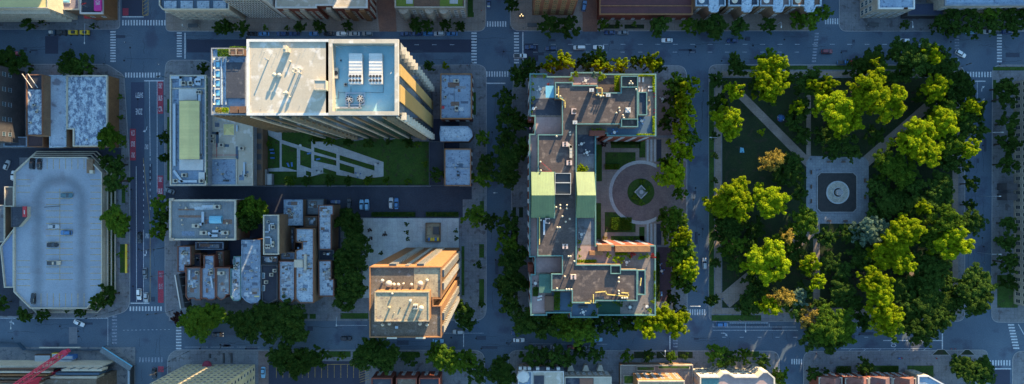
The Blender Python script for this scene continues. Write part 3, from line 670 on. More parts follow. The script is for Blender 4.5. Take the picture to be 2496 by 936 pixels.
scatter(h2, 1080, 315, 1135, 335, 9, 4, 5)
h3 = building('brick_house', 'brick house with a plain pale blue roof next to the dark yard', rect(1084, 363, 1148, 453), 9, BRICK, BLUER, (.5, .35, BRICKO), win=[wspec('E', 1.2, 8, 3.1, 3.4)])
ac(h3, 1117, 427, 9, 1.2, 1, .7, 1, 0, DMET); pbox(h3, 'hatch', 1118, 398, 1128, 406, 9, .4, STEELB); vent(h3, 1110, 409, 9, .3, .7); vent(h3, 1138, 404, 9, .15, .6); vent(h3, 1116, 418, 9, .3, .5, DMET); duct(h3, [(1086, 408), (1146, 408)], 9, .15, .1, STEELB)
dk = building('garage_block', 'black flat garage roof behind the small brick houses', [(1046, 345), (1074, 345), (1074, 346), (1082, 346), (1082, 452), (1046, 452)], 3, DARKW, DARKR, (.3, .2, DMET), cat='garage')

# --- corner block of mixed low houses
b3 = building('ornate_building', 'grey roofed block with a carved stone cornice and rooftop ducts beside the bus street', rect(415, 487, 576, 585), 14, BRICKT, GREYR, (.7, .6, CREAMW), win=[wspec('N', 2, 13, 3.6, 3)])
for x, y in ((416, 486), (416, 583)): pbox(b3, 'cornice_block', x - 4, y - 3, x + 7, y + 4, 14, 1.1, STONE)
for i in range(22): pbox(b3, 'dentil', 411.5, 492 + i * 4.2, 414, 494.4 + i * 4.2, 13.2, .9, STONE)
for a in ([(498, 503), (520, 503)], [(497, 519), (497, 545), (480, 550)], [(512, 568), (516, 574), (530, 574)], [(523, 563), (538, 563), (544, 568)]): duct(b3, a, 14, 1.0, .8)
for x, y, rr in ((531, 504, 0), (480, 550, 0), (499, 567, 0), (551, 567, 0)): ac(b3, x, y, 14, 3.0, 1.7, 1.3, 1)
sk = MB(); q = poly(rect(511, 526, 541, 545), 14.5); x0 = min(a[0] for a in q); x1 = max(a[0] for a in q); y0 = min(a[1] for a in q); y1 = max(a[1] for a in q)
for k in range(6):
    a0, a1 = PI * k / 6, PI * (k + 1) / 6; cy = (y0 + y1) / 2; ry = (y1 - y0) / 2
    sk.add([(x0, cy - ry * math.cos(a0), 14.3 + .9 * math.sin(a0)), (x1, cy - ry * math.cos(a0), 14.3 + .9 * math.sin(a0)), (x1, cy - ry * math.cos(a1), 14.3 + .9 * math.sin(a1)), (x0, cy - ry * math.cos(a1), 14.3 + .9 * math.sin(a1))], [(0, 1, 2, 3)])
for i in range(6): sk.box(x0 + (x1 - x0) * i / 5, cy, 14, .12, y1 - y0, .4)
sk.build('barrel_skylight', WATERB, b3)
for x, y, r_ in ((455, 507, .4), (441, 500, .2), (445, 536, .3), (446, 547, .3), (555, 544, .4), (554, 578, .3), (530, 555, .35)): vent(b3, x, y, 14, r_, .7)
PARTY = wallgrid('party wall brick', (.24, .10, .065), (.18, .08, .055), .5, .18, .7)
LOW = [ # outline, height, wall, roof, parapet, label, clutter
 ([(434, 600), (466, 600), (466, 646), (452, 646), (452, 662), (434, 662)], 9, BRICKT, BLUER, PARTY, 'small pale blue roof at the upper left corner of the corner terrace', 6),
 ([(454, 652), (490, 652), (490, 731), (478, 731), (474, 727), (464, 727), (460, 731), (454, 722)], 10, BRICK, GREYR, PARTY, 'grey roofed terrace house nearest the slanted billboard', 3),
 ([(498, 622), (523, 622), (523, 652), (526, 652), (526, 727), (520, 731), (508, 731), (503, 727), (492, 727), (492, 655), (498, 652)], 10, BRICK, BLUER, PARTY, 'blue-grey terrace house with a coiled hose, second from the billboard', 4),
 ([(528, 652), (561, 652), (561, 718), (553, 718), (548, 727), (538, 731), (528, 722)], 10, BRICK, GREYR, PARTY, 'grey terrace house between orange brick party walls', 1),
 ([(571, 625), (588, 625), (588, 728), (582, 733), (570, 733), (563, 722), (563, 655), (571, 655)], 10, BRICKT, SILV, TEALP, 'narrow terrace house with brown stained silver roof', 7),
 ([(590, 585), (635, 585), (635, 728), (628, 737), (612, 739), (600, 733), (590, 722)], 11, BRICKB, BLUER, BLUER, 'long pale blue roofed terrace house with three rusty vents', 6),
 ([(637, 645), (677, 645), (677, 728), (668, 733), (655, 739), (640, 733)], 11, BRICKB, DARKR, DMET, 'black roofed terrace house with small white air conditioners', 0),
 ([(681, 636), (719, 636), (719, 728), (712, 738), (690, 738), (681, 728)], 11, BRICKT, SILV, PARTY, 'silver roofed terrace house with two dark skylights', 6),
 ([(722, 557), (765, 557), (765, 738), (731, 738), (721, 728), (721, 610), (737, 606), (737, 592), (722, 590)], 14, BRICKT, SILV, BRICKB, 'tall silver patchwork roof with a brown right wall', 5),
 ([(693, 487), (738, 487), (738, 549), (693, 549)], 9, BRICKT, SILV, BLUER, 'square silver roof next to the big tree behind the terrace', 4),
 ([(684, 614), (720, 614), (720, 633), (684, 633)], 8, BRICKT, BLUER, BRICKT, 'little blue back roof above the silver roofed terrace house', 2),
 ([(748, 485), (790, 485), (790, 523), (748, 523)], 4, DARKW, GREYR, DMET, 'low dark blue garage roof by the alley', 2),
 ([(777, 500), (813, 500), (813, 524), (808, 524), (808, 608), (778, 608)], 11, BRICKT, SILV, PARTY, 'narrow upper silver roof on the right end of the terrace', 3),
 ([(777, 635), (808, 635), (808, 680), (814, 680), (814, 722), (778, 722)], 11, BRICKT, SILV, PARTY, 'narrow lower silver roof on the right end of the terrace', 3),
 ([(778, 609), (814, 609), (814, 634), (778, 634)], 9, BRICKB, DARKR, DMET, 'dark link roof between two narrow silver roofs', 2),
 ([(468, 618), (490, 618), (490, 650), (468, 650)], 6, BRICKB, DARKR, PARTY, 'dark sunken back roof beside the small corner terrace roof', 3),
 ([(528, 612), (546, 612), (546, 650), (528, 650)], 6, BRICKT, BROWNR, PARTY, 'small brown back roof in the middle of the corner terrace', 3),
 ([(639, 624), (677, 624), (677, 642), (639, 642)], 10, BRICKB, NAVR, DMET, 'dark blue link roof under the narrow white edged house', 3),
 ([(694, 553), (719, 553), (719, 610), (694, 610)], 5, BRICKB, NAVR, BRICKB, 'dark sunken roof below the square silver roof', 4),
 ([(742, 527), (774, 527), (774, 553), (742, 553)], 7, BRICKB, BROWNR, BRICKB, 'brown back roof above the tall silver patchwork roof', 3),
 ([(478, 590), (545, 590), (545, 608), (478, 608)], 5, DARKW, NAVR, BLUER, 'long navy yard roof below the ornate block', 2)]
PATCH = [mat('roof patch %d' % k, c, tuple(v * .8 for v in c), 1.2, .8, 6, fine=.2) for k, c in enumerate([(.40, .47, .52), (.10, .13, .18), (.24, .25, .27), (.16, .22, .30), (.32, .34, .34), (.20, .13, .10)])]
def patches(root, x0, y0, x1, y1, z, n, seed):
    r_ = random.Random(seed); bs = [MB() for _ in PATCH]
    for i in range(n):
        w_, h_ = r_.uniform(3, (x1 - x0) * .5), r_.uniform(2, 12); x = r_.uniform(x0, x1 - w_); y = r_.uniform(y0, y1 - h_); bs[r_.randrange(len(bs))].sheet(poly(rect(x, y, x + w_, y + h_), z), z + .012 + i * .003)
    for b, m in zip(bs, PATCH):
        if b.f: b.build('roof_patch', m, root)
for i, (pts, h, wl, rf, pr, lab, n) in enumerate(LOW):
    if not lab: continue
    o = building('terrace_house' if 'terrace house' in lab else 'low_building', lab, pts, h, wl, rf, (.5, .3, pr), group='low houses of the corner block')
    xs = [a[0] for a in pts]; ys = [a[1] for a in pts]
    if rf is not DARKR: patches(o, min(xs) + 3, min(ys) + 3, max(xs) - 3, max(ys) - 14 if max(ys) - min(ys) > 50 else max(ys) - 3, h, 16 if max(ys) - min(ys) > 50 else 5, i)
    n = n * 2
    scatter(o, min(xs) + 7, min(ys) + 9, max(xs) - 8, max(ys) - 18, h, n, 20 + i)
    if i == 6:
        for x, y in ((671, 659), (663, 669), (650, 687)): ac(o, x, y, h, 1.5, 1.4, 1.0, 1)
        for y in (672, 702): skylight(o, 638, y - 7, 646, y + 7, h, None, .1)
    if i == 7:
        for y in (651, 705): skylight(o, 687, y - 4, 700, y + 4, h, DMET, .1)
    if i == 8: pbox(o, 'tan_hatch', 717, 633, 738, 652, h, .8, CREAMW); duct(o, [(746, 622), (746, 655)], h, 1.1, .9, UNIT)
    if i == 5: pbox(o, 'roof_light', 620, 721, 632, 724, h, .2, WARM if False else CREAM)
    if i in (1, 2): duct(o, [(464, 640 + 20), (464, 680)] if i == 1 else [(516, 675), (520, 700)], h, .7, .6); ac(o, 517 if i == 2 else 482, 664, h, 1.3, 1.6, 1.1, 1)
    if i == 3: ac(o, 541, 665, h, 3.0, 1.5, 1.1, 1)
gt = building('narrow_house', 'tall narrow house with white edged sunken roof and tan blank side wall', rect(643, 524, 680, 620), 20, BRICKT, GREYR, (.6, .35, CREAMW), drop=.4)
duct(gt, [(648, 565), (658, 565), (658, 545), (668, 545)], 19.6, .5, .4, METAL); duct(gt, [(648, 578), (662, 578), (662, 600)], 19.6, .5, .4, METAL); ac(gt, 667, 553, 19.6, 1.4, 1.8, 1.1, 1); ac(gt, 655, 600, 19.6, 2, 1.8, 1.1, 2); ac(gt, 667, 595, 19.6, 1, 2.4, 1.2, 1); ac(gt, 655, 540, 19.6, 1, 1, .6, 1)
patches(b2, 515, 290, 540, 322, 10, 6, 50); patches(b2, 580, 395, 608, 440, 10, 9, 51); patches(b3, 425, 495, 570, 575, 14, 10, 52); patches(h1, 1080, 190, 1142, 282, 10, 8, 53); patches(h3, 1090, 370, 1142, 445, 9, 8, 54)
bb = thing('billboard', 'long black slanted billboard frame standing on the street corner pavement', 'billboard', P(438, 708))
b = MB(); a0, a1 = P(427, 670, 11), P(441, 752, 11); e = (a1 - a0).normalized(); nn = Vector((-e.y, e.x, 0)) 
for s_, m_i in ((0, 0),): b.add([a0 + Vector((0, 0, 0)), a1, a1 - nn * -1.6, a0 - nn * -1.6], [(0, 1, 2, 3)], 0)
b.bar(a0 + Vector((0, 0, .2)), a1 + Vector((0, 0, .2)), .35, 1); b.build('frame', [DMET, WHITEP], bb)
b = MB()
for t in (0, 1): 
    c0 = a0 + nn * (1.7 * t); c1 = a1 + nn * (1.7 * t); b.add([(c0.x, c0.y, 5), (c1.x, c1.y, 5), (c1.x, c1.y, 11), (c0.x, c0.y, 11)], [(0, 1, 2, 3)])
b.build('panel', DMET, bb)
b = MB()
for t in (.2, .8):
    c0 = a0 + (a1 - a0) * t + nn * .8; b.bar((c0.x, c0.y, 0), (c0.x, c0.y, 6), .5, 0, 8)
for t in (.1, .35, .6, .85): c0 = a0 + (a1 - a0) * t; b.bar(c0, c0 + nn * 4.6, .15)
b.build('post', DMET, bb)
# --- plaza and brick tower
pz = thing('plaza_deck', 'pale concrete plaza deck above the brick tower with a fenced work pit', 'plaza', P(1000, 630))
b = MB(); b.prism(poly(rect(884, 532, 1118, 726), 1.0), 0, 1.0, 0); b.build('deck', CONCP, pz)
b = MB(); q = poly(rect(1037, 543, 1074, 590), 2.2); b.ring(q, inset(q, .25), 1.0, 2.2); b.build('pit_wall', BRICKT, pz)
b = MB(); b.sheet(inset(q, .2), 1.02); b.build('pit_floor', TANR, pz)
for i in range(5): b = MB(); p_ = P(1046 + i * 5.4, 583, 1.5); b.box(p_.x, p_.y, 1.03, .8, 1.3, .8); b.build('crate', YEL if i % 3 else TARP, pz)
b = MB(); p_ = P(1063, 562, 1.6); b.box(p_.x, p_.y, 1.03, 2.6, 3.4, .9); b.build('pump', DMET, pz); rail(pz, [(1092, 545), (1092, 588)], 1.0, 1.0, UNIT)
BH = 73.0
bt = building('brick_tower', 'tall orange brick apartment tower with a penthouse block and stepped window bays', [(901, 650), (1076, 650), (1076, 728), (1056, 728), (1056, 745), (1076, 745), (1076, 822), (901, 822)], BH, BRICKO, BROWNR, (.35, .3, BRICKO), cat='tower', drop=.3)
pbox(bt, 'pale_roof', 1009, 652, 1074, 724, BH - .28, .1, TANR); pbox(bt, 'dark_recess', 1057, 729, 1075, 744, BH - 22, .5, BROWNR)
PB = BH + 5
mass(bt, rect(914, 711, 1046, 783), PB, BRICKO, TANR, (.3, .3, TANR), BH - .3, rname='penthouse_roof')
for x, y, r_, h_ in ((934, 683, .5, 1.2), (950, 690, .9, 1.5), (961, 693, .5, .7), (972, 693, .5, .9), (1004, 693, .45, .9), (1026, 690, .8, 1.5), (1042, 682, .45, 1.2), (985, 690, .3, 1.6), (934, 790, .45, .8), (951, 787, .5, 1.2), (1025, 787, .5, 1.2), (1042, 790, .45, 1.0)): vent(bt, x, y, BH, r_, h_)
pbox(bt, 'hatch', 963, 795, 970, 801, BH, .5, METAL)
ac(bt, 1014, 746, PB, 1.5, 1.6, 1.3, 2); vent(bt, 1028, 749, PB, .7, 1.3); vent(bt, 1002, 731, PB, .45, 1.8); vent(bt, 951, 748, PB, .45, 1.6, TANR); vent(bt, 976, 750, PB, .25, .2, DMET); vent(bt, 957, 715, PB, .3, .6); vent(bt, 961, 762, PB, .12, .2)
q = poly([(901, 650), (1076, 650), (1076, 822), (901, 822)], BH); bx0, bx1 = min(a[0] for a in q), max(a[0] for a in q); by0, by1 = min(a[1] for a in q), max(a[1] for a in q)
bay = MB(); bay.box(0, 0, 0, 2.6, .9, .32, 0, 0); bay.box(0, .05, .32, 2.3, .7, 1.5, 0, 1); bayme = bay.mesh('window_bay', [CREAMW, GLASS])
def bays(xs_, axis, n0):
    k = 0
    for u in xs_:
        for f in range(22):
            z = BH - 3.2 - f * 3.0
            if z < 2: break
            if axis == 'N': link('window_bay', bayme, bt, (u - bt['_w'][0], by1 + .35 - bt['_w'][1], z), 0)
            else: link('window_bay', bayme, bt, (bx1 + .35 - bt['_w'][0], u - bt['_w'][1], z), -PI / 2)
            k += 1
    return k
def nx(x): return P(x, 0, BH).x
def ny(y): return P(0, y, BH).y
bays([nx(955)], 'N', 0); bays([nx(1023)], 'N', 0); bays([ny(668)], 'E', 0); bays([ny(774)], 'E', 0)
b2m = MB(); b2m.box(0, 0, 0, 1.5, .3, .2, 0, 0); b2m.box(0, .02, .2, 1.3, .16, 1.5, 0, 1); b2me = b2m.mesh('strip', [CREAMW, GLASS])
stf = MB()
for u in (nx(990),):
    for f in range(22): z = BH - 3.2 - f * 3.0; (stf.box(u, by1 + .18, z, 1.5, .3, .2, 0, 0), stf.box(u, by1 + .1, z + .2, 1.3, .2, 1.5, 0, 1)) if z > 2 else 0
for u in (ny(700), ny(805)):
    for f in range(22):
        z = BH - 3.2 - f * 3.0
        if z > 2: stf.box(bx1 + .35, u, z, .9, 2.4, .32, 0, 0); stf.box(bx1 + .3, u, z + .32, .7, 2.1, 1.5, 0, 1)
stf.build('windows', [CREAMW, GLASS], bt)['kind'] = 'stuff'
for x, y0, y1 in ((955, 822, 826), (1025, 822, 826)): pbox(bt, 'bay_cap', x - 12, 822, x + 12, 826, BH, .5, CREAMW)
# --- the U-shaped court building in the middle
TA, TB = 27.0, 32.0
A_ = [(1291, 180), (1333, 180), (1333, 187), (1391, 187), (1391, 177), (1467, 177), (1467, 181), (1598, 181), (1598, 332), (1479, 332), (1479, 326), (1452, 326), (1452, 598), (1597, 598), (1597, 768), (1458, 768), (1458, 773), (1390, 773), (1390, 762), (1333, 762), (1333, 768), (1293, 768), (1293, 668), (1303, 668), (1303, 626), (1290, 626), (1290, 327), (1303, 327), (1303, 284), (1291, 284)]
co = building('court_building', 'large U-shaped brick apartment block with terraces, green parapets and dark roofs around a courtyard', A_, TA, BRICK, WOOD, (.9, .45, TEALP),
   win=[wspec('S', 2, 25, 3.1, 4.2, 1.4, 1.8), wspec('E', 2, 25, 3.1, 4.5, 1.4, 1.8), wspec('N', 2, 25, 3.1, 4.5, 1.4, 1.8), wspec('W', 2, 25, 3.1, 4.5, 1.4, 1.8)])
U_ = [(1353, 201), (1396, 201), (1396, 208), (1456, 208), (1456, 226), (1513, 226), (1513, 186), (1554, 186), (1554, 310), (1512, 310), (1512, 303), (1405, 303), (1405, 645), (1513, 645), (1513, 657), (1553, 657), (1553, 733), (1452, 733), (1452, 738), (1394, 738), (1394, 708), (1344, 708), (1344, 667), (1370, 667), (1370, 624), (1310, 624), (1310, 530), (1351, 530), (1351, 421), (1311, 421), (1311, 328), (1370, 328), (1370, 240), (1353, 240)]
mass(co, U_, TB, BRICKT, PURR, (.45, .35, TEALP), TA)
for a in (rect(1555, 225, 1576, 281), rect(1553, 658, 1572, 718)): mass(co, a, TB - 1, BRICKT, NAVR, (.9, .3, TEALP), TA)
for a in (rect(1513, 290, 1554, 310), rect(1513, 186, 1554, 214), rect(1487, 646, 1512, 667)):
    q = poly(a, TB); b = MB(); b.ring(q, inset(q, .3), TB, TB + 1.3); b.build('parapet', TEALP, co)
def tpatch(pts, m, name='terrace_floor', z=.02, h=TA): b = MB(); b.sheet(poly(pts, h), h + z); return b.build(name, m, co)
tpatch(rect(1305, 286, 1368, 326), PINKT); tpatch(rect(1292, 329, 1309, 420), PINKT); tpatch(rect(1292, 532, 1308, 624), PINKT); tpatch(rect(1305, 628, 1368, 664), PINKT)
tpatch(rect(1294, 671, 1313, 764), PINKT); tpatch(rect(1313, 715, 1328, 762), PINKT); tpatch(rect(1408, 328, 1450, 375), NAVR); tpatch(rect(1408, 375, 1450, 420), CONC); tpatch(rect(1408, 533, 1450, 596), CONC)
tpatch(rect(1294, 190, 1350, 240), GREYR); tpatch(rect(1294, 241, 1368, 281), NAVR); tpatch(rect(1393, 188, 1455, 206), PINKT); tpatch(rect(1458, 190, 1496, 224), PURR, z=.03)
tpatch(rect(1556, 188, 1595, 222), WOOD); tpatch(rect(1577, 224, 1595, 280), WOOD, z=.03); tpatch(rect(1480, 311, 1595, 330), STEELB); tpatch(rect(1556, 283, 1595, 330), STEELB, z=.03); tpatch(rect(1406, 600, 1500, 644), PINKT)
tpatch([(1515, 600), (1595, 600), (1595, 766), (1490, 766), (1490, 736), (1556, 736), (1573, 720), (1573, 655), (1515, 642)], WOODD); tpatch(rect(1395, 741, 1456, 771), STEELB); tpatch(rect(1458, 735, 1512, 766), mat('dark artificial turf', (.015, .06, .04)), z=.03); tpatch(rect(1345, 712, 1392, 760), STEELB, z=.03)
b = MB(); b.prism(poly(rect(1314, 669, 1343, 714), TA + 2.5), TA, TA + 2.5, 0, tmi=0); b.build('green_roof_block', mat('green flat roof', (.07, .15, .12), (.055, .12, .10), .3), co)
b = MB(); b.prism(poly(rect(1328, 722, 1350, 757), TA + 1.2), TA, TA + 1.2, 0); b.build('timber_pavilion', WOODB, co)
# gabled copper roofs
for x0, x1 in ((1295, 1350), (1404, 1448)):
    q = poly(rect(x0, 419, x1, 531), 32.6); xs = sorted({round(a[0], 3) for a in q}); ys = sorted({round(a[1], 3) for a in q}); ym = P(0, 476, 38.2).y
    b = MB(); b.add([(xs[0], ys[1], 32.6), (xs[1], ys[1], 32.6), (xs[1], ym, 38.2), (xs[0], ym, 38.2)], [(0, 1, 2, 3)]); b.add([(xs[0], ym, 38.2), (xs[1], ym, 38.2), (xs[1], ys[0], 32.6), (xs[0], ys[0], 32.6)], [(0, 1, 2, 3)])
    for x in xs: b.add([(x, ys[0], 32.6), (x, ys[1], 32.6), (x, ym, 38.2)], [(0, 1, 2)])
    b.prism(q, TA, 32.6, 0, top=False); b.build('copper_roof', TEALR, co)
q = poly(rect(1352, 422, 1391, 474), TB); b = MB(); b.ring(q, inset(q, .22), TB - .1, TB + 1.4); b.build('light_well', CONCP, co); pbox(co, 'light_well_floor', 1354, 424, 1389, 472, TB + .01, .03, DMET)
pbox(co, 'light_well_bar', 1352, 444, 1391, 446.5, TB, 1.3, CONCP)
b = MB(); b.prism(poly(rect(1330, 209, 1351, 238), TA + 2.4), TA + 2.2, TA + 2.4); b.build('glass_canopy', WATERB, co)
# lit brick screen walls on the lower terraces
for x0, y0, x1, y1, hh in ((1457, 597, 1490, 612, 2.6), (1500, 599, 1585, 614, 3.2), (1437, 612, 1470, 622, 2)):
    pbox(co, 'brick_screen', x0, y0, x1, y1, TA, hh, BRICKO)
pbox(co, 'brick_lift_head', 1437, 318, 1475, 330, TA, 2.5, BRICK); pbox(co, 'side_bay', 1288, 285, 1300, 293, 14, 9, BRICK); pbox(co, 'side_bay', 1288, 645, 1300, 664, 14, 9, BRICK)
for x, y, f in ((1398, 272, 1), (1377, 352, 2), (1387, 397, 2), (1334, 538, 1), (1377, 600, 2), (1397, 674, 2)): ac(co, x, y, TB, 1.9, 2.2, 1.3, f, 0 if f == 1 else PI / 2, mat('rose unit casing', (.50, .38, .34), (.46, .34, .30), 1) if x == 1398 else bpy.data.materials['rose unit casing'])
duct(co, [(1384, 352), (1391, 358), (1391, 382)], TB, 1.0, .8, UNIT); duct(co, [(1326, 570), (1326, 538)], TB, .7, .7)
for x, y in ((1357, 233), (1365, 236), (1457, 232), (1463, 236), (1469, 235), (1501, 276), (1508, 264), (1509, 271), (1517, 282), (1519, 288), (1388, 323), (1389, 329), (1356, 333), (1317, 395), (1318, 416), (1365, 500), (1381, 500), (1365, 508), (1381, 508), (1370, 527), (1388, 533), (1378, 540), (1355, 505), (1318, 536), (1358, 554), (1364, 554), (1385, 624), (1390, 624), (1399, 636), (1376, 673), (1380, 704), (1386, 704), (1392, 704), (1507, 676), (1507, 686), (1507, 708), (1507, 715), (1515, 725), (1521, 725), (1527, 725), (1357, 702), (1533, 205), (1540, 205), (1536, 200), (1549, 219)):
    vent(co, x, y, TB, .33, 1.3)
for a in ([(1361, 212), (1361, 238), (1377, 247), (1377, 262)], [(1453, 215), (1467, 215), (1467, 232), (1453, 232)], [(1315, 530), (1315, 595)], [(1452, 712), (1476, 710), (1478, 717), (1500, 719), (1531, 722), (1531, 714), (1515, 713)], [(1440, 732), (1440, 738), (1426, 738)], [(1446, 718), (1446, 737)], [(1562, 678), (1560, 695)]): duct(co, a, TB, .35, .35, YEL if False else mat('yellow pipe %d' % a[0][0], (.60, .46, .14), None, 1), .5)
b = MB()
for s_ in ((1317, 393, 1345, 418), (1345, 418, 1318, 417)): b.bar(P(s_[0], s_[1], TB + .6), P(s_[2], s_[3], TB + .3), .12)
b.build('guy_pipe', RED, co)
q = P(1531, 268, TB + .5); b = MB(); b.box(q.x, q.y, TB, 2, 2, .5); [b.bar((q.x - 1 * s, q.y - 1, TB + .6), (q.x + 1 * s, q.y + 1, TB + .6), .12) for s in (-1, 1)]; b.build('hatch', WHITEP, co)
for y in (289, 310, 623, 605, 560, 574, 590, 352, 365, 380, 405): pbox(co, 'planter_box', 1291, y, 1294, y + 5, TA, .6, mat('plum planter', (.06, .03, .08)) if y == 289 else bpy.data.materials['plum planter'])
# chimneys that throw the long roof shadows
for x, y in ((1440, 222), (1480, 234), (1400, 300)): chimney(co, x, y, TB, 1.6, 1.2, 2.6, BRICKT)
# --- courtyard
z = Z1 + .02
patch('courtyard', rect(1454, 336, 1672, 597), CONCW, z)
def circ(cx, cy, r, n=48, a0=0, a1=2 * PI): return [(cx + r * math.cos(a0 + (a1 - a0) * i / n), cy + r * math.sin(a0 + (a1 - a0) * i / n)) for i in range(n + (0 if a1 - a0 > 6.2 else 1))]
for x0, y0, x1, y1 in ((1489, 341, 1561, 361), (1558, 341, 1573, 384), (1475, 371, 1549, 413), (1489, 575, 1571, 597), (1474, 517, 1549, 566), (1558, 553, 1571, 597), (1452, 352, 1467, 442), (1452, 495, 1465, 584)): patch('lawn', rect(x0, y0, x1, y1), GRASS, z + .004)
patch('driveway', circ(1562, 469, 78), CONCP, z + .008); patch('driveway', circ(1562, 469, 70), BRICKP, z + .012); patch('driveway', rect(1600, 394, 1672, 544), BRICKP, z + .016)
for x in (1576, 1585, 1594): patch('ramp_strip', rect(x, 340, x + 5, 394), CONCP, z + .006); patch('ramp_strip', rect(x, 545, x + 5, 597), CONCP, z + .006)
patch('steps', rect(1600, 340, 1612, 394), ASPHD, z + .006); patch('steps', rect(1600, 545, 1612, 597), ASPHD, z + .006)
patch('side_court', rect(1602, 200, 1672, 330), BRICKP, z); patch('side_court', rect(1602, 602, 1636, 735), mat('plum paving', (.07, .045, .06), (.055, .035, .05), .4, grid=(1, 1, .8)), z)
for y in range(605, 690, 8): pass
fo = thing('courtyard_fountain', 'diamond shaped stone fountain on the round green island of the courtyard', 'fountain', P(1562, 468))
def dia(r): return [(1562, 468 - r), (1562 + r, 468), (1562, 468 + r), (1562 - r, 468)]
q = poly(dia(17)); b = MB(); b.ring(q, inset(q, .4), .2, 1.0); b.build('rim', CONCP, fo); b = MB(); b.sheet(inset(q, .35), .6); b.build('water', simple('still grey water', (.16, .18, .16), .1), fo); b = MB(); p_ = P(1562, 468); b.cyl(p_.x, p_.y, .3, .7, .9, 12, 0, .3); b.cyl(p_.x, p_.y, 1.2, .9, .2, 12); b.build('bowl', CONCP, fo)
# --- park
zp = Z1
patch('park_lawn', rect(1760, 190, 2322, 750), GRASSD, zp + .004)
patch('path', rect(1758, 174, 2342, 187), CONCW, zp + .008); patch('path', rect(1742, 188, 1758, 752), CONCW, zp + .008); patch('path', rect(1735, 751, 2340, 765), CONCW, zp + .008); patch('path', rect(2321, 188, 2335, 750), CONCW, zp + .012)
patch('path', [(1796, 236), (1814, 226), (1975, 388), (1966, 408)], CONCW, zp + .016); patch('path', [(2268, 238), (2285, 252), (2110, 412), (2100, 385)], CONCW, zp + .016)
patch('path', [(1752, 720), (1778, 750), (1990, 570), (1968, 540)], CONCW, zp + .016); patch('path', [(2115, 545), (2100, 560), (2300, 745), (2318, 730)], CONCW, zp + .016)
patch('path', rect(1965, 187, 1976, 390), CONCW, zp + .020); patch('path', rect(1982, 540, 1998, 752), CONCW, zp + .020)
patch('path', [(1975, 380), (2108, 384), (2117, 395), (2117, 530), (2100, 545), (1985, 545), (1965, 525), (1965, 395)], mat('pale plaza paving', (.24, .26, .28), (.18, .20, .23), .2, grid=(1.2, 1.2, .75)), zp + .024)
def chamf(x0, y0, x1, y1, c): return [(x0 + c, y0), (x1 - c, y0), (x1, y0 + c), (x1, y1 - c), (x1 - c, y1), (x0 + c, y1), (x0, y1 - c), (x0, y0 + c)]
bed = thing('fountain_bed', 'dark eight sided planting bed with a pale stone kerb around the park fountain', 'planting bed', P(2040, 469))
q = poly(chamf(1990, 420, 2088, 518, 9)); b = MB(); b.ring(q, inset(q, .35), .15, .55); b.build('kerb', KERB, bed); b = MB(); b.sheet(inset(q, .33), .35); b.build('soil', mat('dark bed planting', (.028, .03, .03), (.045, .04, .04), .8), bed)
ft = thing('park_fountain', 'round pale stone fountain in the middle of the tree filled park', 'fountain', P(2040, 469)); p_ = P(2040, 469)
b = MB(); b.cyl(p_.x, p_.y, .3, 5.1, .55, 40); b.build('basin_rim', CONCP, ft); b = MB(); b.cyl(p_.x, p_.y, .86, 4.55, .03, 40); b.build('basin_floor', mat('pale stone basin', (.40, .37, .30), (.24, .23, .20), .9, c3=(.18, .18, .17)), ft)
b = MB(); b.cyl(p_.x, p_.y, .89, 2.3, .12, 32, 0); b.cyl(p_.x, p_.y, 1.01, 1.9, .12, 32, 1); b.cyl(p_.x, p_.y, 1.13, 1.3, .2, 24, 0); b.build('inner_step', [CONCP, SOIL], ft); b = MB(); b.cyl(p_.x, p_.y, 1.2, .4, 1.2, 12); b.cyl(p_.x, p_.y, 2.2, .3, .3, 24, 0, 1.4); b.cyl(p_.x, p_.y, 2.5, .18, 1, 10); b.cyl(p_.x, p_.y, 3.3, .2, .2, 16, 0, .7); b.build('tiered_bowl', KERB, ft)
# --- garden of the tower
gz = KH + .03
patch('garden_lawn', rect(637, 312, 1046, 451), GRASS, gz)
patch('garden_path', [(652, 312), (680, 312), (687, 320), (762, 341), (790, 345), (806, 350), (935, 395), (935, 430), (884, 437), (862, 432), (790, 422), (760, 430), (724, 432), (724, 418), (650, 418), (650, 411), (682, 409), (682, 344), (655, 330)], CONCP, gz + .004)
for q_ in ([(687, 317), (759, 339), (759, 364), (687, 341)], [(687, 350), (724, 362), (724, 416), (687, 406)], [(732, 365), (759, 373), (759, 411), (732, 402)], [(658, 341), (679, 348), (679, 402), (658, 395)], [(766, 359), (820, 375), (820, 386), (766, 370)], [(766, 377), (820, 391), (820, 404), (766, 392)],
           [(746, 416), (759, 420), (759, 430), (746, 427)], [(788, 409), (820, 419), (820, 428), (788, 421)], [(828, 378), (913, 404), (913, 416), (828, 390)], [(828, 397), (864, 408), (864, 424), (828, 414)]): patch('lawn_panel', q_, GRASS, gz + .008)
patch('garden_path', [(800, 330), (1055, 318), (1055, 345), (1000, 345), (990, 330), (940, 345), (930, 332), (860, 345), (850, 333), (800, 345)], CONC, gz + .004)
gw = thing('garden_wall', 'low dark wall running round the lawn garden below the white tower', 'wall', P(840, 380)); q = poly(rect(636, 311, 1048, 453), 1); b = MB(); b.ring(q, inset(q, .3), 0, 1.0); b.build('wall', DMET, gw)
for i, (x0, x1, y0, lb) in enumerate(((634, 649, 413, 'larger white flat roofed shed in the corner of the lawn garden'), (651, 662, 424, 'smaller white flat roofed shed in the corner of the lawn garden'))):
    building('shed', lb, rect(x0, y0, x1, 450), 3, GREYW, WHITEP, (.15, .15, CONCP), cat='shed', group='garden sheds')
for i, x in enumerate(range(1008, 1042, 40)): pass

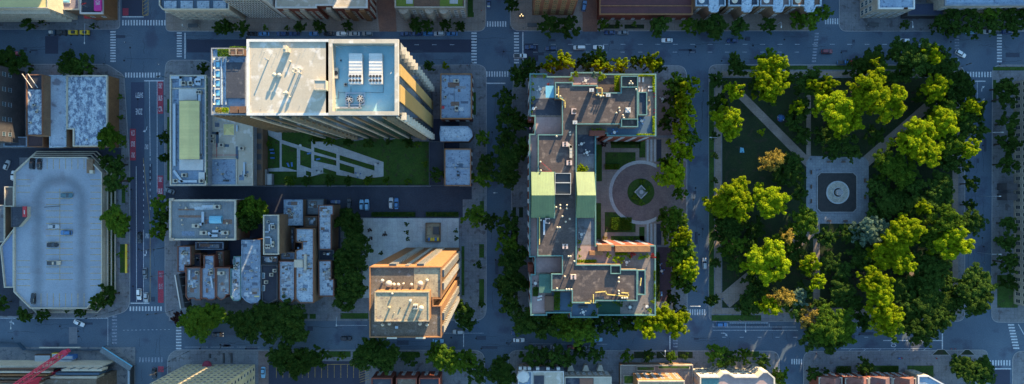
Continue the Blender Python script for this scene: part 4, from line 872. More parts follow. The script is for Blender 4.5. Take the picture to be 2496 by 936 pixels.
# --- parking garage
GH = 5.5
gp = [(82, 383), (214, 383), (252, 420), (252, 708), (216, 751), (79, 751), (37, 712), (37, 595), (6, 640), (-6, 655), (-6, 580), (37, 540), (37, 420)]
gp = [(78, 383), (214, 383), (251, 421), (251, 709), (215, 751), (77, 751), (37, 711), (37, 420)]
DECK = mat('parking deck', (.31, .345, .39), (.235, .275, .325), .05, .8, 9, c3=(.25, .27, .31), fine=.08)
def wear(m, cx, cy, rad, wd, dark):
    n = m.node_tree.nodes; L = m.node_tree.links; b = n['Principled BSDF']; old = b.inputs['Base Color'].links[0].from_socket
    def mt(op, a, b_=None, c=None):
        x = n.new('ShaderNodeMath'); x.operation = op
        for i, v in enumerate((a, b_, c)):
            if v is None: continue
            if isinstance(v, (int, float)): x.inputs[i].default_value = v
            else: L.new(v, x.inputs[i])
        return x.outputs[0]
    g = n.new('ShaderNodeNewGeometry'); sx = n.new('ShaderNodeSeparateXYZ'); L.new(g.outputs['Position'], sx.inputs[0])
    dx = mt('SUBTRACT', sx.outputs[0], cx); dy = mt('MAXIMUM', mt('SUBTRACT', sx.outputs[1], cy), 0.0)
    r_ = mt('SQRT', mt('ADD', mt('MULTIPLY', dx, dx), mt('MULTIPLY', dy, dy))); d_ = mt('ABSOLUTE', mt('SUBTRACT', r_, rad))
    nz = n.new('ShaderNodeTexNoise'); nz.inputs['Scale'].default_value = .25; nz.inputs['Detail'].default_value = 6; L.new(g.outputs['Position'], nz.inputs['Vector'])
    d_ = mt('ADD', d_, mt('MULTIPLY', nz.outputs['Fac'], 2.2)); mr = n.new('ShaderNodeMapRange'); mr.interpolation_type = 'SMOOTHSTEP'; mr.inputs['From Min'].default_value = 1.0; mr.inputs['From Max'].default_value = wd; mr.inputs['To Min'].default_value = dark; mr.inputs['To Max'].default_value = 1; L.new(d_, mr.inputs['Value'])
    x = n.new('ShaderNodeVectorMath'); x.operation = 'SCALE'; L.new(old, x.inputs[0]); L.new(mr.outputs[0], x.inputs['Scale']); L.new(x.outputs[0], b.inputs['Base Color'])
pc = P(146, 490, 5.5); wear(DECK, pc.x, pc.y, 9.6, 5.2, .66)
gr = building('parking_garage', 'eight sided parking garage with cars parked on its pale blue roof deck', gp, GH, CREAMW, DECK, (.9, .3, CREAMW), cat='garage')
for k, o_ in enumerate((1.1, 2.0, 2.9)):
    q = poly(gp, GH); qo = inset(q, -o_); b = MB(); b.ring(qo, inset(qo, .35), 3.6 - k * 1.3, 4.1 - k * 1.3)
    b.build('facade_band', CREAMW, gr)
gl_ = MB(); 
def gline(x0, y0, x1, y1, w_=1.1):
    a = P(x0, y0, GH); c = P(x1, y1, GH); e = (c - a).normalized(); n_ = Vector((-e.y, e.x, 0)) * w_ / PXM / 2
    gl_.add([a + n_ + Vector((0, 0, .01)), a - n_ + Vector((0, 0, .01)), c - n_ + Vector((0, 0, .01)), c + n_ + Vector((0, 0, .01))], [(0, 1, 2, 3)])
for i in range(18):
    y = 438 + i * 15.2
    if y < 705: gline(220, y, 247, y)
    if y < 480 or y > 630: gline(42, y, 74, y)
    if 465 < y < 690: gline(112, y, 178, y)
gline(146, 460, 146, 685)
for x in range(100, 212, 15): gline(x, 387, x, 412); gline(x, 715, x, 747)
gl_.build('bay_lines', YLINE, gr)
tr = mat('tyre darkened deck', (.19, .25, .36), (.165, .22, .33), .06, .8, 6, fine=.1)
for a in ([(4, 600), (38, 556), (64, 536)],): pass
ramp = building('garage_ramp', 'curved entry ramp joined to the left side of the parking garage', [(36, 558), (36, 700), (14, 700), (4, 600)], 4.6, CREAMW, bpy.data.materials['tyre darkened deck'], (.9, .3, CREAMW), cat='ramp')
st = building('stair_hut', 'dark roofed stair hut with a red sign wall at the garage edge', [(28, 504), (64, 504), (64, 530), (44, 553), (28, 553)], 8, CREAMW, NAVR, (.2, .2, DMET), cat='hut')
pbox(st, 'red_wall', 55, 503, 64, 529, 8, .5, RED); pbox(st, 'lamp_strip', 58, 512, 60, 522, 8.5, .1, WHITEP)
pbox(gr, 'stair_enclosure', 211, 388, 226, 422, GH, 1.2, BRICKT); pbox(gr, 'deck_box', 218, 415, 226, 423, GH, 1.5, CREAMW)
b = MB(); b.bar(P(108, 505, GH + 1), P(146, 502, GH + 1), .3); b.bar(P(146, 502, GH), P(146, 502, GH + 6), .2); b.build('deck_lamp', DMET, gr)
# --- left edge blocks
dt = building('dark_tower', 'dark brick tower at the left edge with rows of lit windows', [(-700, 79), (-328, 79), (-328, 311), (-700, 311)], 70, DARKW, NAVR, win=[wspec('E', 8, 70, 3.2, 5.5, 1.6, 1.6, GREYW, GLASSB, 'pair')])
bpy.data.objects.remove(dt.children[0]) if False else None
la = building('low_building', 'cluttered pinkish roof with ducts beside the dark tower', rect(66, 182, 105, 330), 13, BRICKT, MOTTL, (.5, .3, BRICKB)); scatter(la, 72, 240, 98, 320, 13, 9, 31); pbox(la, 'black_roof', 66, 184, 104, 218, 13, .2, DARKR)
for x in (54, 68): 
    b = MB(); b.bar(P(x, 180, 14), P(x + 24, 214, 14), .22); b.build('steel_frame', WHITEP, la)
building('low_building', 'plain pale blue strip roof with a dark stain between two larger roofs', rect(122, 184, 161, 358), 8.5, BRICKT, mat('stained pale roof', (.36, .42, .48), (.24, .28, .34), .08, .8, 8, c3=(.15, .15, .18)), (.4, .3, SILV))
lm = building('low_building', 'wide mottled silver roof with an orange brick edge near the corner', [(164, 184), (263, 184), (263, 357), (180, 357), (180, 315), (164, 315)], 8, BRICKO, MOTTL, (.6, .4, CREAMW)); pbox(lm, 'brick_edge', 180, 356, 263, 359, 8, .5, BRICKO); vent(lm, 213, 340, 8, .3, .6)
building('low_building', 'white little roof below the stained strip roof', rect(121, 334, 154, 360), 5, BRICKT, WHITEP, (.2, .2, METAL)); building('low_building', 'dark square roof with a small red hatch beside the alley', rect(68, 326, 106, 358), 6, BRICKB, mat('plum roof', (.07, .045, .05)), (.3, .3, BRICKB))
yb_ = building('low_building', 'navy flat roof with one round stain at the lower end of the dark tower', rect(10, 334, 66, 357), 4, DARKW, NAVR, (.3, .3, BLUER)); vent(yb_, 25, 344, 4, .8, .2, STEELB)
building('low_building', 'brown roofed hut left of the garage', rect(12, 455, 34, 503), 5, BRICKT, mat('dull brown roof', (.12, .10, .09)), (.3, .3, CREAMW)); building('low_building', 'pale long roof at the left edge below the yard', rect(-40, 500, 12, 590), 5, BRICKT, CONC, (.3, .3, CREAMW))
# --- upper edge
ua = building('corner_block', 'pale corner block with long slatted balconies at the upper left edge', rect(-300, -260, 118, 20), 18, CREAMW, CREAM, (.5, .3, CREAMW), win=[wspec('S', 1, 17, 3.2, 5, 2.6, 1.7, CREAMW, GLASS, 'pair')])
q = poly(rect(-300, -260, 118, 20), 18); ymn = min(a[1] for a in q); xmx = max(a[0] for a in q)
for k in range(5): b = MB(); b.box(xmx - 40, ymn - .8, 2.5 + k * 3.2, 78, 1.6, .3); b.build('balcony', CREAMW, ua)
ub = building('shop_building', 'low pinkish roof with a small blue skylight at the upper edge', rect(122, -120, 195, 24), 9, BRICKT, mat('dusty rose roof', (.26, .23, .25), (.19, .17, .20), .3, c3=(.12, .12, .15)), (.6, .4, CREAMW)); skylight(ub, 150, 0, 172, 8, 9, WATERB, .2)
uc = building('corner_shop', 'corner shop with magenta sign wall and red awning at the bus street corner', rect(197, -120, 252, 34), 10, BRICKO, NAVR, (.7, .5, WHITEP), cat='shop', win=[wspec('S', 5, 9, 3.4, 3)])
pbox(uc, 'sign_board', 229, -120, 247, 26, 10, 1.4, MAG)
lettering('OR', 0, 0, 11, 10, m=WHITEP, name='lettering', parent=uc, mtx=Matrix.Translation(P(238, 7, 11.5) - Vector(uc['_w'])) @ Matrix.Rotation(-PI / 2, 4, 'Z'))
a0 = P(203, 34, 4); a1 = P(245, 34, 4); b = MB(); b.add([a0, a1, a1 + Vector((0, -1.8, -.8)), a0 + Vector((0, -1.8, -.8))], [(0, 1, 2, 3)]); b.build('awning', RED, uc)
b = MB(); p_ = P(215, 18, 10); b.bar(p_, p_ + Vector((0, 0, 5)), .12); b.add([p_ + Vector((0, 0, 5)), p_ + Vector((2, .6, 4.9)), p_ + Vector((2.1, .7, 3.8)), p_ + Vector((0, 0, 3.7))], [(0, 1, 2, 3)], 1); b.build('flag', [METAL, RED], uc)
ud = building('terraced_building', 'beige stone block with stepped blue terraces along the upper pavement', [(390, -260), (560, -260), (560, 24), (398, 24), (390, 14)], 16, STONE, STEELB, (.8, .4, CREAMW), win=[wspec('S', 1, 15, 3.2, 3.2, 1.7, 1.8, CREAMW)])
for i in range(4): pbox(ud, 'terrace_floor', 400 + i * 40, 2, 430 + i * 40, 22, 16, .3, SILV)
for i in range(5): pbox(ud, 'balcony', 402 + i * 36, 22, 424 + i * 36, 29, 9, .4, CREAMW); pbox(ud, 'balcony', 402 + i * 36, 22, 424 + i * 36, 31, 4.5, .4, CREAMW)
ue = building('glass_tower', 'tall blue glass tower with a white grid facade at the upper edge', rect(361, -560, 484, -126), 80, WHITEP, WHITE, cat='tower')
q = poly(rect(361, -560, 484, -126), 80); x0 = min(a[0] for a in q); x1 = max(a[0] for a in q); yy = min(a[1] for a in q)
b = MB(); b.prism([(x0, yy - .3), (x1 - 2, yy - .3), (x1 - 2, yy - .02), (x0, yy - .02)], 2, 80); b.build('curtain_wall', mat('dark blue glass', (.02, .05, .08), (.03, .065, .10), .2, .1, fine=0, spec=.8), ue)
for i in range(13): b = MB(); b.box(x0 + i * (x1 - x0 - 2) / 12, yy - .45, 1, .22, .4, 79); b.build('mullion', WHITEP, ue)
for k in range(26): b = MB(); b.box((x0 + x1) / 2 - 1, yy - .4, 2 + k * 3, x1 - x0 - 2, .25, .25); b.build('floor_band', WHITEP, ue)
uf = building('brick_block', 'red brick block with stepped white roof and bay fronts', [(672, -200), (896, -200), (896, 20), (812, 20), (812, 14), (772, 14), (772, 20), (672, 20)], 17, BRICK, WHITE, (.5, .6, WHITEP), win=[wspec('S', 1, 16, 3.1, 2.6, 1.3, 1.9, CREAMW), wspec('E', 1, 16, 3.1, 3, 1.2, 1.8, CREAMW)])
for x in (690, 730, 795, 840, 875): pbox(uf, 'stone_bay', x, 18, x + 12, 23, 15, .8, CREAMW); b = MB(); q = P(x + 6, 19, 16); b.box(q.x, q.y - .8, .2, 2.2, 1.2, 15); b.build('bay', STONE if x < 800 else BRICKO, uf)
ug = building('limestone_block', 'limestone block with bright roof gardens and white bay windows', rect(963, -200, 1134, 20), 15, STONE, WOODB, (.9, .5, STONE), win=[wspec('S', 1, 14, 3.2, 2.8, 1.3, 1.9)])
for x in (975, 1038, 1073): b = MB(); q = P(x + 8, 20, 14); b.cyl(q.x, q.y - .4, .2, 2.0, 13.6, 8); b.build('bay', STONE, ug)
for x0, x1 in ((966, 1008), (1072, 1128)): pbox(ug, 'roof_lawn', x0, -30, x1, 17, 15, .15, mat('sunlit roof lawn', (.10, .16, .02), (.14, .17, .03), .5)); pbox(ug, 'terrace_floor', x0 + 24, -30, x0 + 44 if x0 > 1000 else x0 + 40, 9, 15.05, .15, CONCP)
uh = building('brown_tower', 'brown brick apartment tower with rows of small windows at the upper edge', rect(1305, -340, 1421, -34), 40, BRICKB, PURR, cat='tower', win=[wspec('S', 2, 39, 3, 3, 1.8, 1.2, TANP, GLASS, 'pair')])
ui = building('red_roof_building', 'long building with a dark red seamed roof and brick edge', rect(1461, -160, 1688, 36), 8, BRICK, LEADR, (.4, .5, BRICKO), win=[wspec('S', 1, 7, 3.2, 4)])
pbox(ui, 'ridge_strip', 1461, 13, 1688, 15, 8, .25, BRICKO)
for i, x in enumerate((1695, 1775, 1852, 1928)):
    th = building('bay_townhouse', ['leftmost', 'second', 'third', 'rightmost'][i] + ' of the four bay townhouses with roof terraces at the upper edge', [(x, -120), (x + 72, -120), (x + 72, 15), (x + 60, 15), (x + 52, 30), (x + 38, 30), (x + 30, 15), (x, 15)], 12, BRICKT, [STEELB, NAVR, BRICKP, WOODB][i], (.8, .4, SILV), group='bay townhouses', win=[wspec('S', 1, 11, 3.1, 3)])
    pbox(th, 'bay_roof', x + 33, -20, x + 57, 27, 12.3, .3, SILV)
    b = MB(); p_ = P(x + 12, 4, 12); b.cyl(p_.x, p_.y, 12, .06, 2.2, 6); b.cyl(p_.x, p_.y, 14, 1.3, .4, 12, 0, .1); b.build('parasol', [CREAMW if i % 2 else WHITEP], th)
uj = building('modern_building', 'modern glazed corner building with a pale blue roof and red hatch', rect(2140, -120, 2228, 22), 14, STONE, BLUER, (.5, .5, WHITEP), win=[wspec('S', 1, 13, 3.2, 3, 2, 2), wspec('W', 1, 13, 3.2, 3, 2, 2, W, GLASSB, 'pair')]); pbox(uj, 'hatch', 2203, 18, 2213, 22, 14, .5, BRICKO)
building('annex', 'dark blue roofed annex beside the modern corner building', rect(2212, 8, 2298, 38), 5, DARKW, mat('navy seam roof', (.035, .045, .08), None, .3, grid=(1, 40, .8)), (.3, .3, DMET))
building('terrace_block', 'long blue-grey terrace roof behind the tree row at the upper right', rect(2302, -100, 2700, 14), 12, STONE, BLUER, (.7, .4, GREYW), win=[wspec('S', 1, 11, 3.2, 4)])
# --- lower edge
CR = thing('construction_frame', 'unfinished concrete tower with blue steel and lit slab edges at lower left', 'construction site', P(120, 950))
b = MB(); b.prism(poly(rect(-300, 925, 235, 1500), 14), 0, 14, 0); b.build('floor_slab', BROWNR, CR)
for i in range(9):
    y = 900 + i * 9; x0 = 150 - i * 14; q = poly([(x0, y), (248 - i * 6, y), (248 - i * 6, y + 5), (x0, y + 5)], 12 + i * .5); b = MB(); b.prism(q, 8, 12 + i * .5, 0); b.build('steel_beam', STEELB if i % 2 else CREAMW, CR)
    for xx in range(int(x0), 248 - i * 6, 22): p_ = P(xx, y, 12); b = MB(); b.box(p_.x, p_.y, 0, .4, .4, 12); b.build('column', STEELB, CR)
for i in range(8): b = MB(); b.prism(poly(rect(-20, 898 + i * 8, 130 - i * 8, 901 + i * 8), 13 + i), 12, 13 + i); b.build('slab_edge', [WOODB, CREAMW, BRICKO, BROWNR][i % 4], CR)
b = MB(); q = poly(rect(-200, 891, 250, 896), 9); b.prism(q, 0, 9); b.build('edge_beam', CREAMW, CR)
cr = thing('crane', 'pink-red lattice crane boom reaching over the construction site', 'crane', P(110, 900))
a = P(160, 858, 9); c = P(10, 960, 34); e = (c - a).normalized(); s1 = Vector((-e.y, e.x, 0)).normalized() * 1.25; up = Vector((0, 0, 2.2)); b = MB()
for o1 in (s1, -s1, up): b.bar(a + o1, c + o1, .3)
for i in range(15):
    t0 = a + (c - a) * (i / 15); t1 = a + (c - a) * ((i + 1) / 15); b.bar(t0 + s1, t1 - s1, .16); b.bar(t0 - s1, t1 + s1, .16); b.bar(t0 + s1, t1 + up, .16); b.bar(t0 - s1, t1 + up, .16)
b.build('boom', PINKC, cr); b = MB(); b.box(a.x, a.y, 7.6, 2.2, 1.6, 2.4, .6); b.build('head', PINKC, cr); b = MB(); b.bar((c.x, c.y, 0), (c.x, c.y, 34), 2, 0, 4); b.build('tower', PINKC, cr)
cn = thing('covered_walkway', 'long slanted covered walkway roof beside the construction site', 'walkway', P(283, 878)); a0, a1 = P(245, 853, 3.4), P(318, 900, 3.4); e = (a1 - a0).normalized(); nn = Vector((-e.y, e.x, 0)); b = MB()
b.add([a0 + nn * 1.4, a1 + nn * 1.4, a1 - nn * 1.0, a0 - nn * 1.0], [(0, 1, 2, 3)], 0); b.build('roof', GREYR, cn); b = MB(); b.bar(a0 + nn * 1.5, a1 + nn * 1.5, .35); b.build('edge', WATERB, cn); b = MB()
for i in range(6):
    for s in (1.3, -.9): p_ = a0 + (a1 - a0) * (i / 5) + nn * s; b.bar((p_.x, p_.y, .13), (p_.x, p_.y, 3.4), .14)
b.build('post', DMET, cn)
hd = thing('site_hoarding', 'dark blue site hoarding with a pale top along the street', 'fence', P(160, 850)); b = MB(); w_ = [P(x, y) for x, y in ((-60, 830), (12, 832), (50, 834), (66, 851), (258, 851))]
for a, c in zip(w_, w_[1:]): b.bar(a + Vector((0, 0, 1.2)), c + Vector((0, 0, 1.2)), .3, 0); b.add([a + Vector((0, 0, .1)), c + Vector((0, 0, .1)), c + Vector((0, 0, 2.4)), a + Vector((0, 0, 2.4))], [(0, 1, 2, 3)], 0)
b.build('panel', STEELB, hd); b = MB(); b.bar(P(96, 847, 2.6), P(196, 847, 2.6), .45); b.build('top_rail', CREAMW, hd)
for i, (x0, y0, x1, y1, h_, m_, lb) in enumerate(((160, 862, 190, 872, 3, TARP, 'blue topped site cabin below the hoarding'), (150, 872, 186, 890, 2.4, CONCP, 'pale concrete base beside the blue site cabin'), (92, 862, 132, 886, 2, WOODB, 'brown timber stack in the excavated site'), (134, 858, 152, 872, 2, YEL, 'yellow formwork frame near the crane head'), (252, 900, 262, 920, 3, WHITEP, 'white site van box near the walkway'), (320, 890, 328, 940, 3, DMET, 'black fence screen right of the covered walkway'))):
    o = thing('site_stack' if i not in (0,) else 'site_cabin', lb, 'site equipment', P((x0 + x1) / 2, (y0 + y1) / 2)); b = MB(); q = poly(rect(x0, y0, x1, y1)); b.prism(q, .13, h_); b.build('body', m_, o); b = MB(); qi = inset(q, .3); b.prism(qi, h_, h_ + .25); b.build('top', METAL, o)
lb_ = building('beige_tower', 'beige precast apartment tower with a grid of square windows at the lower edge', rect(114, 1068, 353, 1500), 85, BEIGEW, CONC, cat='tower', win=[wspec('N', 1.2, 84, 3.1, 2.5, 1.3, 1.3, CREAMW, GLASS, 'plain'), wspec('E', 1.2, 84, 3.1, 3.5, 1.3, 1.3, CREAMW, GLASS, 'plain')])
mk2 = MB()
for x in (674, 690, 705, 722, 737, 752, 768, 784, 799, 815, 831, 847, 862, 876): mline(x, 889, x, 921, .9, mb=mk2)
mline(655, 888, 876, 888, .9, mb=mk2)
for i in range(7): mline(877, 896 + i * 6, 900, 888 + i * 6, .9, mb=mk2)
o = struct('road_marking', mk2, YLINE); o.location.z = KH + .01
mk3 = MB()
for x in range(904, 1115, 15):
    if not 1025 < x < 1040: p_ = P(x, 507, .3); mk3.box(p_.x, p_.y, .14, .35, .35, .2)
tag(struct('parking_stop', mk3, YEL), 'x', 'x'); 
for k in ('kind',): pass
ps = [o for o in bpy.data.objects if o.name.startswith('parking_stop')][0]; bpy.data.objects.remove(ps)
va = building('victorian_house', 'victorian house with slate edge and white octagonal turret roof', [(1263, 905), (1296, 905), (1296, 1000), (1263, 1000)], 11, STONE, BLUER, (.4, .3, WHITEP), win=[wspec('N', 1, 10, 3.2, 3)])
p_ = P(1275, 916, 11); b = MB(); b.cyl(p_.x, p_.y, 0, 2.6, 12, 8); b.cyl(p_.x, p_.y, 12, 2.8, .6, 8, 1, 2.4); b.build('turret', [STONE, WHITEP], va)
def mansard(root, x0, x1, y0, y1, h, m):
    a = poly([(x0, y1), (x1, y1), (x1, y1 + 1), (x0, y1 + 1)], h); xs = P(x0, 0, h).x, P(x1, 0, h).x; yt = P(0, y1, h).y; yb2 = P(0, y0, h - 3).y
    b = MB(); b.add([(xs[0], yt, h), (xs[1], yt, h), (xs[1], yb2, h - 3), (xs[0], yb2, h - 3)], [(0, 1, 2, 3)])
    for i in range(3): xx = xs[0] + (xs[1] - xs[0]) * (i + .5) / 3; b.box(xx, (yt + yb2) / 2 + .3, h - 2.4, 1.4, 1.2, 2.0, 0, 1)
    b.build('mansard_roof', [m, WHITEP], root)
mansard(va, 1263, 1296, 893, 905, 11, SLATE)
vb = building('victorian_house', 'victorian house with a slate mansard and dark roof deck beside the turret house', rect(1298, 905, 1374, 1000), 11, STONE, WHITE, (.4, .3, WHITEP), win=[wspec('N', 1, 8, 3.2, 3)]); mansard(vb, 1298, 1374, 894, 905, 11, SLATE); pbox(vb, 'roof_deck', 1302, 916, 1326, 1000, 11, .4, NAVR)
vc = building('stone_house_row', 'stone house row with arched front windows and mixed roofs along the lower street', rect(1376, 918, 1490, 1000), 9, STONE, NAVR, (.5, .4, CREAMW), win=[wspec('N', 1, 8.5, 3.2, 2.2, 1.2, 1.8)])
pbox(vc, 'white_roof', 1447, 920, 1489, 1000, 9, .4, WHITE); pbox(vc, 'brick_roof_terrace', 1413, 922, 1446, 1000, 9, .4, BRICKW)
for x in (1383, 1420, 1455): b = MB(); q = P(x, 896); b.prism(poly([(x, 905), (x + 5, 890), (x + 12, 890), (x + 17, 905)], 3), .13, 3); b.build('porch', CREAMW, vc)
vd = building('garden_block', 'flat block with curved garden terraces and low walls behind the lower pavement', rect(1512, 889, 1688, 1000), 4, BRICKT, CONCW, (.7, .3, STONE))
for x0, y0, x1, y1 in ((1552, 893, 1596, 904), (1604, 891, 1682, 900), (1575, 905, 1590, 925), (1520, 915, 1550, 936)): pbox(vd, 'planter_wall', x0, y0, x1, y1, 4, .6, STONE); pbox(vd, 'planting', x0 + 2, y0 + 2, x1 - 2, y1 - 2, 4.6, .3, GRASS)
ve = building('limestone_house', 'house with lit orange stone top behind the garden terraces', rect(1555, 928, 1668, 1100), 16, BRICKO, TANR, (.5, .4, STONE), win=[wspec('N', 2, 15, 3.2, 3)])
vf = building('gallery_house', 'white fronted house with angled roof windows and terrace at lower right', [(1705, 917), (1752, 917), (1762, 908), (1775, 908), (1790, 917), (1845, 917), (1858, 905), (1870, 905), (1887, 920), (1887, 1000), (1705, 1000)], 13, CREAMW, PINKT, (.8, .5, CREAMW), win=[wspec('N', 1.5, 12.5, 3.3, 2.6, 1.9, 2.0, CREAMW, GLASS, 'pair'), wspec('W', 1, 12, 3.2, 3)])
pbox(vf, 'terrace', 1708, 922, 1752, 1000, 13, .1, TEALP)
for i, x in enumerate((1996, 2060, 2118, 2176)):
    hh = 10; rt = building('red_victorian_house', ['leftmost', 'second', 'third', 'rightmost'][i] + ' red slate roofed victorian house on the lower right street', [(x, 920 + 2 * (i % 2)), (x + 56, 920 + 2 * (i % 2)), (x + 56, 1000), (x, 1000)], 9, BRICK, mat('red slate %d' % i, [(.20, .10, .09), (.26, .11, .09), (.17, .10, .10), (.22, .10, .08)][i], None, .6, grid=(.5, .4, .75, .5, .03)), (.3, .3, STONE), win=[wspec('N', 1, 8, 3.2, 2.6)], group='red victorian houses')
    a0, a1 = P(x + 3, 918, 9), P(x + 52, 918, 9); m_ = (a0 + a1) / 2; b = MB(); b.add([a0, a1, m_ + Vector((0, 0, 4)), a0 + Vector((0, -18, 0)), a1 + Vector((0, -18, 0)), m_ + Vector((0, -18, 4))], [(0, 1, 2), (0, 2, 5, 3), (1, 4, 5, 2)]); b.build('gable_roof', bpy.data.materials['red slate %d' % i], rt)
    chimney(rt, x + 15, 935, 9, 1, .8, 5)
b = building('pale_stone_house', 'pale stone house with stepped gables at the right end of the red roofs', [(2236, 915), (2262, 915), (2300, 936), (2300, 1000), (2236, 1000)], 9, STONE, BLUER, (.6, .5, WHITEP), win=[wspec('N', 1, 8, 3.2, 3)])
for i, x in enumerate((906, 966, 1022)):
    building('brick_rowhouse', ['left', 'middle', 'right'][i] + ' brick rowhouse with dark roof below the lower street trees', rect(x, 921, x + 50, 1000), 10, BRICK, [NAVR, BROWNR, NAVR][i], (.5, .4, BRICK), win=[wspec('N', 1, 9, 3.2, 2.8)], group='brick rowhouses')
hall = building('stone_hall', 'grand pale stone hall with rows of windows along the right edge', [(2573, 177), (2900, 177), (2900, 763), (2573, 763)], 22, STONE, mat('hall roof', (.2, .16, .14)), (1.2, .8, STONE), win=[wspec('W', 1.5, 21, 3.9, 3.1, 1.5, 2.4, CREAMW), wspec('S', 1.5, 21, 4, 3.5, 1.5, 2.4, CREAMW)])
for y in (455, 480): b = MB(); p_ = P(2462, y); b.prism(poly(rect(2455, y - 8, 2480, y + 8), 6), 0, 6); b.build('porch', DARKW, hall)
for i, y in enumerate((0,)): pass
# --- unseen blocks added beyond the upper edge, placed and sized to throw the evening shade
def far(name, label, x0, y0, x1, y1, h, m=None):
    q = [P2(x0, y0), P2(x1, y0), P2(x1, y1), P2(x0, y1)][::-1]; cx = sum(a[0] for a in q) / 4; cy = sum(a[1] for a in q) / 4
    r_ = thing(name, label, 'building', (cx, cy, 0)); b = MB(); b.prism(q, 0, h, 0, top=False); b.build('wall', m or GREYW, r_); b = MB(); b.sheet(q, h); b.build('roof', NAVR, r_)
    b = MB(); b.ring(q, inset(q, .4), h - .3, h + .9); b.build('parapet', CONCP, r_)
FAR = [(-500, -420, -30, -280, 70), (-20, -420, 200, -280, 88), (215, -420, 300, -280, 70), (398, -420, 600, -300, 78), (610, -420, 820, -280, 78), (826, -400, 975, -290, 56), (1060, -420, 1185, -240, 84), (1180, -640, 1430, -480, 84),
       (1290, -300, 1392, -200, 100), (1395, -320, 1462, -180, 42), (1470, -260, 1660, -170, 28), (1670, -260, 1830, -140, 29), (1835, -260, 1985, -140, 26), (2045, -280, 2140, -130, 30), (2150, -280, 2330, -140, 27), (2340, -260, 2560, -120, 31), (2570, -240, 2900, -60, 32), (1985, -620, 2050, -480, 60)]
FARL = ['%s block beyond the upper edge, roughly above the %s' % (m_, w_) for m_, w_ in zip(['grey', 'stone', 'brick', 'dark'] * 5, ['leftmost office block', 'upper left tree pair', 'magenta sign shop', 'terraced stone block', 'white roofed tower', 'chillers of the tower', 'limestone block', 'side street end', 'brown tower', 'brick driveway', 'dark red roof', 'left townhouses', 'right townhouses', 'modern corner building', 'navy annex', 'upper right tree rows', 'stone hall', 'far upper street end'])]
for i, (x0, y0, x1, y1, h) in enumerate(FAR): far('distant_block', FARL[i], x0, y0, x1, y1, h, [GREYW, STONE, BRICKB, DARKW][i % 4])

# ---------------------------------------------------------------- trees
def crown_mesh(name, Rn, Hn, lobes, leaves, leaf, seed, flat=.8):
    r_ = np.random.default_rng(seed); z0 = Hn * .32; zc = (Hn + z0) / 2; rz = (Hn - z0) / 2
    C = []; RR = []; ex = r_.uniform(.84, 1.14, 5)
    for i in range(lobes):
        a = i * 2.39996 + r_.uniform(-.45, .45); t = (i + .5) / lobes; rad = math.sqrt(t) * .74 * r_.uniform(.75, 1.2) * ex[int((a % 6.283) / 6.283 * 5)]
        lr = Rn * r_.uniform(.22, .34) * (1.1 - .3 * t)
        zz = zc + rz * (math.sqrt(max(.05, 1 - min(.95, rad) ** 2)) * r_.uniform(.30, .86)) - lr * .3
        if r_.random() < .15: zz = zc - rz * r_.uniform(.1, .7)
        cx, cy = rad * Rn * math.cos(a), rad * Rn * math.sin(a)
        C.append((cx, cy, zz)); RR.append(lr * .62)
        for j in range(5):      # sprays growing out of each bough
            d_ = r_.normal(size=3); d_[2] = abs(d_[2]) * .7 - .1; d_ /= np.linalg.norm(d_); d_[0] += .35 * math.cos(a) * t; d_[1] += .35 * math.sin(a) * t
            k = lr * r_.uniform(.65, 1.15); C.append((cx + d_[0] * k, cy + d_[1] * k, zz + d_[2] * k * .8)); RR.append(lr * r_.uniform(.26, .50))
    C = np.array(C); RR = np.array(RR); wgt = RR ** 2; wgt = wgt / wgt.sum(); idx = r_.choice(len(C), leaves, p=wgt)
    dr = r_.normal(size=(leaves, 3)); dr[:, 2] = dr[:, 2] + .35; dr /= np.linalg.norm(dr, axis=1)[:, None]
    rad = RR[idx] * (r_.uniform(.55, 1.0, leaves) ** .5 + r_.exponential(.06, leaves)); 
    p = C[idx] + dr * rad[:, None] * np.array([1, 1, flat])
    nrm = dr + r_.normal(scale=.55, size=(leaves, 3)); nrm /= np.linalg.norm(nrm, axis=1)[:, None]
    t1 = np.cross(nrm, r_.normal(size=(leaves, 3))); t1 /= np.linalg.norm(t1, axis=1)[:, None]; t2 = np.cross(nrm, t1)
    s = leaf * r_.uniform(.6, 1.35, leaves)[:, None]
    v = np.stack([p - t1 * s, p - t2 * s * .62 + t1 * s * .1, p + t1 * s, p + t2 * s * .62 + t1 * s * .1], 1).reshape(-1, 3)
    me = bpy.data.meshes.new(name); me.vertices.add(leaves * 4); me.vertices.foreach_set('co', v.astype(np.float32).ravel())
    me.loops.add(leaves * 4); me.loops.foreach_set('vertex_index', np.arange(leaves * 4, dtype=np.int32)); me.polygons.add(leaves)
    me.polygons.foreach_set('loop_start', np.arange(0, leaves * 4, 4, dtype=np.int32)); me.polygons.foreach_set('loop_total', np.full(leaves, 4, dtype=np.int32)); me.update(calc_edges=True)
    return me
def trunk_mesh(Rn, Hn, seed):
    r_ = random.Random(seed); b = MB(); r0 = .05 * Rn + .06; t = Vector((r_.uniform(-.2, .2), r_.uniform(-.2, .2), Hn * .42)); b.bar((0, 0, 0), t, r0 * 2.4, 0, 8, r0 * 1.6)
    for i in range(6):
        a = i * 1.05 + r_.uniform(-.3, .3); k = Rn * r_.uniform(.45, .7); e = t + Vector((k * math.cos(a), k * math.sin(a), Hn * r_.uniform(.18, .38))); m_ = t.lerp(e, .5) + Vector((0, 0, Hn * .05)); b.bar(t, m_, r0 * 1.3, 0, 6, r0 * .8); b.bar(m_, e, r0 * .8, 0, 5, r0 * .3)
    return b.mesh('trunk', BARK)
SIZES = {'S': (1.6, 4.5, 6, 1100, .16), 'M': (4.0, 10.0, 15, 8000, .20), 'L': (7.5, 17.0, 32, 22000, .26)}
CM = {}; TM = {}
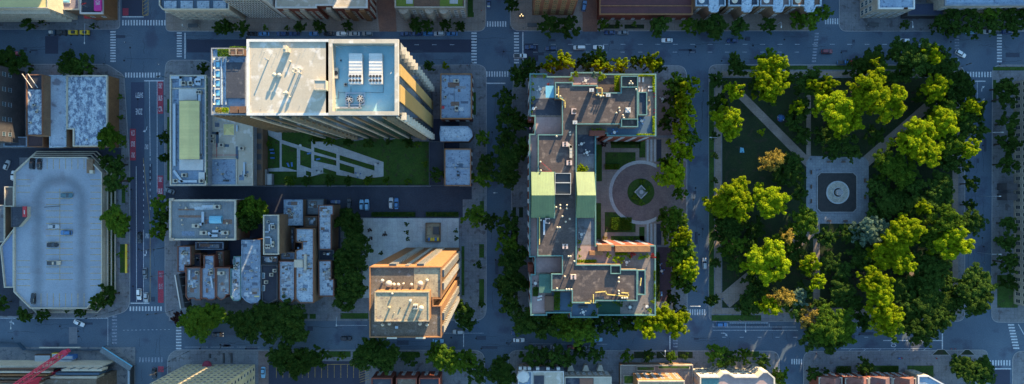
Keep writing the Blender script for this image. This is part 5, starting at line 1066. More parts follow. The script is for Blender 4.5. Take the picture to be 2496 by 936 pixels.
for sz, (Rn, Hn, lb, n, lf) in SIZES.items():
    CM[sz] = [crown_mesh('crown', Rn, Hn, lb, n, lf, 11 * i + ord(sz)) for i in range({'S': 2, 'M': 4, 'L': 4}[sz])]
    for me in CM[sz]: me.materials.append(LF['D'])
    TM[sz] = trunk_mesh(Rn, Hn, 5)
CM['O'] = [crown_mesh('crown', 4.0, 10, 15, 2100, .24, 77)]; CM['O'][0].materials.append(LF['O'])
def tree(x, y, rp, h, kind, label, group=None, name='tree', base=0.13, cat='tree'):
    zc = base + h * .68; p_ = P(x, y, zc); Rm = rp / PXM * (H - zc) / H
    sz = 'S' if Rm < 2.3 else 'M' if Rm < 5.4 else 'L'; Rn, Hn = SIZES[sz][:2]
    t = thing(name, label, cat, (p_.x, p_.y, base), rng.uniform(0, 6.28), group); s = Rm / Rn * (1.05 if sz == 'S' else 1.04 if kind == 'Y' else 1.10); t.scale = (s * rng.uniform(.94, 1.06), s * rng.uniform(.94, 1.06), h / Hn)
    me = rng.choice(CM[sz]) if not (kind == 'O' and sz != 'S') else CM['O'][0]
    if kind == 'O' and sz != 'S': t.scale = (Rm / 4, Rm / 4, h / 10)
    c = link('crown', me, t); c.material_slots[0].link = 'OBJECT'; c.material_slots[0].material = LF[kind]
    link('trunk', TM['M' if kind == 'O' and sz != 'S' else sz], t); return t
ORD = ['first', 'second', 'third', 'fourth', 'fifth', 'sixth', 'seventh', 'eighth', 'ninth', 'tenth', 'eleventh', 'twelfth', 'thirteenth', 'fourteenth', 'fifteenth', 'sixteenth'] + ['number %d' % k for k in range(17, 30)]
NT = [0]
def row(desc, side, items, grp=None, name='tree', cat='tree', base=.13, noun='tree'):
    key = 0 if side == 'left' else 1; items = sorted(items, key=lambda t: t[key])
    for i, (x, y, rp, h, k) in enumerate(items):
        sizew = 'small ' if rp < 14 else 'large ' if rp > 38 else ''
        lb = '%s%s %s %s' % (sizew, KW[k], noun, desc) if len(items) == 1 else '%s%s %s, %s from %s %s' % (sizew, KW[k], noun, ORD[i], side, desc)
        tree(x, y, rp, h, k, lb, grp or None, name, base, cat); NT[0] += 1
row('along the pavement at the upper left', 'left', [(70, 57, 16, 8, 'D'), (104, 52, 10, 6, 'D'), (228, 63, 9, 6, 'D')])
row('above the roofs at the left', 'left', [(18, 148, 34, 11, 'D'), (52, 152, 28, 10, 'D'), (175, 160, 31, 12, 'D'), (208, 158, 28, 11, 'D')])
row('on the pavement left of the bus street', 'top', [(295, 237, 9, 4, 'G'), (295, 287, 9, 4, 'G'), (270, 334, 31, 12, 'G'), (264, 395, 20, 9, 'D'), (288, 400, 22, 10, 'D'), (286, 440, 30, 12, 'D'), (285, 535, 36, 13, 'G'), (300, 562, 16, 8, 'D'), (296, 620, 10, 5, 'G')])
row('around the lower edge of the parking garage', 'left', [(4, 740, 22, 8, 'D'), (62, 768, 21, 7, 'D'), (105, 768, 17, 7, 'D'), (163, 758, 7, 4, 'D'), (197, 760, 14, 6, 'D'), (240, 736, 22, 10, 'D'), (265, 720, 25, 11, 'D')])
row('on the corner pavement near the narrow pale building', 'top', [(497, 166, 14, 6, 'D'), (403, 335, 16, 8, 'D'), (403, 385, 14, 8, 'D')])
row('beside the ornate roof, right of the bus street', 'top', [(392, 500, 25, 11, 'G'), (400, 530, 24, 11, 'D'), (390, 562, 24, 12, 'G')])
row('above the white roofed tower', 'left', [(546, 68, 24, 9, 'D'), (592, 68, 17, 8, 'D'), (647, 68, 9, 5, 'G'), (699, 68, 8, 5, 'G'), (730, 66, 15, 7, 'D'), (778, 64, 16, 7, 'D'), (849, 63, 14, 7, 'D'), (1014, 64, 19, 8, 'D'), (1040, 63, 16, 8, 'D'), (1086, 62, 15, 8, 'D'), (1122, 64, 14, 7, 'D')])
row('behind the corner terraces', 'left', [(592, 515, 26, 14, 'G'), (622, 508, 34, 15, 'G'), (612, 540, 30, 14, 'D')])
row('along the kerb below the terrace houses', 'left', [(436, 774, 16, 7, 'R'), (478, 787, 40, 13, 'G'), (512, 772, 38, 13, 'G'), (572, 775, 26, 11, 'D'), (606, 790, 42, 14, 'D'), (650, 776, 46, 15, 'D'), (702, 778, 48, 15, 'D'), (722, 805, 34, 13, 'D')])
row('between the bottom street and the parking lot', 'left', [(690, 868, 36, 13, 'D'), (732, 882, 42, 14, 'D'), (778, 870, 26, 11, 'D'), (833, 868, 12, 6, 'G')])
row('in front of the lower brick rowhouses', 'left', [(898, 862, 38, 13, 'D'), (940, 868, 38, 13, 'D'), (1000, 872, 20, 7, 'D'), (1078, 870, 38, 13, 'G'), (1108, 878, 30, 12, 'G'), (1140, 876, 28, 12, 'G'), (1165, 905, 30, 9, 'D'), (1222, 900, 34, 12, 'D'), (1230, 930, 26, 11, 'D')])
row('left of the brick tower plaza', 'top', [(852, 540, 34, 13, 'D'), (868, 590, 36, 14, 'D'), (848, 640, 40, 14, 'D'), (862, 690, 38, 14, 'D'), (846, 722, 34, 12, 'D')])
row('inside the pale plaza above the brick tower', 'left', [(902, 560, 7, 3, 'R'), (905, 580, 6, 3, 'R'), (938, 571, 7, 3, 'R'), (929, 618, 7, 3, 'D'), (991, 546, 7, 3, 'D'), (992, 566, 7, 3, 'D'), (993, 582, 7, 3, 'D'), (1111, 563, 7, 3, 'D'), (1112, 581, 7, 3, 'D')], base=1.0, name='shrub', cat='shrub', noun='shrub')
row('along the upper edge of the lawn garden', 'left', [(655, 350, 9, 5, 'G'), (765, 342, 12, 5, 'D'), (803, 343, 14, 6, 'G'), (849, 345, 13, 6, 'D'), (899, 349, 14, 6, 'D'), (947, 344, 12, 6, 'D'), (997, 348, 14, 6, 'D'), (1018, 350, 12, 5, 'G'), (1036, 400, 9, 5, 'G')])
row('along the lower edge of the lawn garden', 'left', [(708, 440, 13, 5, 'G'), (748, 440, 13, 5, 'D'), (804, 440, 14, 6, 'D'), (849, 442, 13, 6, 'D'), (898, 440, 13, 6, 'G'), (942, 440, 12, 6, 'G'), (995, 441, 12, 6, 'G')])
row('by the brick houses right of the garden', 'top', [(1084, 161, 12, 5, 'Y'), (1045, 160, 14, 6, 'D'), (1065, 425, 18, 9, 'D'), (1176, 337, 19, 8, 'G'), (1186, 400, 27, 12, 'D'), (1178, 432, 26, 11, 'G')])
row('along the side street left of the court building', 'top', [(1160, 525, 30, 12, 'G'), (1195, 540, 22, 10, 'D'), (1232, 240, 24, 12, 'D'), (1238, 285, 30, 13, 'D'), (1236, 335, 28, 13, 'D'), (1240, 385, 34, 14, 'D'), (1238, 430, 32, 14, 'D'), (1166, 645, 12, 6, 'D'), (1172, 740, 12, 6, 'D')])
row('in the dense row beside the court building', 'top', [(1262, 155 + 30, 26, 13, 'D'), (1272, 300, 26, 15, 'D'), (1274, 360, 26, 15, 'D'), (1240, 545, 30, 13, 'D'), (1238, 590, 28, 13, 'G'), (1244, 640, 32, 14, 'D'), (1240, 690, 34, 14, 'D'), (1242, 735, 30, 13, 'D'), (1272, 620, 24, 14, 'D'), (1272, 690, 24, 14, 'D')])
row('at the brick tower foot', 'left', [(1130, 760, 30, 13, 'D'), (1140, 785, 22, 11, 'D'), (1110, 745, 20, 10, 'D')])
row('in the row above the court building', 'left', [(1290, 165, 26, 14, 'D'), (1340, 160, 22, 17, 'Y'), (1376, 152, 27, 19, 'Y'), (1428, 153, 25, 15, 'D'), (1462, 143, 24, 15, 'G'), (1460, 160, 20, 18, 'Y'), (1482, 168, 14, 17, 'Y'), (1512, 158, 22, 19, 'Y'), (1547, 152, 16, 16, 'G'), (1585, 155, 26, 19, 'Y'), (1603, 160, 18, 13, 'D')])
row('above the upper street, by the brown tower', 'left', [(1247, 12, 18, 9, 'D'), (1336, 62, 26, 11, 'D'), (1382, 66, 30, 12, 'D'), (1470, 60, 14, 7, 'G'), (1506, 60, 11, 6, 'D'), (1546, 59, 8, 4, 'G'), (1605, 66, 28, 10, 'D'), (1676, 63, 20, 9, 'G')])
row('in front of the bay townhouses', 'left', [(1706, 66, 20, 9, 'D'), (1738, 68, 32, 12, 'D'), (1800, 66, 24, 9, 'D'), (1871, 62, 20, 8, 'D'), (1942, 50, 22, 9, 'G'), (1972, 50, 26, 13, 'G'), (2005, 32, 20, 11, 'G')])
row('of the double row above the upper right street', 'left', [(2206, 60, 13, 6, 'D'), (2288, 60, 24, 9, 'D'), (2320, 35, 22, 9, 'D'), (2326, 68, 26, 10, 'D'), (2362, 32, 24, 9, 'D'), (2374, 66, 26, 10, 'D'), (2412, 30, 26, 10, 'G'), (2420, 62, 26, 10, 'D'), (2456, 30, 26, 10, 'D'), (2468, 62, 28, 10, 'D'), (2495, 34, 22, 10, 'D')])
row('in the sunlit row beside the court garden', 'top', [(1648, 205, 28, 15, 'G'), (1676, 215, 28, 18, 'Y'), (1662, 255, 30, 18, 'Y'), (1672, 290, 26, 18, 'Y'), (1655, 320, 26, 18, 'Y'), (1650, 358, 26, 17, 'Y'), (1626, 396, 22, 15, 'G'), (1638, 425, 36, 18, 'Y'), (1640, 532, 34, 16, 'G'), (1655, 470, 18, 12, 'G'), (1664, 575, 26, 18, 'Y'), (1662, 612, 32, 16, 'G'), (1670, 652, 32, 17, 'Y'), (1672, 690, 26, 13, 'D'), (1638, 728, 18, 10, 'D'), (1624, 300, 22, 12, 'D')])
row('in the second line right of the court garden', 'top', [(1682, 338, 22, 15, 'G'), (1670, 375, 24, 16, 'Y'), (1632, 560, 24, 14, 'G'), (1646, 590, 24, 16, 'Y'), (1648, 640, 26, 15, 'G'), (1652, 680, 28, 15, 'G'), (1640, 235, 24, 13, 'D'), (1640, 270, 22, 13, 'G')])
row('on the corner pavement right of the court building', 'left', [(1580, 790, 36, 18, 'Y'), (1612, 770, 32, 18, 'Y'), (1640, 785, 34, 18, 'Y'), (1660, 760, 16, 12, 'D')])
row('along the kerb below the court building', 'left', [(1282, 782, 38, 13, 'D'), (1325, 795, 32, 13, 'D'), (1368, 788, 34, 13, 'G'), (1412, 800, 40, 15, 'G'), (1450, 782, 28, 12, 'D'), (1490, 786, 30, 12, 'D'), (1528, 782, 30, 12, 'D')])
row('in front of the lower victorian houses', 'left', [(1295, 868, 26, 11, 'D'), (1325, 866, 24, 10, 'D'), (1360, 868, 28, 12, 'D'), (1388, 872, 18, 9, 'D'), (1415, 856, 18, 8, 'D'), (1450, 862, 22, 9, 'D'), (1337, 922, 9, 5, 'D')])
row('on the pavement by the garden block', 'left', [(1527, 868, 16, 7, 'G'), (1580, 868, 16, 7, 'D'), (1636, 868, 14, 6, 'G')])
row('on the pavement by the white fronted house', 'left', [(1668, 868, 12, 5, 'D'), (1745, 862, 28, 10, 'G'), (1776, 875, 24, 9, 'D'), (1812, 860, 15, 7, 'G'), (1818, 880, 12, 6, 'G'), (1858, 880, 18, 7, 'D'), (1898, 918, 24, 9, 'G')])
row('on the lower right pavement', 'left', [(1980, 912, 18, 8, 'D'), (2108, 894, 22, 8, 'D'), (2348, 895, 36, 11, 'D'), (2385, 905, 38, 12, 'D'), (2012, 905, 12, 5, 'D')])
row('along the hall at the right edge', 'top', [(2448, 212, 28, 12, 'D'), (2450, 240, 26, 11, 'D'), (2458, 300, 26, 11, 'D'), (2455, 350, 28, 11, 'D'), (2452, 400, 26, 11, 'D'), (2455, 545, 22, 9, 'D'), (2452, 590, 26, 10, 'D'), (2452, 640, 28, 11, 'D'), (2460, 690, 20, 9, 'D')])
row('along the park street opposite the hall', 'top', [(2365, 448, 20, 9, 'D'), (2362, 540, 34, 11, 'D'), (2354, 405, 14, 7, 'D'), (2362, 440 + 60, 16, 8, 'D')])
# park trees by part of the park
row('at the upper left corner of the park', 'top', [(1788, 147, 20, 8, 'D'), (1800, 168, 22, 10, 'D'), (1745, 195, 20, 8, 'D'), (1785, 226, 26, 18, 'Y'), (1748, 252, 24, 10, 'D'), (1770, 298, 40, 19, 'Y'), (1742, 440, 10, 5, 'D')])
row('in the pair right of the upper left park path', 'top', [(1872, 148, 30, 14, 'G'), (1880, 172, 40, 22, 'Y'), (1876, 205, 42, 22, 'Y'), (1862, 228, 26, 17, 'Y')])
row('between the two upper park paths', 'left', [(1883, 253, 10, 4, 'G'), (1952, 258, 24, 14, 'D'), (1942, 262, 18, 16, 'Y'), (1935, 290, 28, 11, 'D'), (1975, 200, 32, 15, 'D'), (1972, 206, 16, 18, 'Y'), (2008, 212, 26, 20, 'Y'), (2030, 262, 54, 24, 'Y'), (2052, 290, 46, 23, 'Y'), (2108, 226, 54, 25, 'Y'), (2160, 250, 46, 24, 'Y'), (2028, 368, 24, 9, 'D'), (2080, 372, 20, 8, 'D'), (2058, 345, 26, 9, 'D')])
row('in the tall row along the upper park edge', 'left', [(2088, 170, 28, 13, 'D'), (2120, 150, 34, 15, 'D'), (2136, 168, 24, 14, 'G'), (2126, 155, 12, 19, 'Y'), (2195, 130, 34, 16, 'D'), (2240, 140, 44, 17, 'D'), (2285, 160, 38, 16, 'D'), (2265, 138, 26, 20, 'Y'), (2298, 200, 30, 14, 'D'), (2335, 200, 32, 13, 'D')])
row('in the upper right part of the park', 'top', [(2270, 215, 34, 19, 'Y'), (2256, 240, 26, 14, 'D'), (2352, 232, 26, 12, 'D'), (2365, 270, 30, 14, 'D'), (2360, 262, 24, 18, 'Y'), (2310, 285, 44, 16, 'G'), (2292, 300, 40, 19, 'Y'), (2340, 300, 36, 15, 'D'), (2230, 330, 46, 21, 'Y'), (2252, 370, 44, 21, 'Y'), (2215, 350, 36, 19, 'Y'), (2358, 362, 28, 18, 'Y'), (2310, 350, 34, 15, 'G'), (2165, 405, 34, 15, 'G'), (2195, 425, 34, 15, 'G'), (2225, 450, 30, 12, 'D')])
row('on the lawn left of the fountain', 'top', [(1880, 390, 34, 15, 'O'), (1855, 322, 11, 4, 'Y'), (1930, 395, 30, 9, 'D'), (1905, 425, 30, 9, 'D'), (1940, 430, 24, 8, 'D'), (1782, 478, 46, 20, 'Y'), (1745, 500, 32, 17, 'Y'), (1800, 510, 34, 17, 'Y'), (1870, 486, 42, 19, 'Y'), (1775, 545, 36, 14, 'D'), (1790, 590, 26, 13, 'G'), (1742, 640, 14, 7, 'D'), (1960, 538, 36, 15, 'G')])
row('around the lower left park path', 'top', [(1915, 576, 20, 17, 'O'), (1900, 590, 30, 13, 'G'), (1755, 572, 22, 11, 'D'), (1865, 632, 60, 21, 'Y'), (1790, 640, 26, 10, 'D'), (1735, 730, 17, 8, 'D'), (1972, 640, 28, 16, 'Y'), (1988, 686, 24, 16, 'Y'), (1968, 655, 24, 11, 'D'), (1905, 722, 32, 17, 'O'), (1942, 722, 24, 13, 'B'), (1875, 745, 30, 16, 'Y'), (1826, 740, 32, 10, 'D'), (1935, 750, 30, 12, 'D'), (1965, 772, 32, 15, 'O')])
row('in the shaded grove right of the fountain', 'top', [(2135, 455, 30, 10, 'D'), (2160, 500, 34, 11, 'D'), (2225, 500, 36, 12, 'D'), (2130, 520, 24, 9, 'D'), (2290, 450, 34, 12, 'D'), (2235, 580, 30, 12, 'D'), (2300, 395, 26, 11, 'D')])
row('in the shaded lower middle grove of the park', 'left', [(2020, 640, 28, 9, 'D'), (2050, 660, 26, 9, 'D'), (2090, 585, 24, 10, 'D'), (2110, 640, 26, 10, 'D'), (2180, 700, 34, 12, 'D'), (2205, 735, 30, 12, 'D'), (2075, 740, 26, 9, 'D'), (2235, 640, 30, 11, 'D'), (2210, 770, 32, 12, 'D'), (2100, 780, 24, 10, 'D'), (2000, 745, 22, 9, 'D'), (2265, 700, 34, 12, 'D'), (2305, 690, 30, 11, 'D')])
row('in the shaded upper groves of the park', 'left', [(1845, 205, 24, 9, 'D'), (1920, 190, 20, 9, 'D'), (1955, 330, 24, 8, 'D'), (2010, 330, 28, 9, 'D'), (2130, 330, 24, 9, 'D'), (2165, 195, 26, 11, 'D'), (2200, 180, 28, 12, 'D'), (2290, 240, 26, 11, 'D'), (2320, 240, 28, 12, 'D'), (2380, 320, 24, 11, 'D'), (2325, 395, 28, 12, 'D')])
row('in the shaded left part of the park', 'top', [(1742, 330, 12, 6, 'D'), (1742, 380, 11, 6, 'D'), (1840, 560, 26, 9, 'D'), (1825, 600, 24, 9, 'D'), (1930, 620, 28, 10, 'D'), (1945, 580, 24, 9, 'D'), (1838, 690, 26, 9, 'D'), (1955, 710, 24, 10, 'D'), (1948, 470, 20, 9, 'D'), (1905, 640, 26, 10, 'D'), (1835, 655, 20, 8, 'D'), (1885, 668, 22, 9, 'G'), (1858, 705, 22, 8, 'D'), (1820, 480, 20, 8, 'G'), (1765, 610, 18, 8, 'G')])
row('in the big clump at the park lower edge', 'left', [(2010, 800, 46, 16, 'G'), (2045, 800, 44, 16, 'G'), (1985, 820, 32, 14, 'D'), (2020, 830, 34, 14, 'D')])
row('below the fountain in the middle of the park', 'left', [(2013, 580, 26, 12, 'D'), (2060, 568, 22, 9, 'D'), (2120, 562, 40, 14, 'B'), (2048, 712, 34, 11, 'D'), (2090, 630, 28, 10, 'D'), (2180, 575, 42, 20, 'Y'), (2210, 555, 36, 20, 'Y'), (2168, 620, 46, 18, 'Y'), (2195, 640, 32, 18, 'Y'), (2125, 690, 36, 22, 'Y'), (2140, 720, 36, 22, 'Y'), (2150, 765, 42, 22, 'Y'), (2120, 670, 24, 20, 'Y'), (2175, 795, 30, 13, 'G')])
row('at the lower right side of the park', 'top', [(2245, 505, 18, 16, 'Y'), (2185, 485, 34, 9, 'D'), (2280, 490, 36, 12, 'D'), (2300, 540, 38, 19, 'G'), (2318, 590, 46, 20, 'Y'), (2270, 580, 34, 15, 'G'), (2275, 650, 36, 13, 'D'), (2232, 690, 34, 9, 'D'), (2250, 740, 44, 14, 'D'), (2295, 740, 36, 13, 'D'), (2240, 800, 40, 15, 'D'), (2285, 775, 34, 14, 'D')])
row('at the lower right park corner', 'left', [(2350, 715, 40, 15, 'D'), (2380, 690, 42, 15, 'D'), (2372, 735, 38, 15, 'D')])
def row_b(desc, side, items, base=TA, noun='potted shrub'): row(desc, side, items, 'roof terrace plants', 'potted_shrub', 'plant', base, noun)
row_b('on the upper court terraces', 'left', [(1447, 184, 11, 4, 'B'), (1466, 188, 13, 4, 'Y'), (1403, 181, 9, 3, 'Y'), (1393, 193, 7, 2, 'Y'), (1303, 186, 6, 2, 'Y'), (1327, 186, 6, 2, 'Y')])
row_b('along the left court terrace edge', 'top', [(1299, 205, 5, 2, 'Y'), (1300, 218, 5, 2, 'Y'), (1301, 240, 7, 2, 'Y'), (1296, 252, 4, 1.5, 'O'), (1296, 272, 4, 2, 'Y'), (1336, 205, 4, 1, 'V')])
row_b('beside the copper roofs of the court building', 'left', [(1418, 415, 17, 6, 'Y'), (1445, 319, 7, 2, 'Y'), (1455, 318, 7, 2, 'Y'), (1466, 318, 8, 2, 'Y')])
row_b('on the sunny lower court terrace', 'left', [(1413, 590, 6, 2, 'Y'), (1413, 608, 5, 2, 'Y'), (1413, 624, 5, 2, 'Y'), (1482, 622, 9, 2.5, 'Y'), (1500, 630, 11, 3, 'Y'), (1515, 632, 10, 2.5, 'Y'), (1542, 619, 9, 2.5, 'V'), (1535, 625, 7, 2, 'Y'), (1562, 627, 9, 2, 'Y'), (1576, 625, 8, 2, 'Y'), (1591, 624, 8, 2.5, 'V'), (1591, 735, 7, 2, 'Y'), (1585, 756, 8, 2.5, 'Y')])
row_b('on the lower left court terraces', 'left', [(1390, 744, 8, 2, 'G'), (1457, 744, 8, 2, 'G'), (1448, 764, 9, 2, 'D'), (1512, 742, 8, 2, 'D'), (1500, 734, 8, 2, 'G')])
row('in the row of clipped courtyard bushes', 'left', [(1505, 584, 7, 1.6, 'G'), (1521, 584, 7, 1.6, 'G'), (1538, 584, 7, 1.6, 'G'), (1554, 584, 7, 1.6, 'G')], name='bush', cat='bush', noun='round bush')
for x, y, r_, h, k, lb in ((1473, 580, 7, 2, 'O', 'yellowish spiky shrub in the courtyard corner'), (1470, 352, 10, 3, 'R', 'dark shrub at the upper corner of the courtyard'), (1578, 462, 10, 1.2, 'G', 'round low bush right of the diamond fountain'), (1548, 480, 10, 1.2, 'G', 'round low bush left of the diamond fountain'), (1562, 494, 10, 1.2, 'G', 'round low bush below the diamond fountain'), (1564, 444, 10, 1.2, 'G', 'round low bush above the diamond fountain')): tree(x, y, r_, h, k, lb, None, 'bush', .15, 'bush')
patch('lawn', circ(1562, 468, 33), GRASS, Z1 + .04)
def hedge(x0, y0, x1, y1, z, h, k, lb, grp=None):
    q = poly(rect(x0, y0, x1, y1), z + h); xs = [a[0] for a in q]; ys = [a[1] for a in q]; n = int(60 * (max(xs) - min(xs) + .3) * (max(ys) - min(ys) + .3)) + 80; r_ = np.random.default_rng(int(x0 + y0)); b = MB()
    P_ = np.stack([r_.uniform(min(xs), max(xs), n), r_.uniform(min(ys), max(ys), n), z + h * r_.uniform(.1, 1.05, n) ** .4], 1)
    for p_ in P_:
        nn = r_.normal(size=3) + [0, 0, 1.2]; nn /= np.linalg.norm(nn); t1 = np.cross(nn, r_.normal(size=3)); t1 /= np.linalg.norm(t1); t2 = np.cross(nn, t1); s = r_.uniform(.14, .28)
        b.add([p_ - t1 * s, p_ - t2 * s * .6, p_ + t1 * s, p_ + t2 * s * .6], [(0, 1, 2, 3)])
    o = b.build('hedge', LF[k]); tag(o, lb, 'hedge', grp); return o
for a in ((1498, 184, 1512, 222, TA, 2.2, 'Y', 'wide yellow-green hedge block on the upper terrace'), (1556, 182, 1596, 186, TA, 1.2, 'Y', 'thin bright hedge along the upper right terrace edge'), (1591, 188, 1596, 224, TA, 1.2, 'Y', 'upright bright hedge on the terrace right edge above the red chair row'),
          (1591, 283, 1596, 322, TA, 1.2, 'Y', 'bright hedge on the right edge beside the blue terrace'), (1551, 326, 1596, 330, TA, 1.0, 'Y', 'bright hedge along the bottom of the blue terrace'), (1351, 712, 1365, 756, TA, 1.8, 'G', 'broad green hedge between timber pavilion and blue terrace'),
          (1594, 660, 1598, 684, TA, 1.2, 'G', 'upper green hedge on the right edge of the grey deck'), (1594, 692, 1598, 724, TA, 1.2, 'G', 'lower green hedge on the right edge of the grey deck'), (1299, 700, 1312, 722, TA, .6, 'D', 'dark artificial bush square on the lower left terrace'),
          (905, 517, 1012, 528, .13, 1.4, 'D', 'long dark hedge between the parking bays and plaza'), (1038, 517, 1118, 528, .13, 1.4, 'D', 'shorter dark hedge right of the plaza entrance'), (529, 119, 560, 137, 64, 1.5, 'G', 'green planting beside the upper pergola of the tower wing'), (560, 113, 600, 117, 64, .8, 'G', 'thin green hedge above the pergolas of the tower wing'),
          (541, 262, 556, 274, 64, 1.2, 'Y', 'yellow-green planting at the lower end of the tower wing'), (524, 262, 540, 274, 64, 1.2, 'O', 'rust coloured planting at the lower end of the tower wing'), (1500, 636 - 20, 1530, 622, TA, 1.2, 'Y', 'low bright hedge in front of the lit brick screen'), (1405, 633, 1455, 640, TA, 1.0, 'Y', 'bright low hedge along the middle terrace rim'),
          (762, 332, 800, 345, .15, 1.6, 'D', 'dark clipped hedge at the top of the lawn garden'), (1489, 343, 1561, 352, .15, 1.2, 'D', 'dark hedge at the top of the courtyard'), (1475, 400, 1510, 413, .15, 1, 'G', 'green hedge left of the brown circle'), (1490, 530, 1540, 560, .15, 1.0, 'G', 'broad green hedge below the brown circle'),
          (265, 400, 276, 740, .13, 1.2, 'D', 'long dark hedge strip beside the garage facade'), (2040, 893, 2075, 915, .13, 1.4, 'D', 'dark hedge left of the red roofed houses'), (2150, 893, 2190, 905, .13, 1.2, 'D', 'dark hedge in front of the red roofed houses'), (1600, 615, 1608, 735, .13, 1.2, 'D', 'dark hedge beside the plum coloured side court')): hedge(*a)
# ---------------------------------------------------------------- vehicles
PAINT = {'white': (.75, .75, .74), 'silver': (.42, .43, .44), 'grey': (.16, .18, .20), 'black': (.018, .018, .022), 'navy': (.02, .045, .13), 'blue': (.05, .16, .34), 'light blue': (.20, .42, .60), 'maroon': (.16, .02, .035), 'red': (.42, .03, .04), 'tan': (.50, .40, .28), 'teal': (.06, .14, .17)}
PM = {k: simple(k + ' car paint', v, .25, .0, .7) for k, v in PAINT.items()}
TYRE = bpy.data.materials['black rubber']
def hull(b, secs, mi=0, capmi=None):
    """loft cross sections (x, half width, z bottom, z top, top half width)"""
    rings = []
    for x, hw, zb, zt, tw_ in secs: rings.append([(x, -hw, zb), (x, -hw, zb + (zt - zb) * .62), (x, -tw_, zt), (x, tw_, zt), (x, hw, zb + (zt - zb) * .62), (x, hw, zb)])
    vs = [v for r_ in rings for v in r_]; n = 6; fs = []
    for k in range(len(rings) - 1):
        for i in range(n): fs.append((k * n + i, k * n + (i + 1) % n, (k + 1) * n + (i + 1) % n, (k + 1) * n + i))
    fs.append(tuple(range(n))); fs.append(tuple(range((len(rings) - 1) * n, len(rings) * n))[::-1]); b.add(vs, fs, mi)
CARM = {}
def car_meshes(kind, col):
    k = (kind, col)
    if k in CARM: return CARM[k]
    L = {'sedan': 4.9, 'suv': 4.9, 'van': 5.3, 'pickup': 5.8, 'hatch': 4.4}[kind]; h = L / 2; Wd = .96 if kind in ('sedan', 'hatch') else 1.0; ht = {'sedan': .88, 'hatch': .92, 'suv': 1.08, 'van': 1.15, 'pickup': 1.08}[kind]
    b = MB(); hull(b, [(-h, Wd * .72, .38, ht * .80, Wd * .66), (-h + .25, Wd * .93, .30, ht * .95, Wd * .82), (-h * .4, Wd, .26, ht, Wd * .90), (h * .35, Wd, .26, ht * .98, Wd * .90), (h - .35, Wd * .93, .30, ht * .84, Wd * .80), (h, Wd * .66, .38, ht * .66, Wd * .56)])
    body = b.mesh('body', PM[col])
    r0, r1, rt = {'sedan': (-h * .74, h * .34, 1.42), 'hatch': (-h * .92, h * .36, 1.48), 'suv': (-h * .93, h * .38, 1.72), 'van': (-h * .95, h * .55, 1.9), 'pickup': (-h * .12, h * .45, 1.75)}[kind]
    c = MB(); f0 = .45 if kind == 'sedan' else .22; hull(c, [(r0, Wd * .80, ht * .93, ht + .02, Wd * .74), (r0 + f0, Wd * .80, ht * .93, rt - .04, Wd * .66), (r1 - .75, Wd * .80, ht * .93, rt - .02, Wd * .66), (r1, Wd * .78, ht * .9, ht, Wd * .72)]); glass = c.mesh('windows', GLASS)
    rf = MB(); rf.box((r0 + f0 + r1 - .75) / 2, 0, rt - .05, (r1 - .75) - (r0 + f0) + .05, Wd * 1.30, .07); 
    for sx in ((r0 + f0 + .1 + r1 - .75) / 2,): 
        for s in (-1, 1): rf.bar((sx, s * Wd * .66, rt - .04), (sx, s * Wd * .80, ht), .09)
    roof = rf.mesh('roof', PM[col])
    w_ = MB(); n = 12
    vs = [(.33 * math.cos(2 * PI * i / n), s, .33 * math.sin(2 * PI * i / n)) for s in (-.11, .11) for i in range(n)]
    w_.add(vs, [(i, (i + 1) % n, n + (i + 1) % n, n + i) for i in range(n)] + [tuple(range(n)), tuple(range(n, 2 * n))], 0)
    vs = [(.18 * math.cos(2 * PI * i / n), s * .115, .18 * math.sin(2 * PI * i / n)) for s in (-1, 1) for i in range(n)]; w_.add(vs, [tuple(range(n)), tuple(range(n, 2 * n))], 1)
    wheel = CARM.setdefault('wheel', w_.mesh('wheel', [TYRE, METAL]))
    hl = CARM.get('hl')
    if not hl:
        x = MB(); x.box(0, 0, -.07, .16, .34, .14); hl = x.mesh('headlight', simple('headlight lens', (.8, .8, .78), .2)); x = MB(); x.box(0, 0, -.06, .12, .32, .12); CARM['tl'] = x.mesh('tail_light', simple('tail light lens', (.35, .02, .02), .3)); x = MB(); x.box(0, 0, -.07, .18, .36, .16); CARM['hlit'] = x.mesh('headlight', HEADL); CARM['hl'] = hl
    bed = None
    if kind == 'pickup': x = MB(); q = [(-h + .25, -.78), (-h * .16, -.78), (-h * .16, .78), (-h + .25, .78)]; x.sheet(q, ht + .012); x.ring(inset(q, -.06), q, ht - .05, ht + .08); bed = x.mesh('cargo_bed', DMET)
    if col == 'white' and kind == 'van' : pass
    CARM[k] = (body, glass, roof, L, Wd, ht, bed); return CARM[k]
def car(x, y, ang, kind, col, where, z=.0, lit=False, group='vehicles on the streets and in the car parks'):
    body, glass, roof, L, Wd, ht, bed = car_meshes(kind, col); p_ = P(x, y, z + .8)
    word = {'sedan': 'sedan', 'suv': 'tall estate car', 'van': 'van', 'pickup': 'pickup truck', 'hatch': 'hatchback'}[kind]
    t = thing({'van': 'van', 'pickup': 'pickup_truck'}.get(kind, 'car'), '%s %s %s' % (col, word, where), {'van': 'van', 'pickup': 'pickup truck'}.get(kind, 'car'), (p_.x, p_.y, z + .012), R(ang), group)
    for me, n in ((body, 'body'), (glass, 'windows'), (roof, 'roof')): link(n, me, t)
    if bed: link('cargo_bed', bed, t)
    for sx in (-.31, .31):
        for sy in (-1, 1): link('wheel', CARM['wheel'], t, (sx * L, sy * (Wd - .10), .33))
    for s in (-1, 1): link('headlight', CARM['hlit' if lit else 'hl'], t, (L / 2 - .09, s * Wd * .56, ht * .56)); link('tail_light', CARM['tl'], t, (-L / 2 + .03, s * Wd * .6, ht * .66))
    return t
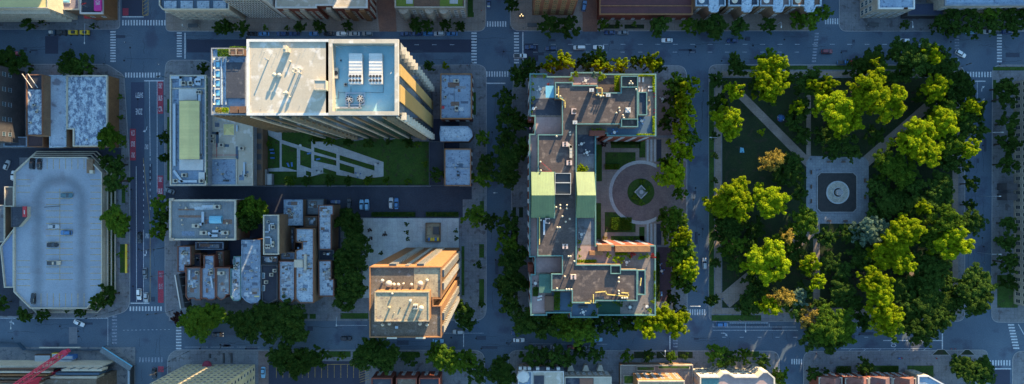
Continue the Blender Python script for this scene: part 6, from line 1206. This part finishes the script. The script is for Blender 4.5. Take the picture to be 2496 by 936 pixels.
for i, (x, c, k) in enumerate(((615, 'black', 'sedan'), (643, 'blue', 'sedan'), (687, 'navy', 'suv'), (717, 'navy', 'sedan'), (765, 'blue', 'hatch'), (802, 'black', 'sedan'))): car(x, 82, 180, k, c, 'parked above the white roofed tower, %s from left' % ORD[i])
for x, c, k, s in ((833, 'white', 'suv', 'parked above the chillers, the brightest in its row'), (863, 'silver', 'sedan', 'parked just right of the white estate car'), (895, 'grey', 'suv', 'parked alone above the tower roof right corner'),
                   (988, 'navy', 'sedan', 'at the left end of the five below the limestone block'), (1016, 'navy', 'hatch', 'second in the five below the limestone block'), (1044, 'blue', 'suv', 'third in the five below the limestone block'), (1070, 'silver', 'suv', 'fourth in the five below the limestone block'), (1102, 'blue', 'sedan', 'at the right end of the five below the limestone block')): car(x, 82, 180, k, c, s)
for a in ((1191, 7, 90, 'sedan', 'navy', 'in the side street at the upper edge'), (1268, 136, 0, 'pickup', 'white', 'crossing the upper crosswalk'), (1293, 115, 180, 'sedan', 'navy', 'waiting behind the stop line on the upper street'), (1343, 118, 180, 'suv', 'navy', 'behind the first waiting car on the upper street'),
          (1412, 116, 180, 'van', 'white', 'driving above the yellow-green tree row'), (1459, 115, 180, 'sedan', 'white', 'just behind the white van above the court building'), (1486, 79, 180, 'sedan', 'navy', 'parked below the dark red roof, left one'), (1519, 79, 180, 'sedan', 'grey', 'parked below the dark red roof, right one'),
          (1626, 98, 180, 'sedan', 'white', 'driving in the upper lane above the park street'), (1785, 99, 180, 'sedan', 'navy', 'driving in front of the bay townhouses'), (2016, 125, 0, 'suv', 'maroon', 'driving right of the slanted crosswalk'), (2057, 152, 0, 'pickup', 'blue', 'parked at the upper park kerb'), (2078, 152, 0, 'hatch', 'red', 'parked partly under the trees at the upper park kerb'),
          (2204, 99, 180, 'sedan', 'white', 'driving above the big dark park tree'), (2342, 131, -30, 'suv', 'white', 'turning across the right crosswalk'), (2363, 77, 180, 'suv', 'light blue', 'parked under the upper right tree rows, left one'), (2408, 77, 180, 'sedan', 'silver', 'parked under the upper right tree rows, middle one'), (2456, 77, 180, 'sedan', 'navy', 'parked under the upper right tree rows, right one'), (1424, 14, 80, 'suv', 'blue', 'parked in the brick driveway by the brown tower'),
          (38, 130, 180, 'sedan', 'red', 'parked half under trees at the upper left'), (340, 579, -90, 'sedan', 'black', 'driving down the bus street beside the garage'), (353, 666, -90, 'sedan', 'grey', 'following in the middle lane of the bus street'), (339, 717, -90, 'suv', 'white', 'waiting at the lower stop line'), (356, 725, -90, 'hatch', 'silver', 'waiting beside the white one at the lower stop line'),
          (412, 465, 160, 'sedan', 'grey', 'leaving the alley onto the red bus lane'), (375, 910, -90, 'sedan', 'black', 'waiting on the street at the lower edge'), (192, 788, -25, 'sedan', 'white', 'driving at a slant below the garage'), (530, 816, 0, 'sedan', 'black', 'with headlights lit below the terrace trees'), (547, 784, 0, 'hatch', 'light blue', 'parked between the trees below the terrace houses'), (844, 825, 0, 'suv', 'black', 'driving left of the brick tower'),
          (1068, 831, 0, 'sedan', 'light blue', 'driving below the brick tower corner'), (1117, 809, 180, 'suv', 'silver', 'parked right of the brick tower'), (1260, 812, 180, 'sedan', 'navy', 'above the white police-like sedan at the crossing'), (1265, 829, 0, 'sedan', 'white', 'on the crossing near the lower victorian houses'), (1455, 828, 0, 'sedan', 'light blue', 'driving below the court building'),
          (1318, 846, 0, 'sedan', 'grey', 'parked under the victorian house trees, leftmost of four'), (1355, 846, 0, 'sedan', 'silver', 'parked under the victorian house trees, second of four'), (1395, 846, 0, 'hatch', 'maroon', 'parked near the victorian house trees'), (1430, 846, 0, 'sedan', 'grey', 'parked under the victorian house trees, rightmost of four'),
          (1759, 791, 0, 'suv', 'blue', 'parked left of the bicycle dock'), (641, 908, -90, 'sedan', 'light blue', 'standing in the alley beside the parking lot'), (1717, 642, 90, 'suv', 'silver', 'driving on the street left of the park'),
          (851, 496, 90, 'suv', 'black', 'parked nose-in left of two light blue cars'), (881, 499, 90, 'hatch', 'light blue', 'parked below the alley, left of its twin'), (894, 499, 90, 'suv', 'light blue', 'parked below the alley, right of its twin'), (953, 495, 90, 'suv', 'silver', 'parked below the alley beside a blue one'), (966, 496, 90, 'sedan', 'blue', 'parked right of the silver one below the alley'), (817, 492, 0, 'hatch', 'navy', 'at the back of the corner terraces')): car(*a, lit='headlights lit' in a[5] or 'waiting at' in a[5])
for a in ((78, 399, 90, 'suv', 'black', 'in the garage roof corner, left of two'), (95, 400, 90, 'sedan', 'black', 'in the garage roof corner, right of two'), (163, 476, 0, 'suv', 'teal', 'highest in the middle of the garage roof'), (130, 552, 0, 'sedan', 'silver', 'on the garage roof below the lamp arm'), (161, 567, 180, 'suv', 'blue', 'right of the silver one on the garage roof'), (127, 597, 0, 'sedan', 'black', 'in the centre of the garage roof'), (131, 641, 0, 'pickup', 'tan', 'lowest in the centre of the garage roof'), (80, 728, 90, 'sedan', 'black', 'at the lower left edge of the garage roof')): car(*a, z=GH)
car(16, 402, 70, 'hatch', 'silver', 'in the yard left of the garage, upper one'); car(32, 428, 90, 'hatch', 'white', 'in the yard left of the garage, lower one')
# work trailers along the upper left kerb
for i, (x, m_, lb) in enumerate(((124, STEELB, 'dark blue trailer with a white hatch at the upper left kerb'), (150, DMET, 'black trailer in the middle of the kerb row'), (178, YEL, 'yellow compact loader at the upper left kerb'), (206, YEL, 'yellow roller at the right end of the kerb row'))):
    t = thing('work_machine', lb, 'machine', P(x, 79), 0, 'work machines at the kerb'); b = MB(); p_ = P(x, 79, 1); b.box(p_.x, p_.y, .5, 4.0, 1.9, .9, 0, 0, .95); b.build('body', m_, t)
    b = MB(); b.box(p_.x + .4, p_.y, 1.4, 1.5, 1.3, .8, 0, 0, .8); b.build('cab', WHITEP if i == 0 else DMET, t)
    for sx in (-1.3, 1.3):
        for sy in (-.9, .9): b = MB(); b.cyl(p_.x + sx, p_.y + sy, .05, .4, .5, 10); b.build('wheel', TYRE, t)
# motorbike and bicycles
t = thing('motorbike', 'red and blue motorbike standing on the lower right pavement', 'motorbike', P(2195, 873)); p_ = P(2195, 873, .5)
for s in (-1, 1): b = MB(); b.bar((p_.x + s * .95, p_.y - .07, .42), (p_.x + s * .95, p_.y + .07, .42), .62, 0, 14); b.build('wheel', TYRE, t)
b = MB(); b.box(p_.x, p_.y, .45, 1.7, .5, .45, .05, 0, .7); b.build('body', RED, t); b = MB(); b.box(p_.x - .7, p_.y, .8, .9, .6, .35, .05); b.build('luggage', TARP, t); b = MB(); b.bar((p_.x + .6, p_.y - .45, 1.1), (p_.x + .6, p_.y + .45, 1.1), .08); b.build('handlebar', DMET, t)
bf = MB()
bf.bar((-.5, 0, .35), (-.1, 0, .85), .06); bf.bar((-.1, 0, .85), (.45, 0, .85), .06); bf.bar((.5, 0, .35), (.42, 0, 1.0), .06); bf.bar((-.1, 0, .85), (.05, 0, .3), .06); bf.bar((.05, 0, .3), (.45, 0, .8), .06); bf.bar((.42, -.3, 1.02), (.42, .3, 1.02), .06); bf.box(-.15, 0, .9, .3, .18, .08)
bfm = bf.mesh('frame', STEELB); bw = MB(); n = 14; vs = [((.34 - q_ * .06) * math.cos(2 * PI * i / n), s * .03, (.34 - q_ * .06) * math.sin(2 * PI * i / n)) for s, q_ in ((-1, 0), (1, 0), (1, 1), (-1, 1)) for i in range(n)]
bw.add(vs, [(k * n + i, k * n + (i + 1) % n, ((k + 1) % 4) * n + (i + 1) % n, ((k + 1) % 4) * n + i) for k in range(4) for i in range(n)]); bwm = bw.mesh('wheel', TYRE)
for i in range(14):
    p_ = P(1783 + i * 6.4, 790.5, 0); t = thing('bicycle', 'blue share bicycle in the dock beside the lower park kerb', 'bicycle', p_, PI / 2 + .25, 'bicycles in the dock'); link('frame', bfm, t); [link('wheel', bwm, t, (s * .5, 0, .34)) for s in (-1, 1)]
t = thing('bicycle_dock', 'long low bicycle dock rail beside the lower park kerb', 'bike rack', P(1825, 787)); b = MB(); p_ = P(1825, 787); b.box(p_.x, p_.y, .0, 17, .35, .25); b.build('rail', METAL, t)
# street lamps, signals
def lamp(x, y, ax, ay, lb, h=8.5, z=.13, lit=False, m=None):
    p_ = P(x, y, 0); t = thing('street_lamp', lb, 'street lamp', (p_.x, p_.y, z), 0, 'street lamps'); b = MB(); b.bar((p_.x, p_.y, z), (p_.x, p_.y, h), .22, 0, 8, .14); b.build('pole', m or METAL, t)
    e = Vector((ax, -ay, 0)) / PXM; b = MB(); a = Vector((p_.x, p_.y, h)); b.bar(a, a + e + Vector((0, 0, .3)), .14, 0, 6); b.build('arm', m or METAL, t)
    b = MB(); q = a + e; b.box(q.x, q.y, h + .15, .85, .38, .16, math.atan2(e.y, e.x)); o = b.build('lamp_head', WARM if lit else WHITEP, t)
for a in ((1733, 339, -16, 0, 'grey lamp with an arm over the street left of the park'), (1683 - 14, 738, 22, 0, 'grey lamp near the lower end of the street left of the park'), (2385, 327, 22, 0, 'grey lamp on the upper part of the street right of the park'), (2385, 478, 16, 0, 'grey lamp level with the fountain right of the park'), (2382, 615, 20, 0, 'grey lamp on the lower part of the street right of the park'),
          (1800, 779, 0, 18, 'grey lamp standing at the bicycle dock'), (2195, 64, 0, 14, 'grey lamp by the bus shelter at the upper right'), (1884, 66, 0, 12, 'grey lamp before the bay townhouses'), (238, 70, 0, 46, 'tall grey lamp over the upper left street'), (64, 770, 0, 20, 'grey lamp below the garage left corner'), (833, 765, 0, 18, 'grey lamp left of the brick tower'), (979, 858, 0, -12, 'grey lamp below the brick tower'), (1610, 858, 0, -14, 'grey lamp on the lower pavement by the garden block'), (1146, 795, -30, -20, 'grey lamp at the side street crossing')): lamp(*a)
lamp(696, 858, 0, -10, 'glowing lamp between the trees beside the parking lot', lit=True); lamp(1212, 470, -6, 0, 'grey lamp in the side street near the alley mouth', 6); lamp(462, 72, 0, -2, 'short grey lamp by the long black shelter', 6)
def signal(x, y, ax, ay, lb):
    p_ = P(x, y, 0); t = thing('traffic_signal', lb, 'traffic light', (p_.x, p_.y, .13), 0, 'traffic signals'); b = MB(); b.bar((p_.x, p_.y, .13), (p_.x, p_.y, 6.2), .26, 0, 8, .2); b.build('pole', DMET, t)
    e = Vector((ax, -ay, 0)) / PXM; a = Vector((p_.x, p_.y, 6)); b = MB(); b.bar(a, a + e + Vector((0, 0, .4)), .18, 0, 6, .12); b.build('arm', DMET, t)
    for k in (.55, .95): q = a + e * k; b = MB(); b.box(q.x, q.y, 5.4, .5, .45, 1.2, math.atan2(e.y, e.x)); b.build('signal_head', DMET, t)
for a in ((286, 33, -34, -12, 'black signal at the upper left crossing corner'), (400, 604, -38, 4, 'black signal arm over the bus street near the garage'), (405, 667, -32, 4, 'black signal arm above the lowest red bus lane'), (408, 190, -6, 3, 'black signal at the kerb extension corner'), (305, 190, -40, -3, 'black signal at the left corner below the upper crosswalk'), (425, 755, -50, 6, 'black signal over the lower crosswalk'),
          (285, 756, -56, 14, 'black signal at the garage corner crossing'), (462, 855, -34, 18, 'black signal by the beige tower corner'), (412, 893, -28, 12, 'black signal at the lowest bus lane'), (1243, 68, 4, 12, 'black signal at the crossing above the white pickup'), (1146, 165, 10, -8, 'black signal beside the brick corner house'), (1240, 835, 8, -10, 'black signal by the lower middle crossing'), (2325, 167, 18, -6, 'black signal at the upper right park corner')): signal(*a)
# shelters and barriers
for x, y, lb in ((470, 62, 'black roofed shelter beside the terraced block'), (1297, 61, 'black roofed shelter left of the brown tower'), (2130, 60, 'black roofed bus shelter below the modern building')):
    t = thing('bus_shelter', lb, 'shelter', P(x, y), 0, 'shelters'); b = MB(); p_ = P(x, y, 2.6); b.box(p_.x, p_.y, 2.5, 4.2, 1.7, .18); b.build('roof', DMET, t)
    for sx in (-1, 1):
        for sy in (-1, 1): b = MB(); b.bar((p_.x + sx * 1.9, p_.y + sy * .7, .13), (p_.x + sx * 1.9, p_.y + sy * .7, 2.5), .1); b.build('post', METAL, t)
    b = MB(); b.box(p_.x, p_.y + .7, .4, 3.8, .05, 2.0); b.build('glass_panel', GLASSB, t)
t = thing('yellow_barrier', 'long yellow barrier panel standing on the pavement beside the garage', 'barrier', P(309, 630)); b = MB(); p_ = P(309, 630, 1.2); b.box(p_.x, p_.y, 1.5, .9, 12.8, .25); b.build('panel', YEL, t)
for i in range(5): b = MB(); b.box(p_.x, p_.y - 6 + i * 3, .13, .3, .3, 1.4); b.build('foot', RED, t)
for i, (x, y, lb) in enumerate(((1271, 40, 'square planter with three glowing globes at the corner by the brown tower'),)):
    t = thing('globe_lamp', lb, 'lamp', P(x, y)); b = MB(); p_ = P(x, y); b.box(p_.x, p_.y, .13, 2.2, 2.0, .6); b.build('planter', DMET, t)
    for dx, dy in ((-.6, -.4), (.6, -.4), (0, .3)): b = MB(); b.bar((p_.x + dx, p_.y + dy, .7), (p_.x + dx, p_.y + dy, 2.4), .08); b.build('post', DMET, t); b = MB(); b.dome(p_.x + dx, p_.y + dy, 2.4, .3, .35); b.build('globe', WARM, t)
aw = MB(); p_ = P(503, 888, 3.6); aw.dome(p_.x, p_.y - .6, 3.0, 2.1, 1.2, 16); o = aw.build('entrance_awning', simple('maroon canvas', (.22, .02, .05), .7)); tag(o, 'round maroon entrance awning on the front of the beige tower', 'awning')
for x, lb in ((511, 'left dark bench bed'),): pass
for i, (x, y0, y1) in enumerate(((512, 862, 872), (546, 860, 884), (565, 860, 884))): 
    t = MB(); p_ = P(x, (y0 + y1) / 2); t.box(p_.x, p_.y, .13, .5, (y1 - y0) / PXM, .55); q = inset(poly(rect(x - 1, y0, x + 1, y1)), .05); t.ring(poly(rect(x - 2, y0, x + 2, y1)), inset(poly(rect(x - 2, y0, x + 2, y1)), .12), .13, .5); o = t.build('planter', DMET); tag(o, '%s narrow dark planter in front of the beige tower' % ['leftmost', 'middle', 'rightmost'][i], 'planter', 'narrow planters')
# ---------------------------------------------------------------- terrace and garden furniture
lm_ = MB(); lm_.box(0, 0, .3, 1.9, .7, .1, 0, 0); lm_.add([(.35, -.33, .4), (.35, .33, .4), (.95, .33, .85), (.95, -.33, .85)], [(0, 1, 2, 3)]); lmm = lm_.mesh('cushion', TARP); lw_ = lm_.mesh('cushion', WHITEP); lt_ = lm_.mesh('cushion', TANR)
lf = MB(); [lf.box(sx * .8, sy * .28, 0, .08, .08, .3) for sx in (-1, 1) for sy in (-1, 1)]; lf.box(0, -.33, .26, 1.9, .05, .05); lf.box(0, .33, .26, 1.9, .05, .05); lfm = lf.mesh('frame', METAL)
def lounger(x, y, a, z, lb, me): p_ = P(x, y, z); t = thing('lounger', lb, 'lounger', p_, R(a), 'loungers'); link('cushion', me, t); link('frame', lfm, t)
for i, a in enumerate(((663, 365, 5), (665, 373, 0), (665, 385, 0), (703, 402, 110), (712, 401, 95), (754, 374, 10), (776, 388, 10))): lounger(*a, .17, 'blue lounger on the lawn garden, %s from left' % ORD[i], lmm)
for i, (x, y, a) in enumerate(((1558, 195, 90), (1567, 195, 90), (1558, 218, 90), (1565, 218, 90), (1585, 212, 0), (1585, 221, 0))): lounger(x, y, a, TA + .02, 'pale lounger on the sunny upper right terrace, %s' % ['far left one', 'upper one beside the box wall', 'lower far left one', 'lower second one', 'upper right one', 'lower right one'][i], lw_)
for i, (x, y, a) in enumerate(((1316, 722, 15), (1315, 730, 15))): lounger(x, y, a, TA + .02, '%s white lounger on the lower left terrace' % ['upper', 'lower'][i], lw_)
for i, (x, y, a) in enumerate(((1604, 716, 90), (1612, 716, 90))): lounger(x, y, a, .17, '%s pale blue lounger in the side court' % ['left', 'right'][i], lmm)
for i, (x, y, a) in enumerate(((1582, 241, 90), (1583, 265, 90))): lounger(x, y, a, TA + .05, '%s narrow table bench beside the navy recess' % ['grey upper', 'tan lower'][i], lt_)
tb = MB(); tb.cyl(0, 0, .70, .62, .06, 16); tb.cyl(0, 0, 0, .08, .7, 8); tb.cyl(0, 0, 0, .3, .05, 10); tbm = tb.mesh('table_top', WHITEP)
ch = MB(); ch.box(0, 0, .42, .5, .5, .07); ch.box(-.24, 0, .45, .05, .5, .5); [ch.box(sx * .2, sy * .2, 0, .05, .05, .42) for sx in (-1, 1) for sy in (-1, 1)]; chm = ch.mesh('seat', WHITEP); chd = ch.mesh('seat', DMET); chb = ch.mesh('seat', TARP)
def tset(x, y, z, n, lb, me, parasol=None, k=1.0):
    p_ = P(x, y, z); t = thing('terrace_table', 'table ' + lb, 'table', p_, 0, 'terrace tables'); link('table_top', tbm, t, scale=(k, k, 1))
    for i in range(n):
        a = i * 2 * PI / n + .4; c = thing('terrace_chair', ['one', 'second', 'third', 'fourth', 'fifth', 'sixth'][i] + ' chair round the table ' + lb, 'chair', (p_.x + 1.15 * k * math.cos(a), p_.y + 1.15 * k * math.sin(a), z), a + PI * 0, 'terrace chairs'); link('seat', me, c, rz=PI)
for a in ((1427, 197, TA + .02, 4, 'on the rose coloured upper terrace', chm), (1316, 218, TA + .02, 4, 'on the grey upper left terrace', chm), (1300, 265, TA + .02, 2, 'at the left edge below the potted shrubs', chm), (1563, 295, TA + .03, 4, 'on the blue right terrace', chb), (1497, 323, TA + .02, 4, 'on the blue terrace left part', chb),
          (1430, 372, TA + .03, 4, 'on the dark inner terrace', chm), (1417, 351, TA + .03, 2, 'at the top of the dark inner terrace', chm), (1417, 571, TA + .02, 3, 'on the inner lower terrace', chm), (1305, 690, TA + .02, 4, 'with dark chairs on the lower left terrace', chd), (1527, 639, TA + .02, 3, 'beside the lit brick screen', chm), (1535, 748, TA + .02, 5, 'with dark chairs on the grey deck', chd),
          (1576, 746, TA + .02, 3, 'at the lower right deck corner', chd), (1421, 760, TA + .02, 4, 'on the lower middle terrace', chm), (1614, 242, .17, 3, 'in the brown side court', chm), (1606, 645, .17, 4, 'in the plum side court, upper one', chb), (1612, 660, .17, 4, 'in the plum side court, lower one', chb), (703 + 30, 345 + 10, .17, 0, 'on the garden path', chm), (916, 401, .17, 2, 'at the right end of the garden path', chd), (778, 420, .17, 3, 'at the lower garden path', chd), (873, 426, .17, 3, 'under the garden pergola', chb)): tset(*a)
t = thing('dining_set', 'dark sofa set on the lower middle terrace', 'sofa', P(1421, 754, TA)); p_ = P(1421, 754, TA)
for dx, dy, sx, sy in ((0, 1.1, 2.0, .8), (-1.5, 1.0, .8, .8), (1.5, 1.0, .8, .8)): b = MB(); b.box(p_.x + dx, p_.y + dy, TA + .02, sx, sy, .42); b.box(p_.x + dx, p_.y + dy + sy / 2, TA + .02, sx, .12, .8); b.build('seat', DMET, t)
for i, (x, y) in enumerate(((1594, 210 + 18), (1594, 236), (1594, 268), (1594, 275))): t = thing('red_chair', 'red chair by the right terrace edge, %s from top' % ORD[i], 'chair', P(x, y, TA + .05), PI, 'red terrace chairs'); link('seat', ch.mesh('seat', RED), t)
# ---------------------------------------------------------------- people
def person_mesh(pose, name):
    J = {'hip': (0, 0, .92), 'chest': (0, 0, 1.32), 'neck': (0, 0, 1.50), 'hb': (0, .02, 1.58), 'ht': (0, .02, 1.70)}
    if pose == 'walk': leg = [((.10, 0, .90), (.11, .12, .48), (.11, .02, .08), (.11, .18, .03)), ((-.10, 0, .90), (-.11, .02, .48), (-.11, -.24, .12), (-.11, -.10, .03))]; arm = [((.19, 0, 1.42), (.25, -.10, 1.14), (.24, .04, .90)), ((-.19, 0, 1.42), (-.25, .10, 1.14), (-.24, .24, .96))]
    else:
        d_ = Vector((0, 0, -.78)); J = {k: tuple(Vector(v) + d_) for k, v in J.items()}
        leg = [((.10, .02, .13), (.28, .42, .34), (.14, .70, .06), (.14, .86, .06)), ((-.10, .02, .13), (-.30, .40, .30), (-.10, .62, .06), (-.10, .78, .06))]; arm = [((.19, 0, .64), (.28, .10, .38), (.22, .34, .30)), ((-.19, 0, .64), (-.27, -.10, .36), (-.32, -.22, .08))]
    vs = [J['hip'], J['chest'], J['neck'], J['hb'], J['ht']]; rd = [.15, .16, .06, .10, .085]; ed = [(0, 1), (1, 2), (2, 3), (3, 4)]
    for l in leg:
        o = len(vs); vs += l; rd += [.10, .065, .045, .035]; ed += [(0, o), (o, o + 1), (o + 1, o + 2), (o + 2, o + 3)]
    for a in arm:
        o = len(vs); vs += a; rd += [.06, .045, .033]; ed += [(1, o), (o, o + 1), (o + 1, o + 2)]
    me = bpy.data.meshes.new(name); me.from_pydata(vs, ed, []); ob = bpy.data.objects.new(name, me); COL.objects.link(ob)
    m = ob.modifiers.new('s', 'SKIN'); s = ob.modifiers.new('d', 'SUBSURF'); s.levels = 1; s.render_levels = 1
    for i, r_ in enumerate(rd): me.skin_vertices[0].data[i].radius = (r_, r_ * .85)
    me.skin_vertices[0].data[0].use_root = True
    bpy.context.view_layer.update(); out = bpy.data.meshes.new_from_object(ob.evaluated_get(bpy.context.evaluated_depsgraph_get())); bpy.data.objects.remove(ob)
    return out, J
HAIR = simple('dark hair', (.03, .02, .015), .8)
CL = {k: simple(k + ' cloth', v, .9) for k, v in {'white': (.7, .7, .7), 'blue': (.04, .12, .4), 'dark': (.03, .03, .04), 'red': (.5, .04, .04), 'grey': (.2, .2, .22), 'trouser': (.04, .05, .08)}.items()}
PMESH = {}
for pose in ('walk', 'sit'):
    base, J = person_mesh(pose, 'person_' + pose)
    hipz = J['hip'][2]; nz_ = J['neck'][2]
    for c in CL:
        me = base.copy(); me.materials.clear(); [me.materials.append(m) for m in (SKIN, CL[c], CL['trouser'])]
        for p_ in me.polygons: z = p_.center.z; p_.material_index = 0 if z > nz_ - .02 else 1 if z > hipz - .02 and abs(p_.center.x) < .30 and (pose == 'walk' or p_.center.y < .2) else (2 if (pose == 'walk' and z < hipz and abs(p_.center.x) < .2) or (pose == 'sit' and p_.center.y > -.1) else 0)
        PMESH[pose, c] = me
    b = MB(); b.dome(0, -.01, J['hb'][2] + .04, .115, .14, 12); PMESH[pose, 'hair'] = b.mesh('hair', HAIR)
def person(x, y, a, pose, c, lb, z=.14, g=None): t = thing('person', lb, 'person', P(x, y, z), R(a), g); link('body', PMESH[pose, c], t); link('hair', PMESH[pose, 'hair'], t)
for i, a in enumerate(((257, 157, 40, 'walk', 'dark', 'person in dark clothes at the bright corner above the mottled roof'), (307, 104, 0, 'walk', 'white', 'person in white crossing the wide upper left crossing'), (390, 158, 10, 'walk', 'white', 'person in white at the kerb above the red lane'), (404, 235, 90, 'walk', 'dark', 'dark dressed person beside the long red bus lane'), (470, 165, 30, 'walk', 'dark', 'person in dark clothes on the kerb extension'),
          (1139, 160, 60, 'walk', 'red', 'person in red by the brick corner house'), (1124, 158, 0, 'walk', 'grey', 'person in grey by the brick corner house'), (1174, 27, 0, 'walk', 'red', 'person in red on the pavement beside the limestone block'), (1178, 53, 180, 'walk', 'dark', 'person in dark clothes by the upper middle crosswalk'), (1275, 69, 90, 'walk', 'dark', 'person in dark clothes left of the black shelter'), (1834, 281, 140, 'walk', 'dark', 'person walking along the upper left park path'),
          (1760, 727, 20, 'walk', 'blue', 'person in blue entering the park at lower left'), (1772, 742, 0, 'walk', 'blue', 'person in blue beside the lower left park entrance'), (1990, 415, 0, 'walk', 'blue', 'person in blue at the upper left fountain corner'), (1997, 413, 40, 'walk', 'grey', 'person in grey at the upper left fountain corner'), (2117, 425, 0, 'walk', 'dark', 'person in dark clothes right of the fountain'), (1974, 388, 60, 'walk', 'dark', 'person on the path above the fountain'),
          (2025, 863, 0, 'walk', 'white', 'person in white on the lower right pavement'), (2044, 872, 0, 'walk', 'blue', 'person in blue on the lower right pavement'), (1988, 861, 0, 'walk', 'red', 'person in red near the lower right crosswalk'), (2279, 872, 90, 'walk', 'red', 'person in red left of the planted islands'), (2315, 849, 0, 'walk', 'red', 'left person in red between the planted islands'), (2325, 849, 0, 'walk', 'red', 'right person in red between the planted islands'), (2395, 640, 0, 'walk', 'grey', 'person in grey at the right street of the park'))): person(*a)
for i in range(9):
    a = i * 40; person(1903 + 8 * math.cos(R(a)), 288 + 7 * math.sin(R(a)), a + 90, 'sit', ['blue', 'white', 'dark', 'blue', 'red', 'white', 'blue', 'grey', 'blue'][i], 'person sitting in the picnic circle on the park lawn, %s going round' % ORD[i], .14, 'picnic circle')
b = MB(); b.sheet(poly(circ(1903, 288, 9, 14)), Z1 + .02); b.sheet(poly(circ(1903, 288, 7, 14)), Z1 + .03); tag(b.build('picnic_blanket', TARP), 'blue picnic blanket under the sitting circle of people', 'blanket')
b = MB(); b.sheet(poly([(1804, 359), (1812, 361), (1814, 372), (1803, 372)]), Z1 + .02); b.box(P(1808, 366).x, P(1808, 366).y, Z1 + .02, .6, .4, .25, .3); tag(b.build('picnic_blanket', simple('light blue cloth', (.15, .45, .6), .9)), 'light blue picnic blanket alone on the left park lawn', 'blanket')
person(1807, 363, 0, 'sit', 'white', 'person in white sitting on the lone light blue blanket'); person(1809, 370, 180, 'sit', 'blue', 'person in blue sitting on the lone light blue blanket')
# park fence and benches round the fountain
bm = MB(); bm.box(0, 0, .42, 1.8, .5, .07); bs = bm.mesh('seat', WOODB); bm = MB(); bm.box(0, .26, .5, 1.8, .06, .45); bbk = bm.mesh('backrest', WOODB); bm = MB(); bm.box(0, 0, 0, .08, .5, .42); bl = bm.mesh('leg', DMET)
for i, (x, y, a) in enumerate(((1977, 420, 90), (1977, 455, 90), (1977, 490, 90), (2106, 440, -90), (2106, 480, -90), (2020, 395, 0), (2055, 395, 0), (2020, 538, 180), (2060, 538, 180))):
    t = thing('park_bench', 'wooden bench on the fountain plaza, ' + ['upper left', 'middle left', 'lower left', 'upper right', 'lower right', 'top side left', 'top side right', 'bottom side left', 'bottom side right'][i], 'bench', P(x, y, .16), R(a), 'benches round the fountain'); link('seat', bs, t); link('backrest', bbk, t); [link('leg', bl, t, (s * .8, 0, 0)) for s in (-1, 1)]
for o in bpy.data.objects:
    for k in ('_w', '_h', '_n'):
        if k in o: del o[k]
